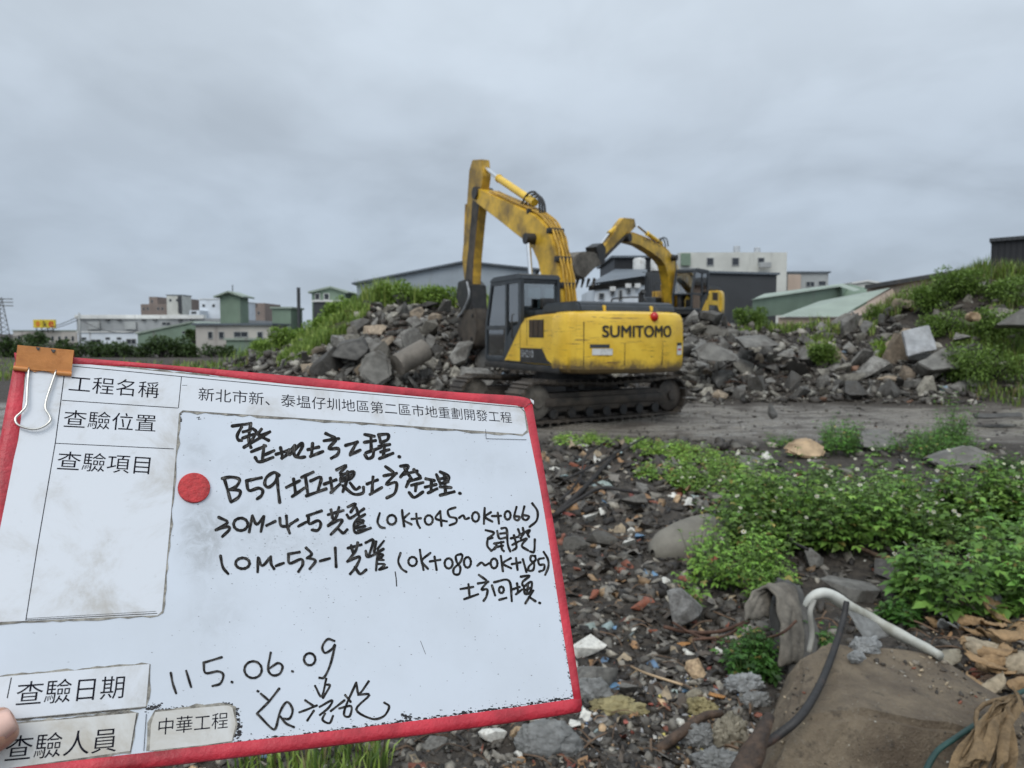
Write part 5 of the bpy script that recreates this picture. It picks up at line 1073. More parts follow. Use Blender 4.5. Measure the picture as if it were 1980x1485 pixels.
def block(px0, px1, pyt, Y, depth, wall, label, cat='building', pyb=None, name='building', roof=None, over=.15, rise=None, gable=None, group=GRP, wins=(), wmat=None, slope=0.0):
    """box building: front face seen between px0 and px1 with its top at pyt; gable=(px,py) gives a ridge"""
    a = at(px0, pyt, Y); b = at(px1, pyt, Y); zt = a[2]; zb = -.3 if pyb is None else at(px0, pyb, Y)[2]; W = b[0]-a[0]; root = empty(name, (a[0], Y, zb)); tag(root, label, cat, group)
    h = zt-zb; pts = [(0, 0), (W, 0), (W, h+slope), (0, h)]
    if gable:
        g = at(gable[0], gable[1], Y); pts = [(0, 0), (W, 0), (W, h+slope), (g[0]-a[0], g[2]-zb), (0, h)]
    MB().prism(pts, lambda p, t: (p[0], t, p[1]), 0, depth).build('wall', wall, root)
    if roof:
        top = pts[2:] ; mb = MB(); th = .18
        for (p, q) in zip(top[:-1], top[1:]):
            p, q = np.array(q), np.array(p); d = (q-p)/np.linalg.norm(q-p); p2_ = p-d*over*(1 if tuple(p) == tuple(pts[-1]) else 0); q2 = q+d*over*(1 if tuple(q) == tuple(pts[2]) else 0); n_ = np.array([-d[1], d[0]])
            mb.prism([tuple(p2_+n_*.01), tuple(q2+n_*.01), tuple(q2+n_*th), tuple(p2_+n_*th)], lambda p, t: (p[0], t, p[1]), -over, depth+over)
        mb.build('roof', roof, root)
    for (x0, x1, y0, y1) in wins:
        c = at(x0, y0, Y); d = at(x1, y1, Y); f = MB(); u0, u1, v0, v1 = c[0]-a[0], d[0]-a[0], d[2]-zb, c[2]-zb; e = min(u1-u0, v1-v0)*.1
        f.box(u0, u1, -.07, .02, v0, v0+e).box(u0, u1, -.07, .02, v1-e, v1).box(u0, u0+e, -.07, .02, v0+e, v1-e).box(u1-e, u1, -.07, .02, v0+e, v1-e)
        if (u1-u0) > .9: f.box((u0+u1)/2-e*.4, (u0+u1)/2+e*.4, -.06, .02, v0+e, v1-e)
        wo = f.build('window', M_CORR if wmat is None else wmat, root); MB().box(u0+e, u1-e, -.03, -.02, v0+e, v1-e).build('pane', M_WIN, wo)
    return root
def sub(root, name, mat, Y, px0, px1, py0, py1, dep=.4, off=0.0):
    a = at(px0, py0, Y); b = at(px1, py1, Y); l = root.location
    return MB().bbox(a[0]-l.x, b[0]-l.x, a[1]-l.y-dep+off, a[1]-l.y+off, b[2]-l.z, a[2]-l.z, min(.03, dep*.2)).build(name, mat, root)
# far left
block(272, 322, 588, 330, 18, M_WBROWN, 'brown apartment tower with a stepped top far left', name='apartment_building', gable=None, wins=[(276, 280, 594, 600), (284, 288, 594, 600), (304, 308, 594, 600), (312, 316, 594, 600)])
block(288, 304, 574, 334, 30, M_WBROWN, 'narrow brown stair tower above the brown apartments', name='apartment_building', wins=[(292, 296, 580, 586)])
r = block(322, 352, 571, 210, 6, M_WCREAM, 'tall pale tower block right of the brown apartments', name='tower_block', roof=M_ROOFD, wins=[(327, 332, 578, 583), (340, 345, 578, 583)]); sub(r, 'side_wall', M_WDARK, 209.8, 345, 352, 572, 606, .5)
block(352, 367, 578, 300, 25, M_WBROWN, 'small brown apartment block between the pale towers', name='apartment_building', wins=[(356, 360, 584, 589)])
r = block(385, 428, 579, 190, 25, M_WWHITE, 'white flat roofed block left of the green tower', name='white_building', roof=M_ROOFW, wins=[(391, 397, 588, 594), (410, 416, 588, 594)])
block(366, 386, 600, 185, 20, M_WWHITE, 'low white annex in front of the white block', name='white_building', wins=[(370, 380, 602, 607)])
block(466, 512, 595, 290, 15, M_WBROWN, 'brown apartments right of the green tower', name='apartment_building', wins=[(472, 476, 602, 608), (484, 488, 602, 608), (498, 502, 602, 608)])
block(470, 480, 584, 294, 20, M_WBROWN, 'left brown turret of the apartments by the green tower', name='apartment_building'); block(498, 512, 586, 294, 20, M_WBROWN, 'right brown turret of the apartments by the green tower', name='apartment_building')
# factories
block(440, 470, 592, 300, 15, M_WBROWN, 'dim brown apartment block behind the green tower', name='apartment_building', wins=[(446, 450, 600, 606)])
r = block(25, 150, 640, 150, 30, M_WBEIGE, 'long low stained beige factory at the far left', name='factory', roof=M_RGREEN, wins=[(x, x+6, 650, 660) for x in range(34, 146, 13)])
s = empty('roof_sign', tuple(at(65, 637, 149))); tag(s, 'yellow double panel sign with red and black letters on a factory roof', 'sign'); _y = 149
for (x0, x1) in ((65, 84), (85, 108)):
    a = at(x0, 618, _y); b = at(x1, 634, _y); MB().bbox(a[0]-s.location.x, b[0]-s.location.x, -.2, .2, b[2]-s.location.z, a[2]-s.location.z, .05).build('panel', pmat('yellow_sign_paint', (.62, .47, .03), .5), s)
for x in (70, 80, 92, 102): a = at(x, 634, _y); MB().tube([(a[0]-s.location.x, .1, -.6), (a[0]-s.location.x, .1, a[2]-s.location.z)], .1, 6).build('post', M_BLACK, s)
for ch, x0, x1, mt in (('k', 86, 93, M_TEXT), ('e', 95, 105, pmat('red_letter', (.45, .03, .02), .5)), ('●', 70, 79, pmat('orange_letter', (.6, .2, .02), .5))):
    tv, tf = text_mesh(ch, .02); lo, hi = tv.min(0), tv.max(0); a = at(x0, 621, _y); b = at(x1, 632, _y)
    make('lettering', [(a[0]-s.location.x+(x-lo[0])/(hi[0]-lo[0])*(b[0]-a[0]), -.22, b[2]-s.location.z+(y-lo[1])/(hi[1]-lo[1])*(a[2]-b[2])) for x, y, z in tv], tf, mt, s)
r = block(148, 425, 616, 118, 35, M_WGREY, 'long grey warehouse with a pale roof edge', name='warehouse', wins=[(313, 330, 623, 629)])
sub(r, 'roof', M_ROOFW, 118, 146, 395, 609, 616.5, 1.2, .9)
for x in (205, 228, 275, 297, 345, 368): sub(r, 'vent', M_WDARK, 117.9, x, x+7, 617.5, 620.5, .3)
for x in (172, 242): sub(r, 'wall_panel', M_CORR, 117.9, x, x+22, 622, 637, .2)
block(150, 268, 643, 108, 9, M_WWHITE, 'low white workshop with two shutter windows below the grey warehouse', name='workshop', roof=M_ROOFW, wins=[(175, 196, 656, 667), (244, 264, 655, 666), (158, 167, 652, 657), (204, 213, 652, 657), (226, 235, 652, 657)])
block(266, 382, 646, 84, 18, M_WGREEN, 'dull green gabled shed beside the white workshop', name='shed', roof=M_RGREEN, gable=(372, 624), slope=.9, wins=[(352, 360, 640, 645)])
r = block(378, 523, 629, 66, 5, M_WBEIGE, 'beige two storey building with a dark roof edge', name='building', roof=M_ROOFD, over=.25, wins=[(402, 412, 641, 655), (423, 434, 641, 655), (452, 480, 641, 652), (497, 509, 641, 655)])
r2 = block(437, 500, 658, 64.5, 1.2, M_WGREEN, 'green lean to shed against the beige building', name='shed', roof=M_RGREEN)
r = block(425, 464, 573, 80, 2.5, M_WGREEN, 'green water tower with a small pitched cap', name='tower', roof=M_RGREEN, over=.5, gable=(444, 566)); MB().tube([(1, 1, 5.9), (1, 1, 7.3)], .05, 5).build('mast', M_BLACK, r)
block(526, 562, 597, 72, 4, M_WGREEN, 'pale green box building behind the grassy slope', name='building', roof=M_RGREEN)
block(603, 668, 566, 74, 10, M_WGREEN, 'green gabled house with white windows behind the left heap', name='house', roof=M_RGREEN, over=.3, gable=(640, 557), wins=[(609, 619, 567, 580), (626, 637, 567, 580)], wmat=M_WHITE)
block(606, 672, 584, 72, 2, M_WDARK, 'dark porch wall below the green gabled house', name='shed', roof=M_ROOFW)
o = MB().cyl((at(577, 556, 66)[0], 66, 0), tuple(at(577, 556, 66)), .15, 14).build('chimney', M_WDARK, smooth=True); autosmooth(o); tag(o, 'thin dark chimney stack above the left grassy slope', 'chimney')
# centre and right
block(690, 1036, 549, 72, 40, M_WBLUE, 'big blue grey gabled warehouse behind the left heap', name='warehouse', roof=M_ROOFD, over=.4, gable=(898, 508), slope=1.3)
r = empty('workshop', tuple(at(1140, 596, 52))); tag(r, 'white walled workshop with a grey sloping roof behind the excavators', 'building', GRP); l = r.location
def loc(px, py, Y): p = at(px, py, Y); return (p[0]-l.x, p[1]-l.y, p[2]-l.z)
A = loc(1141, 548, 51.5); B = loc(1246, 534, 51.5); h0 = -.0
MB().prism([(A[0]+.3, -1.5), (B[0], -1.5), (B[0], B[2]-.3), (A[0]+.3, A[2]-.3)], lambda p, t: (p[0], t, p[1]), -.55, 9).build('wall', M_WWHITE, r)
MB().add([loc(1138, 549, 51), loc(1247, 533, 51), loc(1252, 521, 57), loc(1190, 520, 62)], [(0, 1, 2, 3)]).add([loc(1138, 552, 51), loc(1247, 536, 51), loc(1252, 524, 57), loc(1190, 523, 62)], [(3, 2, 1, 0)]).build('roof', M_ROOFD, r)
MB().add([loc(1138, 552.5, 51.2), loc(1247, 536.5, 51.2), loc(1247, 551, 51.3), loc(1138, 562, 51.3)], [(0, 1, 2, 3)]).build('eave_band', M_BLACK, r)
for (x0, x1, y0, y1) in [(1157, 1168, 566, 577), (1196, 1203, 560, 580), (1181, 1188, 564, 571), (1212, 1219, 559, 567)]:
    a = loc(x0, y0, 51.4); b = loc(x1, y1, 51.4); f = MB().bbox(a[0], b[0], -.75, -.4, b[2], a[2], .03).build('window', M_CORR, r); MB().box(a[0]+.05, b[0]-.05, -.77, -.76, b[2]+.05, a[2]-.05).build('pane', M_WIN, f)
for x, y in ((1184, 559), (1214, 553), (1232, 553)): a = loc(x, y, 51.3); MB().bbox(a[0]-.2, a[0]+.2, -1.0, -.7, a[2]-.15, a[2]+.15, .03).build('air_conditioner', M_WHITE, r)
r = block(1188, 1292, 499, 62, 10, M_WBLK, 'black box storey with two white water tanks in front', name='building', roof=M_ROOFD, over=.3)
for x in (1236, 1270):
    a = at(x, 524, 60); o = MB().tube([(a[0], 60, a[2]), (a[0], 60, a[2]+.85), (a[0], 60, a[2]+1.0), (a[0], 60, a[2]+1.05)], [.5, .5, .4, .1], 18).build('water_tank', M_WHITE, smooth=True); autosmooth(o); tag(o, 'white water tank %s the dark wall' % ('left of the second tank above' if x < 1250 else 'partly hidden by the excavator boom above'), 'water tank', 'white roof tanks')
block(1244, 1318, 526, 54, 9, M_WDARK, 'dark stained wall behind the far excavator boom', name='shed')
r = block(1315, 1522, 488, 78, 14, M_WCREAM, 'white block house with three small windows and roof tanks', name='house', wins=[(1366, 1380, 498, 514), (1415, 1429, 498, 514), (1465, 1478, 498, 512)])
sub(r, 'green_panel', M_WGREEN, 77.9, 1316, 1334, 490, 514, .3); sub(r, 'air_conditioner', M_CORR, 77.6, 1466, 1488, 508, 518, .6)
for x0, x1, y in ((1418, 1431, 475), (1458, 1470, 478)):
    a = at(x0, y, 82); b = at(x1, 488, 82); o = MB().tube([((a[0]+b[0])/2, 82, b[2]), ((a[0]+b[0])/2, 82, a[2]-.08), ((a[0]+b[0])/2, 82, a[2])], [(b[0]-a[0])/2, (b[0]-a[0])/2, (b[0]-a[0])*.2], 18).build('water_tank', M_SILVER, smooth=True); autosmooth(o); tag(o, 'steel water tank on the white block house, %s one' % ('taller' if x0 < 1440 else 'shorter'), 'water tank', 'white roof tanks')
block(1318, 1502, 527, 62, 7, M_WDARK, 'dark corrugated shed in front of the white block house', name='shed', roof=M_ROOFD, over=.2, slope=-.2)
r = block(1523, 1602, 528, 85, 10, M_CORR, 'small grey and tan house right of the white block house', name='house', roof=M_ROOFD, over=.2, wins=[(1558, 1575, 544, 555), (1582, 1597, 543, 553)]); sub(r, 'tan_wall', M_WTAN, 84.95, 1523, 1547, 531, 570, .15)
def gable_shed(front, label, mats, Y0, Y1):
    pass
r = empty('green_shed', tuple(at(1455, 610, 46))); tag(r, 'long green gabled shed beyond the right heap', 'shed', GRP); l = r.location
MB().add([loc(1455, 578, 46), loc(1622, 552, 55), loc(1622, 600, 55), loc(1455, 614, 46)], [(0, 1, 2, 3)]).add([loc(1622, 552, 55), loc(1642, 549, 62), loc(1690, 560, 55), loc(1690, 600, 55), loc(1622, 600, 55)], [(0, 1, 2, 3, 4)]).build('wall', M_WGREEN, r)
MB().add([loc(1452, 580, 45.6), loc(1624, 554, 54.5), loc(1630, 548, 57), loc(1478, 568, 50)], [(0, 1, 2, 3)]).add([loc(1630, 548, 57), loc(1624, 554, 54.5), loc(1652, 563, 53), loc(1664, 560, 56)], [(0, 1, 2, 3)]).build('roof', M_RGREEN, r)
r = empty('green_shed', tuple(at(1510, 612, 40))); tag(r, 'low shed with a broad pale green roof sloping toward the heap', 'shed', GRP); l = r.location
MB().add([loc(1505, 612, 40), loc(1625, 612, 39.5), loc(1722, 556, 46), loc(1585, 582, 48)], [(0, 1, 2, 3)]).build('roof', M_RGREEN, r)
MB().add([loc(1632, 613, 39.6), loc(1726, 558, 46.2), loc(1760, 640, 44), loc(1640, 640, 39.7)], [(0, 1, 2, 3)]).add([loc(1505, 614, 40.2), loc(1625, 614, 39.7), loc(1632, 640, 39.7), loc(1505, 640, 40.2)], [(3, 2, 1, 0)]).build('wall', M_WTAN, r)
block(1650, 1702, 549, 74, 8, M_WCREAM, 'small pale house peeping over the green roofs', name='house', roof=M_ROOFW, over=.2, gable=(1676, 545))
r = empty('long_shed', tuple(at(1676, 600, 48))); tag(r, 'long dark roofed shed rising behind the grassy mound', 'shed', GRP); l = r.location
MB().add([loc(1676, 555, 48), loc(1920, 517, 42), loc(1920, 600, 42), loc(1676, 600, 48)], [(0, 1, 2, 3)]).build('wall', M_WTAN, r); MB().add([loc(1672, 551, 47.8), loc(1925, 511, 41.8), loc(1925, 519, 41.7), loc(1672, 559, 47.7)], [(0, 1, 2, 3)]).add([loc(1672, 551, 47.8), loc(1925, 511, 41.8), loc(1925, 509, 50), loc(1700, 549, 56)], [(0, 1, 2, 3)]).build('roof', M_BLACK, r)
a = at(1917, 468, 32); r = empty('black_shed', (a[0], 32, 1.5)); tag(r, 'black corrugated metal building at the right edge above the mound', 'shed', GRP); h = a[2]-1.5
MB().add([(0, 0, 0), (0, 0, h), (5, -3.5, h+.15), (5, -3.5, 0), (6.6, 9, 0), (6.6, 9, h), (11, 6, h), (11, 6, 0)], [(0, 3, 2, 1), (0, 1, 5, 4), (3, 7, 6, 2), (4, 5, 6, 7)]).build('wall', M_WBLK, r)
MB().add([(-.15, -.1, h), (5.1, -3.7, h+.15), (11.2, 6.1, h), (6.5, 9.1, h), (-.15, -.1, h+.14), (5.1, -3.7, h+.29), (11.2, 6.1, h+.14), (6.5, 9.1, h+.14)], [(0, 3, 2, 1), (4, 5, 6, 7), (0, 1, 5, 4), (1, 2, 6, 5), (2, 3, 7, 6), (3, 0, 4, 7)]).build('roof', M_WDARK, r)
MB().box(.75, 1.05, -.95, -.55, .1, 1.7).build('downpipe', M_CORR, r); MB().add([(.02, -.05, h*.72), (4.9, -3.47, h*.72), (4.9, -3.47, h*.76), (.02, -.05, h*.76)], [(0, 1, 2, 3)]).build('trim', M_BLACK, r)
# poles, cables, lattice tower
def pole(px, pyt, Y, r_, label):
    a = at(px, pyt, Y); o = MB().tube([(a[0], Y, -.2), (a[0], Y, a[2])], [r_, r_*.8], 10).build('utility_pole', M_CORR, smooth=True); return tag(o, label, 'utility pole')
pole(153, 605, 95, .16, 'thin utility pole at the left end of the grey warehouse')
def wires(pts, sag, label):
    mb = MB(); P0, P1 = at(*pts[0]), at(*pts[1])
    mb.tube([P0+(P1-P0)*k/12-np.array([0, 0, sag*4*(k/12)*(1-k/12)]) for k in range(13)], .045, 5); return tag(mb.build('overhead_wire', M_BLACK, smooth=True), label, 'wire')
wires([(-60, 650, 120), (153, 612, 95)], 1.2, 'overhead wire left of the thin utility pole, the upper one'); wires([(-60, 656, 120), (153, 618, 95)], 1.0, 'overhead wire left of the thin utility pole, the lower one'); wires([(153, 616, 95), (268, 640, 86)], .8, 'overhead wire sagging from the pole to the green shed')
a = at(2, 575, 260); t_ = empty('lattice_tower', (a[0]-1, 260, 0)); tag(t_, 'steel lattice power tower cut by the left picture edge', 'power tower'); hh = a[2]
for sx in (-1, 1):
    for sy in (-1, 1): MB().tube([(sx*2.2, sy*2.2, 0), (sx*.7, sy*.7, hh)], .14, 5).build('leg', M_STEEL, t_)
br = MB()
for k in range(9):
    z0, z1 = hh*k/9, hh*(k+1)/9; w0, w1 = 2.2-1.5*k/9, 2.2-1.5*(k+1)/9
    for sy in (-1, 1): br.tube([(-w0, sy*w0, z0), (w1, sy*w1, z1)], .08, 4).tube([(w0, sy*w0, z0), (-w1, sy*w1, z1)], .08, 4)
br.build('bracing', M_STEEL, t_)
for z in (.8, .88, .96): MB().tube([(-5, 0, hh*z), (5, 0, hh*z)], .15, 5).build('cross_arm', M_STEEL, t_)
# dark bushes in front of the factories, trees
def bush(px, py, Y, wpx, hpx, label, seed, green=(.05, .085, .022), name='bush', group='dark bushes before the factories', nl=1300, ls=1.0):
    rn = random.Random(seed); a = at(px, py, Y); s = Y/FPX; W2, Hh = wpx*s*.5, hpx*s; root = empty(name, (a[0], Y, 0)); tag(root, label, 'bush', group); zb = max(0, a[2]-.3); root.location.z = zb; LV = Leaves()
    cl = [(rn.uniform(-.8, .8)*W2, rn.uniform(-.6, .6)*W2, rn.uniform(.3, .9)*Hh, rn.uniform(.3, .5)*min(W2, Hh)) for _ in range(14)]
    for k in range(nl):
        c = rn.choice(cl); v = np.array([rn.gauss(0, 1), rn.gauss(0, 1), rn.gauss(0, 1)]); v /= np.linalg.norm(v); r_ = c[3]*rn.uniform(.55, 1.1); p = np.array(c[:3])+v*r_
        if p[2] < 0: p[2] = -p[2]*.3
        q = rn.uniform(.6, 1.4); LV.leaf(p, v+np.array([rn.gauss(0, .6), rn.gauss(0, .6), rn.gauss(0, .5)]), np.array([rn.gauss(0, .4), rn.gauss(0, .4), 1]), .55*Hh*.22*ls+.12*ls, (.3*Hh*.22+.06)*ls, tuple(g*q for g in green))
    LV.build('foliage', parent=root); mb = MB()
    for c in cl[:5]: mb.tube([(0, 0, -.2), (c[0]*.5, c[1]*.5, c[2]*.5), c[:3]], [.09, .06, .03], 5)
    mb.build('branches', M_BARK, root); return root
for i, (x, y, w_, h_, lb) in enumerate([(190, 696, 90, 24, 'dark bush left of the orange clip row, below the white workshop'), (225, 694, 80, 22, 'dark bush under the left shutter window'), (270, 692, 80, 22, 'dark bush at the right end of the white workshop'), (315, 694, 90, 30, 'low dark bush before the green gabled shed'), (355, 692, 60, 26, 'small dark bush beside the beige building'), (375, 660, 30, 26, 'round dark tree between the green shed and beige building'), (70, 664, 44, 22, 'small tree before the stained beige factory'), (30, 690, 70, 30, 'green bush at the far left above the clip'), (420, 706, 90, 20, 'low dark hedge under the beige building'), (130, 692, 60, 26, 'dark bush above the orange clip')]):
    bush(x, y, 58 if y > 680 else 75, w_, h_, lb, 300+i)
for i, (x, y, Y, w_, h_, lb) in enumerate([(660, 612, 25.5, 70, 44, 'leafy bush at the left shoulder of the left heap'), (600, 655, 25, 80, 46, 'broad bright bush on the left grassy slope'), (530, 690, 24.5, 80, 46, 'lower bright bush on the left grassy slope'), (640, 640, 25, 70, 40, 'second leafy bush on the left shoulder of the left heap'), (560, 668, 24.7, 70, 44, 'middle bright bush on the left grassy slope'), (760, 592, 25.2, 100, 52, 'bushy tuft on the crest of the left heap'), (850, 594, 25.2, 80, 46, 'second bushy tuft on the crest of the left heap'), (930, 612, 27, 30, 30, 'green bush seen between the breaker arm and the cab')]):
    bush(x, y, Y, w_, h_, lb, 340+i, (.19, .29, .05), group='bright bushes on the left heap', nl=3200, ls=.5)
for i, (x, y, Y, w_, h_, lb) in enumerate([(1790, 590, 23.6, 90, 46, 'bushy weeds on the left shoulder of the right mound'), (1850, 560, 23.4, 90, 50, 'bushy weeds at the top of the right mound'), (1930, 640, 21, 110, 50, 'bushy weeds under the sloping grey slab'), (1900, 720, 19.3, 130, 60, 'bushy weeds low on the right mound'), (1820, 640, 22, 80, 44, 'bushy weeds above the upright pale slab'), (1960, 570, 22.6, 100, 50, 'bushy weeds below the black corrugated building'), (1700, 610, 25, 50, 30, 'bushy weeds at the end of the green roof'), (1450, 615, 27, 60, 30, 'bushy weeds beside the far excavator'), (1590, 690, 22.2, 50, 40, 'bushy weeds in the middle of the right heap')]):
    bush(x, y, Y, w_, h_, lb, 360+i, (.135, .215, .04), group='bushy weeds on the right mound', nl=3600, ls=.42)
# ------------------------------------------------------------------ the inspection board held up in front
BW = .45
def board_pose():
    q = np.array([(30, 679), (1030, 770), (1128, 1374), (-124, 1533.5)], float)-np.array([990, 742.5]); A = []
    for (u, v), (x, y) in zip([(0, 0), (1, 0), (1, 1), (0, 1)], q):
        A.append([u, v, 1, 0, 0, 0, -x*u, -x*v, -x]); A.append([0, 0, 0, u, v, 1, -y*u, -y*v, -y])
    Hm = np.linalg.svd(np.array(A))[2][-1].reshape(3, 3); B = np.diag([1/FPX, 1/FPX, 1]) @ Hm
    if B[2, 2] < 0: B = -B
    a, b_, t = B.T; s = BW/np.linalg.norm(a); a, b_, t = a*s, b_*s, t*s
    def wv(v): return v[0]*_R-v[1]*_U+v[2]*_F
    ex = wv(a)/np.linalg.norm(a); ey = -wv(b_)/np.linalg.norm(b_); ey = ey-ex*(ex@ey); ey /= np.linalg.norm(ey); ez = np.cross(ex, ey)
    return CAM+wv(t), ex, ey, ez, np.linalg.norm(b_)
BO, EX, EY, EZ, BH = board_pose()
def bp(px, py, z=0.0):
    d = ray(px, py); o = BO+EZ*z; t = ((o-CAM)@EZ)/(d@EZ); p = CAM+d*t-BO; return (p@EX, p@EY)
def bp3(px, py, z=0.0): x, y = bp(px, py, z); return (x, y, z)
MBOARD = Matrix(((EX[0], EY[0], EZ[0], BO[0]), (EX[1], EY[1], EZ[1], BO[1]), (EX[2], EY[2], EZ[2], BO[2]), (0, 0, 0, 1)))
board = empty('marker_board'); board.matrix_world = MBOARD @ Matrix.Translation((BW/2, -BH, 0)); board['label'] = 'hand held white marker board with red taped edges and black handwriting'; board['category'] = 'marker board'
BT = Matrix.Translation((-BW/2, BH, 0))          # board coordinates start at the top left corner
def bpart(mb, name, mat, parent=None, smooth=False, **k):
    o = mb.build(name, mat, parent or board, smooth, **k); o.data.transform(BT if True else None); return o
def poly(pts, z0, z1, bev=0): return MB().prism([bp(*p) for p in pts], lambda p, t: (p[0], p[1], t), z0, z1, bev)
def board_mat():
    m, t, bs = new_mat('whiteboard'); v = tn(t, 'ShaderNodeTexCoord').outputs['Object']
    n1 = noise(t, v, 9, 5, .6); mp = tn(t, 'ShaderNodeMapping', {0: v}); mp.inputs[3].default_value = (60, 240, 60); mp.inputs[2].default_value = (0, 0, .5); n2 = noise(t, mp.outputs[0], 3.5, 4, .7)
    n3 = noise(t, v, 210, 3, .6)
    c = mixc(t, rng(t, n1, .35, .7), (.62, .66, .715), (.575, .61, .655)); k = tn(t, 'ShaderNodeMath', {0: rng(t, n1, .5, .62), 1: rng(t, n3, .68, .74)}, operation='MULTIPLY').outputs[0]
    c = mixc(t, tn(t, 'ShaderNodeMath', {0: k, 1: .55}, operation='MULTIPLY').outputs[0], c, (.2, .2, .21)); c = mixc(t, rng(t, n2, .66, .8, 0, .18), c, (.4, .41, .42))
    for (qx, qy, rx_, ry_, am) in ((392, 1040, .022, .040, .75), (470, 1010, .05, .03, .35), (380, 870, .016, .02, .35), (600, 1060, .07, .022, .28), (520, 900, .08, .02, .2), (940, 900, .05, .02, .16), (420, 1190, .03, .03, .22)):
        X_, Y_ = bp(qx, qy); sv = tn(t, 'ShaderNodeVectorMath', {0: v, 1: (X_-BW/2, Y_+BH, 0)}, operation='SUBTRACT').outputs[0]; sm = tn(t, 'ShaderNodeVectorMath', {0: sv, 1: (1/rx_, 1/ry_, 0)}, operation='MULTIPLY').outputs[0]
        ln = tn(t, 'ShaderNodeVectorMath', {0: sm}, operation='LENGTH').outputs['Value']; k2 = tn(t, 'ShaderNodeMath', {0: rng(t, ln, 1.15, .2), 1: rng(t, noise(t, v, 70, 6, .75, .6), .36, .66, .25, 1.0)}, operation='MULTIPLY').outputs[0]
        c = mixc(t, tn(t, 'ShaderNodeMath', {0: k2, 1: am}, operation='MULTIPLY').outputs[0], c, (.34, .35, .355))
    t.links.new(c, bs.inputs['Base Color']); bs.inputs['Roughness'].default_value = .32; bs.inputs['Specular IOR Level'].default_value = .45; bump(t, bs, n3, .05, .0006); return m
def paper_mat(name, a, d, amt):
    m, t, bs = new_mat(name); v = tn(t, 'ShaderNodeTexCoord').outputs['Object']; n1 = noise(t, v, 16, 7, .68, .5); n2 = noise(t, v, 90, 5, .7)
    c = mixc(t, rng(t, n1, .46, .74, 0, amt), a, d); c = mixc(t, rng(t, n2, .62, .75, 0, .35), c, (.36, .35, .33))
    t.links.new(c, bs.inputs['Base Color']); bs.inputs['Roughness'].default_value = .38; bump(t, bs, noise(t, v, 40, 4, .5), .04, .001); return m
M_WB = board_mat(); M_PAPER = paper_mat('laminated_paper', (.66, .68, .71), (.42, .39, .34), .8); M_PAPER2 = paper_mat('yellowed_paper', (.62, .61, .58), (.40, .35, .27), .85)
M_GRIME = pmat('grime', (.30, .28, .24), .8, .5, 120, .3, 300, dirt=(.07, .06, .05), dirt_amt=.7); M_INK = pmat('dried_ink', (.014, .012, .013), .6, .3, 90, 0)
M_PRINT = pmat('printed_ink', (.010, .010, .016), .8, .4, 200, 0, spec=.1); M_TAPE = pmat('red_tape', (.52, .028, .045), .42, .22, 22, .25, 60, dirt=(.22, .012, .016), dirt_amt=.45, coat=.1)
bpart(MB().bbox(.004, BW-.004, -BH+.004, -.004, -.0055, 0, .0008), 'panel', M_WB)
# taped edges: outer outline wraps round the rim
def tape(outer, inner, z1, name='taped_edge'):
    """strip between two traced lines, folded over the rim"""
    so = smooth_path([bp3(*p) for p in outer], 5); si = smooth_path([bp3(*p) for p in inner], 5); n = min(len(so), len(si)); V, Fc = [], []; rn = random.Random(len(outer)*31+int(outer[0][0]))
    for i in range(n):
        o_, q = np.array(so[i]), np.array(si[i]); d = (o_-q); jit = rn.gauss(0, .00022)
        V += [q+[0, 0, z1*.25]+d*jit*3, q+d*.12+[0, 0, z1], q+d*.5+[0, 0, z1*1.25], q+d*.9+[0, 0, z1*.9], o_+[0, 0, -.001], o_+[0, 0, -.005], q+d*.85+[0, 0, -.0068], q+[0, 0, -.0062]]
    for i in range(n-1):
        for k in range(7): Fc.append((i*8+k, i*8+k+1, i*8+9+k, i*8+8+k))
    Fc += [tuple(range(8))[::-1], tuple((n-1)*8+k for k in range(8))]
    o = make(name, V, Fc, M_TAPE, board, True); o.data.transform(BT); bm = bmesh.new(); bm.from_mesh(o.data); bmesh.ops.recalc_face_normals(bm, faces=bm.faces[:]); bm.to_mesh(o.data); bm.free(); return o
tape([(1030, 779), (1062, 960), (1095, 1150), (1127, 1366)], [(1013, 789), (1047, 960), (1077, 1150), (1110, 1358)], .0007)
tape([(27, 681), (300, 704), (560, 726), (850, 755), (1000, 765), (1031, 776)], [(30, 701), (300, 713), (560, 744), (850, 771), (1000, 786), (1012, 790)], .0011)
tape([(-124, 1533), (300, 1484), (760, 1428), (1000, 1396), (1123, 1377)], [(-120, 1500), (300, 1453), (760, 1399), (1000, 1367), (1123, 1349)], .0012)
tape([(27, 700), (0, 845), (-60, 1170), (-124, 1520)], [(50, 704), (36, 850), (-28, 1170), (-94, 1500)], .0009)
bpart(poly([(1024, 772), (1031, 776), (1031, 783), (1026, 778)], .0006, .0016), 'torn_tape_corner', M_PAPER)
# paper labels with grimy edges
def label_sheet(pts, name, mat, z=.0006, grow=3.0):
    c = np.mean(np.array(pts, float), 0); rn = random.Random(int(pts[0][0]+pts[0][1])); g = []
    n = len(pts)
    for i in range(n):
        a, b_ = np.array(pts[i], float), np.array(pts[(i+1) % n], float); m_ = max(1, int(np.linalg.norm(b_-a)/14))
        nrm = np.array([b_[1]-a[1], -(b_[0]-a[0])]); nrm /= np.linalg.norm(nrm)+1e-9
        for k in range(m_): g.append(tuple(a+(b_-a)*k/m_+nrm*(grow+rn.gauss(0, grow*.35))))
    bpart(poly(g, .00005, z*.6), 'grimy_edge', M_GRIME); return bpart(poly(pts, z*.6, z), name, mat)
L_PTS = [(140, 702), (560, 744), (1000, 785), (1013, 797), (1018, 832), (1010, 840), (700, 817), (353, 794), (346, 800), (330, 1000), (313, 1182), (305, 1190), (0, 1203), (-40, 1205), (-45, 1180), (36, 850), (52, 712)]
def cw(p): return p
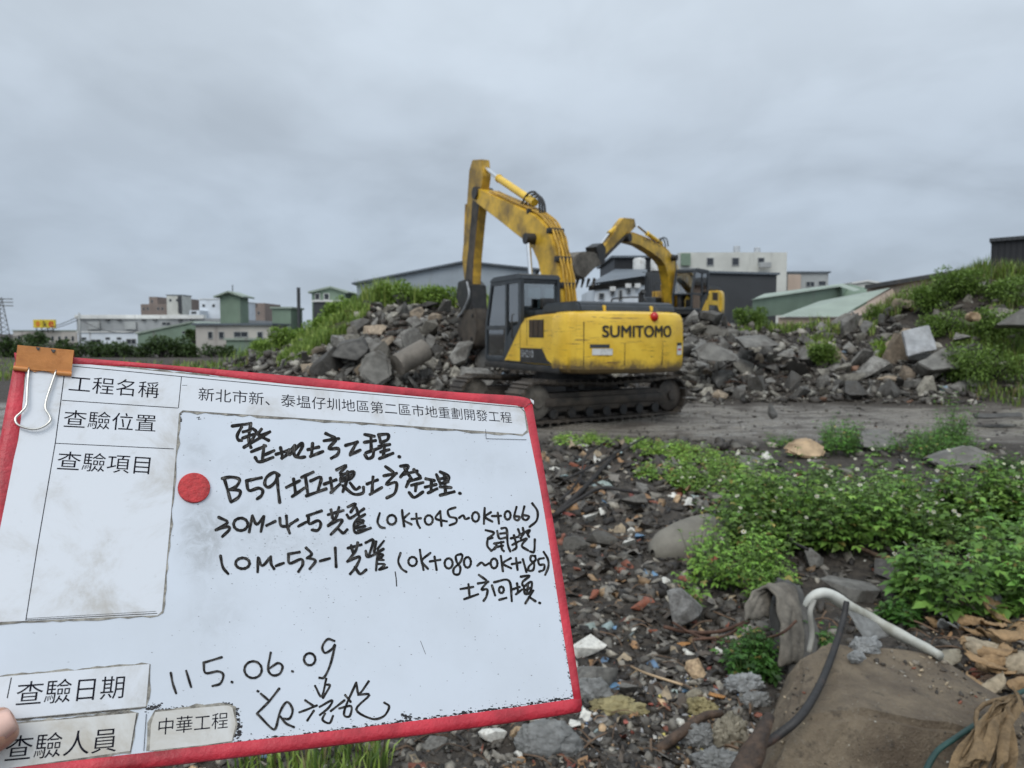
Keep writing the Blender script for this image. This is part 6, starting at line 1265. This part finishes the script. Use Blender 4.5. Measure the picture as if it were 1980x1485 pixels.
label_sheet(L_PTS, 'paper_label', M_PAPER, .0006, 3.5); label_sheet([(0, 1309), (289, 1284), (282, 1366), (40, 1389), (0, 1392), (-80, 1399), (-70, 1315)], 'paper_label', M_PAPER, .0006, 4); label_sheet([(-90, 1404), (40, 1399), (264, 1378), (252, 1452), (100, 1474), (0, 1488), (-95, 1496)], 'paper_label', M_PAPER2, .0006, 4)
label_sheet([(300, 1377), (380, 1369), (440, 1364), (449, 1368), (456, 1400), (448, 1433), (400, 1440), (289, 1452), (292, 1400)], 'paper_label', M_PAPER2, .0006, 5)
def bline(pts, w, z, name='printed_line', mat=None):
    mb = MB()
    for a, b_ in zip(pts[:-1], pts[1:]):
        A, B_ = np.array(a, float), np.array(b_, float); d = (B_-A)/np.linalg.norm(B_-A); n_ = np.array([-d[1], d[0]])*w/2
        mb.add([bp3(*(A-n_), z), bp3(*(B_-n_), z), bp3(*(B_+n_), z), bp3(*(A+n_), z)], [(3, 2, 1, 0)])
    return bpart(mb, name, mat or M_PRINT)
for p, w_ in [([(141, 708), (560, 748), (1011, 788)], 1.3), ([(126, 712), (107, 856), (72, 1060), (50, 1199)], 1.8), ([(120, 774), (344, 789)], 1.4), ([(106, 857), (336, 868)], 1.4), ([(351, 728), (345, 789)], 1.4), ([(49, 1199), (304, 1186)], 1.4), ([(51, 1196), (302, 1182)], .8),
              ([(22, 1310), (14, 1350)], 2.2), ([(283, 1380), (278, 1452)], 1.2), ([(41, 1391), (283, 1368)], 1), ([(939, 830), (940, 848), (1018, 850)], .8), ([(264, 1380), (252, 1453)], 1), ([(362, 745), (352, 745)], .8)]: bline(p, w_, .00066)
def print_text(s, a, b_, off=-.002, k=1.0):
    V, Fc = text_mesh(s, off); lo, hi = V.min(0), V.max(0); A, B_ = np.array(bp(*a)), np.array(bp(*b_)); ex = (B_-A)/np.linalg.norm(B_-A); ey = np.array([-ex[1], ex[0]]); sc = np.linalg.norm(B_-A)/(hi[0]-lo[0])
    P = [tuple(A+ex*(x-lo[0])*sc+ey*(y-lo[1])*sc*k)+(.00068,) for x, y, z in V]; return bpart(MB().add(P, Fc), 'printed_text', M_PRINT)
print_text('工程名稱', (132, 758), (306, 771)); print_text('查驗位置', (121, 827), (300, 836)); print_text('查驗項目', (108, 909), (288, 918)); print_text('新北市新、泰塭仔圳地區第二區市地重劃開發工程', (383, 775), (990, 819))
print_text('查驗日期', (28, 1366), (238, 1350)); print_text('查驗人員', (6, 1474), (224, 1453)); print_text('中華工程', (305, 1422), (440, 1408))
# handwriting: ribbons traced stroke by stroke
def marker_mat():
    m, t, bs = new_mat('marker_ink'); c = tn(t, 'ShaderNodeAttribute', attribute_name='Col').outputs['Color']; s = tn(t, 'ShaderNodeSeparateColor', {0: c}); cmb_ = tn(t, 'ShaderNodeCombineXYZ', {0: s.outputs[0], 1: s.outputs[1], 2: s.outputs[2]})
    mp = tn(t, 'ShaderNodeMapping', {0: cmb_.outputs[0]}); mp.inputs[3].default_value = (1.6, 5.5, 40); n = noise(t, mp.outputs[0], 1.0, 4, .6)
    mp2 = tn(t, 'ShaderNodeMapping', {0: cmb_.outputs[0]}); mp2.inputs[3].default_value = (1.1, .6, 40); n2 = noise(t, mp2.outputs[0], 1.0, 2, .5)
    dry = tn(t, 'ShaderNodeMath', {0: rng(t, n, .45, .60), 1: rng(t, n2, .42, .66, .15, 1.0)}, operation='MULTIPLY').outputs[0]
    t.links.new(mixc(t, dry, (.007, .006, .005), (.13, .122, .112)), bs.inputs['Base Color']); bs.inputs['Roughness'].default_value = .6; bs.inputs['Specular IOR Level'].default_value = .15; return m
M_MARK = marker_mat(); _sk = [0]
def ell(cx, cy, rx, ry, a0=-100, sweep=375): return [(cx+rx*math.cos(R(a0-sweep*k/16)), cy+ry*math.sin(R(a0-sweep*k/16))) for k in range(17)]
def strokes(name, ox, oy, sc, lst, w):
    V, Fc, Cc = [], [], []; rn = random.Random(int(ox+oy))
    for st in lst:
        P = [np.array([ox+x/sc, oy+y/sc]) for x, y in st]
        if len(P) == 1: P = [P[0]-[.8, .3], P[0]+[.8, .3]]
        if len(P) > 2: P = [np.array(p) for p in smooth_path(P, 5)]
        else: P = [P[0]+(P[1]-P[0])*k/6 for k in range(7)]
        _sk[0] += 1; z = .00012+(_sk[0] % 60)*6e-6; ph = rn.random(); b0 = len(V); n = len(P); u = 0; cap = 4
        T = [(P[min(i+1, n-1)]-P[max(i-1, 0)]) for i in range(n)]; T = [t/(np.linalg.norm(t)+1e-9) for t in T]
        rows = [(P[0]-T[0]*w*.5*math.cos(k/cap*1.57), T[0], math.sin(k/cap*1.57), 0) for k in range(1, cap)]+[(P[i], T[i], 1, i) for i in range(n)]+[(P[-1]+T[-1]*w*.5*math.sin(k/cap*1.57), T[-1], math.cos(k/cap*1.57), n-1) for k in range(1, cap)]
        last = rows[0][0]; wob = rn.uniform(0, 6)
        for i, (p, t_, f_, _) in enumerate(rows):
            u += np.linalg.norm(p-last); last = p; nn_ = np.array([-t_[1], t_[0]])*w*.5*f_*(1+.10*math.sin(i*.9+wob))
            for sd in (-1, 0, 1): V.append(bp3(*(p+nn_*sd), z)); Cc.append((u/14, sd*f_*.5+.5, ph, 1))
        for i in range(len(rows)-1):
            for k in (0, 1): a = b0+i*3+k; Fc.append((a, a+3, a+4, a+1))
    o = make(name, V, Fc, M_MARK, board, False, Cc); o.data.transform(BT)
    bm = bmesh.new(); bm.from_mesh(o.data); bm.normal_update()
    for f in bm.faces:
        if f.normal.z < 0: f.normal_flip()
    bm.to_mesh(o.data); bm.free(); return o
strokes('handwritten_line', 360, 740, 4.95, [[(440, 415), (620, 390)], [(620, 390), (605, 470), (600, 560), (620, 620)], [(530, 425), (490, 500), (497, 545), (530, 553)], [(545, 470), (615, 455)], [(540, 530), (640, 495)], [(552, 618), (660, 555), (800, 470)], [(640, 440), (668, 480), (600, 590)],
    [(720, 445), (690, 490), (710, 505), (800, 470)], [(715, 515), (790, 552)], [(625, 660), (760, 605)], [(745, 600), (730, 740)], [(740, 695), (840, 650)], [(660, 715), (700, 757), (830, 715)],
    [(860, 685), (970, 650)], [(903, 620), (922, 710)], [(915, 722), (960, 690), (1030, 610)], [(985, 640), (990, 690), (1100, 580), (1112, 610), (1070, 690)], [(1040, 600), (1035, 690), (1080, 715), (1135, 710)],
    [(1165, 640), (1270, 615)], [(1210, 580), (1200, 690)], [(1190, 705), (1308, 658)], [(1335, 485), (1420, 525)], [(1320, 555), (1460, 535)], [(1430, 555), (1365, 630), (1455, 630), (1450, 685), (1390, 722)],
    [(1525, 600), (1640, 567)], [(1630, 575), (1572, 680)], [(1570, 690), (1665, 645)], [(1710, 495), (1800, 512)], [(1705, 570), (1812, 553)], [(1768, 510), (1772, 650)], [(1720, 670), (1860, 620)], [(1710, 690), (1740, 725), (1785, 705), (1795, 650)],
    [(1843, 495), (1862, 570)], [(1850, 497), (1932, 495), (1925, 545), (1862, 572)], [(1845, 608), (1948, 590)], [(1898, 605), (1888, 700)], [(1862, 662), (1940, 640)], [(1850, 725), (1978, 675)], [(2040, 708)]], 6.5)
strokes('handwritten_line', 360, 740, 4.95, [[(365, 920), (398, 1030), (425, 1135)], [(345, 915), (430, 902), (510, 925), (480, 990), (410, 1025)], [(430, 1022), (515, 1035), (500, 1095), (432, 1140)], [(720, 908), (575, 938)], [(578, 940), (600, 1030), (690, 1008), (732, 1030), (720, 1080), (680, 1110)],
    [(890, 885), (840, 858), (770, 905), (752, 970), (790, 1000), (850, 950), (880, 880)], [(868, 880), (878, 1000), (895, 1145)], [(960, 1000), (1085, 938)], [(1028, 920), (1048, 1060)], [(1015, 1088), (1130, 1008)], [(1215, 855), (1105, 905)], [(1140, 890), (1165, 1065)], [(1190, 940), (1290, 905), (1262, 1030)], [(1150, 1082), (1340, 1015)],
    [(1320, 970), (1435, 928)], [(1380, 912), (1400, 1040)], [(1385, 1050), (1472, 970)], [(1440, 832), (1530, 792), (1475, 862)], [(1480, 885), (1600, 850), (1580, 915), (1480, 942)], [(1545, 850), (1540, 930), (1500, 1040)], [(1490, 880), (1475, 935)], [(1500, 915), (1590, 885)], [(1570, 960), (1620, 1020), (1660, 1000)], [(1500, 985), (1600, 1065), (1690, 1055), (1697, 1000)],
    [(1730, 970), (1832, 930)], [(1788, 902), (1778, 1060)], [(1760, 1068), (1872, 1003)]]+[[(1683+a*1.1, b_*1.1) for a, b_ in s] for s in [[(205, 730), (270, 775)], [(190, 810), (300, 788)], [(285, 800), (212, 885), (298, 868), (285, 960), (215, 1002)], [(335, 725), (405, 727), (335, 820)], [(370, 745), (430, 835)], [(350, 800), (480, 768)], [(450, 755), (505, 815)], [(420, 830), (385, 905)], [(400, 860), (510, 828)], [(430, 892), (530, 868)], [(472, 880), (465, 940)], [(410, 955), (455, 997), (530, 950)],
    [(555, 835), (630, 852)], [(550, 908), (645, 885)], [(605, 848), (600, 945)], [(575, 958), (652, 922)], [(648, 800), (680, 875)], [(680, 775), (755, 815), (742, 862)], [(665, 838), (745, 825)], [(715, 800), (728, 970)], [(680, 878), (748, 862)], [(680, 905), (775, 912)], [(680, 978), (802, 948)], [(852, 962)]]], 6.3)
C5 = lambda s: [((x+1870)/1.0, y) for x, y in s]
strokes('handwritten_line', 380, 960, 5.5, [[(235, 220), (330, 275), (205, 355)], [(215, 350), (330, 322), (350, 350), (275, 425)], ell(470, 295, 75, 66), [(595, 205), (560, 375)], [(595, 205), (640, 295), (715, 212)], [(718, 212), (685, 370)], [(745, 308), (838, 262)], [(885, 228), (900, 310), (985, 315)], [(1000, 292), (1075, 245)], [(955, 205), (965, 310), (990, 388)], [(1085, 315), (1165, 272)],
    [(1175, 205), (1330, 152)], [(1190, 215), (1200, 290), (1290, 255), (1322, 295), (1290, 358), (1228, 355)], [(1400, 192), (1560, 148)], [(1430, 140), (1448, 230)], [(1515, 115), (1480, 225), (1400, 310)], [(1400, 312), (1500, 255), (1550, 255), (1500, 330), (1430, 402)], [(1510, 345), (1560, 388), (1602, 352)],
    [(1610, 110), (1692, 78), (1640, 165)], [(1600, 195), (1640, 228), (1780, 130)], [(1700, 120), (1725, 200)], [(1790, 190), (1700, 250), (1675, 320), (1700, 385), (1850, 335)], [(1705, 262), (1778, 255), (1700, 312)], [(1700, 335), (1790, 315)], [(1720, 365), (1800, 350)], [(1715, 290), (1770, 280)]], 5.8)
strokes('handwritten_line', 720, 960, 4.95, [[(70, 160), (50, 240), (78, 290), (118, 300)], ell(185, 222, 42, 45), [(285, 130), (292, 210), (305, 285)], [(352, 162), (300, 220), (375, 268)], [(375, 215), (465, 208)], [(420, 165), (430, 250), (455, 300)], ell(540, 225, 38, 45), [(650, 140), (605, 210), (712, 238)], [(650, 145), (662, 282)], [(795, 105), (725, 132), (738, 190), (800, 208), (800, 250), (740, 275)], [(830, 205), (868, 180), (890, 215), (925, 205)], ell(988, 195, 33, 45),
    [(1075, 110), (1068, 260)], [(1135, 150), (1080, 195), (1148, 240)], [(1145, 187), (1230, 185)], [(1200, 155), (1212, 258)], ell(1295, 180, 28, 40), [(1380, 100), (1358, 200), (1390, 228), (1412, 195), (1368, 188)], [(1455, 95), (1435, 195), (1470, 226), (1500, 190), (1448, 178)], [(1530, 65), (1580, 140), (1572, 230), (1505, 290)]], 4.7)
strokes('handwritten_line', 720, 960, 4.95, [[(1085, 322), (1165, 348), (1105, 402)], [(1105, 400), (1100, 470), (1140, 520)], [(1110, 405), (1150, 395)], [(1195, 330), (1215, 400), (1275, 393)], [(1235, 305), (1285, 310), (1295, 450), (1320, 525)], [(1225, 355), (1278, 348)], [(1165, 450), (1255, 435)], [(1190, 445), (1180, 490), (1148, 512)], [(1232, 435), (1240, 500), (1258, 522)], [(1170, 487), (1250, 470)],
    [(1325, 400), (1398, 385)], [(1355, 370), (1380, 480), (1345, 515)], [(1340, 462), (1400, 430)], [(1395, 312), (1410, 352)], [(1440, 300), (1450, 345)], [(1405, 370), (1505, 320), (1490, 352)], [(1450, 350), (1420, 400)], [(1480, 350), (1500, 385)], [(1420, 422), (1478, 402), (1430, 470), (1490, 515)], [(1555, 410), (1548, 525), (1510, 525)]], 4.7)
strokes('handwritten_line', 380, 960, 5.5, [[(255, 630), (280, 750), (335, 820)], ell(490, 710, 74, 57), [(655, 650), (650, 800)], [(660, 655), (700, 735), (790, 640)], [(790, 640), (795, 720), (825, 768)], [(845, 737), (925, 708)], [(1095, 590), (975, 612)], [(978, 615), (990, 710), (1110, 665), (1130, 720), (1085, 798)], [(1165, 545), (1225, 610), (1175, 655)], [(1180, 650), (1265, 682), (1205, 768)], [(1315, 685), (1415, 658)], [(1475, 545), (1485, 748)],
    [(1610, 548), (1752, 512)], [(1645, 520), (1668, 610)], [(1715, 490), (1690, 580), (1605, 690)], [(1608, 690), (1735, 640), (1700, 740), (1635, 822)], [(1685, 750), (1740, 822), (1805, 778)], [(1800, 490), (1880, 465), (1830, 640)], [(1800, 580), (1830, 642), (1988, 558)], [(1910, 480), (1888, 590)]], 5.6)
strokes('handwritten_line', 720, 960, 4.95, [[(110, 425), (50, 500)], [(55, 500), (35, 705)], [(50, 545), (105, 560), (50, 602)], [(50, 605), (108, 608)], [(38, 645), (120, 650), (60, 702), (142, 678)], [(45, 560), (90, 585)], [(270, 540), (248, 620), (280, 690), (326, 722)], ell(385, 622, 40, 43), [(455, 510), (470, 610), (490, 702)], [(555, 540), (475, 615), (532, 692)], [(550, 622), (650, 605)], [(595, 575), (615, 702)], ell(730, 640, 38, 48), [(850, 550), (800, 570), (810, 630), (842, 680), (830, 742), (782, 740), (780, 690), (840, 630), (862, 570), (845, 550)],
    ell(910, 630, 33, 50), [(1005, 662), (1045, 632), (1078, 658), (1115, 640)], ell(1165, 640, 32, 46), [(1230, 570), (1250, 715)], [(1325, 590), (1250, 640), (1328, 686)], [(1335, 647), (1418, 630)], [(1375, 590), (1390, 702)], [(1440, 600), (1475, 722)], [(1560, 570), (1520, 568), (1515, 610), (1548, 640), (1540, 700), (1500, 710), (1498, 670), (1560, 610), (1558, 572)], [(1640, 590), (1590, 602), (1600, 652), (1645, 652), (1640, 700), (1598, 718)], [(1640, 530), (1680, 600), (1685, 670), (1655, 748)]], 4.7)
strokes('handwritten_line', 720, 960, 4.95, [[(845, 885), (965, 865)], [(920, 840), (930, 950)], [(880, 982), (1012, 935)], [(1020, 750), (1090, 800)], [(1010, 832), (1110, 815)], [(1100, 818), (1045, 890), (1100, 888), (1092, 955), (1065, 998)], [(1145, 850), (1175, 945)], [(1165, 820), (1308, 805), (1335, 1000)], ell(1235, 893, 23, 30), [(1215, 988), (1282, 970)],
    [(1345, 887), (1410, 865)], [(1385, 830), (1395, 910)], [(1375, 935), (1432, 890)], [(1420, 767), (1505, 758), (1440, 815), (1438, 850)], [(1450, 862), (1525, 815), (1510, 915), (1462, 930), (1450, 865)], [(1490, 850), (1480, 925)], [(1465, 895), (1510, 875)], [(1540, 900), (1465, 1022)], [(1500, 960), (1562, 1002)], [(1602, 1018)]], 4.7)
strokes('handwritten_line', 300, 1200, 3.96, [[(120, 400), (135, 480), (160, 555)], [(238, 385), (275, 507)], [(510, 280), (370, 322)], [(372, 322), (385, 400), (480, 388), (522, 415), (500, 480), (440, 500)], [(588, 470)], ell(750, 375, 66, 64), [(885, 245), (865, 370), (900, 418), (955, 405), (975, 350), (940, 325), (880, 362)], [(1052, 388)], ell(1183, 295, 43, 46, -60), [(1372, 155), (1320, 142), (1280, 200), (1300, 247), (1350, 220), (1375, 185)], [(1378, 190), (1340, 340), (1295, 432), (1258, 437)]], 4.7)
strokes('handwritten_signature', 300, 1200, 3.96, [[(787, 540)], [(810, 560), (865, 607)], [(950, 520), (870, 620), (780, 710)], [(780, 710), (900, 830), (935, 795)], [(930, 800), (960, 690), (1010, 622), (1052, 680), (1030, 748), (975, 750)], [(960, 735), (1000, 785), (1062, 815)], [(1150, 610), (1215, 655)], [(1105, 702), (1160, 682), (1238, 650)], [(1165, 765), (1215, 690)],
    [(1225, 500), (1275, 582), (1310, 445)], [(1310, 490), (1338, 500), (1285, 592)], [(1260, 660), (1355, 610), (1330, 665), (1262, 722)], [(1300, 712), (1282, 760), (1335, 785), (1362, 730)], [(1345, 692), (1450, 610)], [(1455, 570), (1497, 622)], [(1410, 672), (1500, 655), (1490, 730), (1448, 725), (1462, 650), (1540, 475)], [(1540, 475), (1562, 560), (1635, 465)], [(1555, 568), (1640, 570), (1540, 680), (1660, 752), (1750, 732), (1792, 660), (1755, 628)]], 4.7)
# stray ink: crumbs along the lower and right edge, specks, scratches
def crumbs(name, pts, n, r0, r1, sp, seed, mat=M_INK):
    rn = random.Random(seed); mb = MB()
    for _ in range(n):
        i = rn.randrange(len(pts)-1); t = rn.random(); a, b_ = np.array(pts[i], float), np.array(pts[i+1], float); p = a+(b_-a)*t+np.array([rn.gauss(0, sp[0]), -abs(rn.gauss(0, sp[1])) if sp[1] > 0 else rn.gauss(0, -sp[1])])
        r = r0+(r1-r0)*rn.random()**3; k = rn.randint(5, 7); a0 = rn.random()*6
        mb.add([bp3(p[0]+r*rn.uniform(.6, 1.3)*1.5*math.cos(a0-j*6.283/k), p[1]+r*rn.uniform(.5, 1)*math.sin(a0-j*6.283/k), .0001+rn.random()*.00004) for j in range(k)], [tuple(range(k))])
    o = bpart(mb, name, mat); bm = bmesh.new(); bm.from_mesh(o.data); bm.normal_update()
    for f in bm.faces:
        if f.normal.z < 0: f.normal_flip()
    bm.to_mesh(o.data); bm.free(); o['kind'] = 'stuff'; return o
BE = [(470, 1436), (620, 1417), (760, 1399), (900, 1381), (1010, 1365), (1110, 1350)]
crumbs('ink_residue', BE, 520, .5, 3.0, (3, 2.2), 1); crumbs('ink_residue', BE, 160, .4, 1.4, (3, 9), 2); crumbs('ink_residue', [(1040, 880), (1077, 1150), (1108, 1350)], 170, .4, 1.6, (1.5, -1), 3)
crumbs('ink_specks', [(400, 830), (1000, 860), (1050, 1300), (420, 1300), (380, 900), (900, 1000), (500, 1250), (1000, 1200)], 420, .35, 1.1, (70, -40), 4, pmat('grey_ink', (.2, .2, .21), .7, .3, 100, 0)); crumbs('ink_residue', [(779, 1384), (784, 1390), (796, 1390)], 40, .8, 3.2, (2, 4), 5)
crumbs('ink_residue', [(344, 797), (345, 815)], 70, .8, 3.2, (3, -5), 6); crumbs('ink_residue', [(300, 1374), (440, 1362), (458, 1372)], 150, .6, 2.6, (2, 2), 7); crumbs('ink_residue', [(452, 1372), (460, 1400), (458, 1436)], 150, .8, 3.6, (4, -4), 8)
crumbs('ink_residue', [(283, 1370), (310, 1366)], 60, .8, 3.0, (5, -3), 10); crumbs('ink_specks', [(640, 755), (990, 830), (400, 800)], 200, .3, 1.0, (30, -12), 11, M_GRIME)
crumbs('ink_specks', [(440, 880), (700, 1000), (480, 1060), (640, 1150)], 380, .35, 1.2, (55, -30), 12, pmat('faint_ink', (.28, .29, .3), .7, .3, 100, 0))
bline([(764, 1105), (766, 1118), (767, 1134)], 2.2, .0001, 'ink_scratch', M_INK); bline([(813, 1239), (823, 1265)], .8, .0001, 'ink_scratch', M_INK); bline([(380, 808), (386, 806), (383, 811), (389, 810)], 1.2, .0001, 'ink_scratch', M_INK)
m_ = crumbs('smudge', [(372, 1000), (378, 1060), (372, 1130)], 1, 1, 2, (1, -1), 9); bpy.data.objects.remove(m_)
# round red magnet
c0 = np.array(bp(375, 944)); rx = np.array(bp(406, 944))-c0; ry = np.array(bp(375, 973))-c0; mb = MB(); n = 40
rings = [(1.0, .0001), (1.0, .0016), (.985, .0021), (.9, .0024), (.55, .0023), (.0001, .0022)]
V = [(c0[0]+(rx[0]*math.cos(a)+ry[0]*math.sin(a))*r, c0[1]+(rx[1]*math.cos(a)+ry[1]*math.sin(a))*r, z) for r, z in rings for a in [k*2*math.pi/n for k in range(n)]]
Fc = [(i*n+k, i*n+(k+1) % n, (i+1)*n+(k+1) % n, (i+1)*n+k) for i in range(len(rings)-1) for k in range(n)]
mg = MB().add(V, Fc).build('magnet', pmat('red_rubber', (.50, .03, .032), .5, .2, 160, .3, 300, dirt=(.3, .02, .02), dirt_amt=.5)); bm = bmesh.new(); bm.from_mesh(mg.data); bmesh.ops.recalc_face_normals(bm, faces=bm.faces[:]); bm.to_mesh(mg.data); bm.free(); autosmooth(mg, 40)
mg.matrix_world = MBOARD; tag(mg, 'round red magnet stuck at the left of the handwritten lines', 'magnet')
# binder clip
clip = empty('binder_clip'); clip.matrix_world = MBOARD; tag(clip, 'orange metal binder clip gripping the upper left corner of the board', 'binder clip')
M_ORANGE = pmat('orange_enamel', (.62, .25, .07), .38, .1, 60, .08, 200, dirt=(.40, .13, .03), dirt_amt=.25); M_WIRE = pmat('steel_wire', (.62, .60, .55), .28, .1, 60, 0, metal=.9)
def cp(px, py, z): x, y = bp(px, py, z); return (x, y, z)
q = [(34, 667, .010), (143, 677, .010), (138, 722, .0022), (29, 712, .0022)]
V = []
nu, nv = 12, 6
for j in range(nv+1):
    for i in range(nu+1):
        u, v = i/nu, j/nv; px = (q[0][0]*(1-u)+q[1][0]*u)*(1-v)+(q[3][0]*(1-u)+q[2][0]*u)*v; py = (q[0][1]*(1-u)+q[1][1]*u)*(1-v)+(q[3][1]*(1-u)+q[2][1]*u)*v; V.append(cp(px, py, .010*(1-v)+.0022*v))
Fc = [(j*(nu+1)+i, (j+1)*(nu+1)+i, (j+1)*(nu+1)+i+1, j*(nu+1)+i+1) for j in range(nv) for i in range(nu)]
def plate(name, V, Fc, th):
    o = make(name, V, Fc, M_ORANGE, clip); bm = bmesh.new(); bm.from_mesh(o.data); bmesh.ops.recalc_face_normals(bm, faces=bm.faces[:]); bmesh.ops.solidify(bm, geom=bm.faces[:], thickness=th); bm.to_mesh(o.data); bm.free(); return o
plate('front_plate', V, Fc, -.0006)
x0, y0, _ = cp(34, 667, .010); x1, y1, _ = cp(143, 677, .010); dy = .001
V = [(x0, y0, .010), (x1, y1, .010), (x1, y1+.0008, .002), (x0, y0+.0008, .002), (x1, y1, -.016), (x0, y0, -.016), (x1, y1-.024, -.0085), (x0, y0-.024, -.0085)]
plate('spine_and_back_plate', V, [(0, 1, 2, 3), (3, 2, 4, 5), (5, 4, 6, 7)], .0006)
for a, b_ in (((26, 711.5), (54, 714.5)), ((110, 721), (138.5, 723.5))):
    mb = MB().tube([cp(*a, .0024), cp(*b_, .0024)], .0019, 14); o = mb.build('rolled_lip', M_ORANGE, clip); autosmooth(o, 50)
o = plate('centre_tongue', [cp(56, 714, .0022), cp(108, 719, .0022), cp(102, 722, .0018), cp(84, 716.5, .0016), cp(66, 719, .0018)], [(0, 4, 3), (0, 3, 1), (3, 2, 1)], .0006)
for a in ((73.5, 673), (103, 678)): 
    o = MB().prism([bp(a[0]+dx, a[1]+dy_, .0098) for dx, dy_ in ((-5, -2), (5, -1), (2, 4), (-1, 4))], lambda p, t: (p[0], p[1], t), .0096, .0104).build('slot', M_BLACK, clip)
wp = smooth_path([cp(56, 710, .0028), cp(53, 750, .0032), cp(51, 783, .0035), cp(42, 796, .0036), cp(30, 808, .0036), cp(33, 820, .0036), cp(48, 827, .0036), cp(66, 830, .0036), cp(84, 825, .0036), cp(97, 814, .0036), cp(96, 804, .0036), cp(88, 790, .0036), cp(90, 772, .0034), cp(100, 742, .0031), cp(109, 716, .0028)], 5)
MB().tube(wp, .00085, 10).build('wire_handle', M_WIRE, clip, True)
b2 = [(p[0], p[1]+.0, -.018-.002*math.sin(i)) for i, p in enumerate(wp)]; MB().tube([(x, y, -.0125) for x, y, z in wp], .00085, 8).build('wire_handle', M_WIRE, clip, True)
# the hand that holds the board: thumb in front, fingers behind
def skin_mat():
    m, t, bs = new_mat('skin'); v = tn(t, 'ShaderNodeTexCoord').outputs['Object']; n = noise(t, v, 60, 5, .6); t.links.new(mixc(t, rng(t, n, .3, .7), (.40, .20, .135), (.52, .29, .20)), bs.inputs['Base Color'])
    bs.inputs['Roughness'].default_value = .45; bs.inputs['Subsurface Weight'].default_value = .15; bs.inputs['Subsurface Radius'].default_value = (.01, .004, .002); bump(t, bs, noise(t, v, 350, 4, .6), .12, .0006); return m
def skinned(name, chains, mat, parent, sub=2):
    bm = bmesh.new(); lay = bm.verts.layers.skin.verify(); cache = {}
    def vert(p, r):
        k = tuple(round(c, 5) for c in p)
        if k not in cache: v = bm.verts.new(p); v[lay].radius = (r, r); cache[k] = v
        return cache[k]
    first = None
    for ch in chains:
        prev = None
        for p, r in ch:
            v = vert(p, r)
            if first is None: first = v; v[lay].use_root = True
            if prev is not None and prev is not v:
                try: bm.edges.new((prev, v))
                except ValueError: pass
            prev = v
    me = bpy.data.meshes.new(name); bm.to_mesh(me); bm.free(); o = bpy.data.objects.new(name, me); COL.objects.link(o); o.modifiers.new('k', 'SKIN').use_smooth_shade = True
    s = o.modifiers.new('s', 'SUBSURF'); s.levels = s.render_levels = sub; bpy.context.view_layer.update()
    me2 = bpy.data.meshes.new_from_object(o.evaluated_get(bpy.context.evaluated_depsgraph_get())); bpy.data.objects.remove(o)
    me2.materials.clear(); me2.materials.append(mat); o = bpy.data.objects.new(name, me2); COL.objects.link(o)
    if parent: o.parent = parent
    me2.polygons.foreach_set('use_smooth', [True]*len(me2.polygons)); return o
M_SKIN = skin_mat()
t0 = np.array(cp(14, 1400, .0125)); t1 = np.array(cp(-60, 1440, .015)); ax = (t1-t0)/np.linalg.norm(t1-t0)
ip = t0+ax*.030; mcp = t0+ax*.062+np.array([-.004, -.010, .002]); wr = mcp+np.array([-.035, -.055, .0]); palm = (mcp+wr)/2+np.array([-.012, .008, -.012])
root_p = tuple(palm); T = lambda a: tuple(float(c) for c in a)
ch = [[(root_p, .019), (T(wr), .024), (T(wr+np.array([-.05, -.085, .02])), .03), (T(wr+np.array([-.12, -.20, .06])), .037)],
      [(root_p, .019), (T(mcp), .0145), (T(ip), .0135), (T(t0+ax*.012), .0145), (T(t0), .0128), (T(t0-ax*.005), .0092)]]
for k in range(4):
    kb = palm+np.array([.006-.004*k, .034-.020*k, -.014]); kn = kb+np.array([.018, .010-.006*k, -.008]); m1 = kn+np.array([.030-.004*k, .004-.003*k, .000]); m2 = m1+np.array([.022-.003*k, -.001, .003]); tp = m2+np.array([.017-.002*k, -.002, .0025])
    kn[2] = min(kn[2], -.0175); m1[2] = -.0175; m2[2] = -.0165; tp[2] = -.0155
    ch.append([(root_p, .019), (T(kb), .0125), (T(kn), .0095), (T(m1), .0088), (T(m2), .0078), (T(tp), .0062)])
person = empty('person'); person.matrix_world = MBOARD; tag(person, 'hand of the photographer with its thumb pressed on the board edge', 'person')
skinned('hand', ch, M_SKIN, person, 3)
nl = []; sd = np.cross(ax, [0, 0, 1]); sd /= np.linalg.norm(sd)
V = []
for i in range(7):
    for j in range(5):
        u = i/6; v = j/4-.5; p = t0+ax*(-.004+.014*u)+sd*v*.018*(1-.25*(1-u)**2); z = .0135+.0136*math.sqrt(max(.0, 1-(v*1.5)**2))*(.86+.12*u); V.append((p[0], p[1], z))
Fc = [(i*5+j, i*5+j+1, i*5+j+6, i*5+j+5) for i in range(6) for j in range(4)]
o = make('thumb_nail', V, Fc, pmat('nail', (.66, .42, .34), .28, .08, 90, 0, coat=.3), person, True); md = o.modifiers.new('t', 'SOLIDIFY'); md.thickness = .0006; md.offset = 0
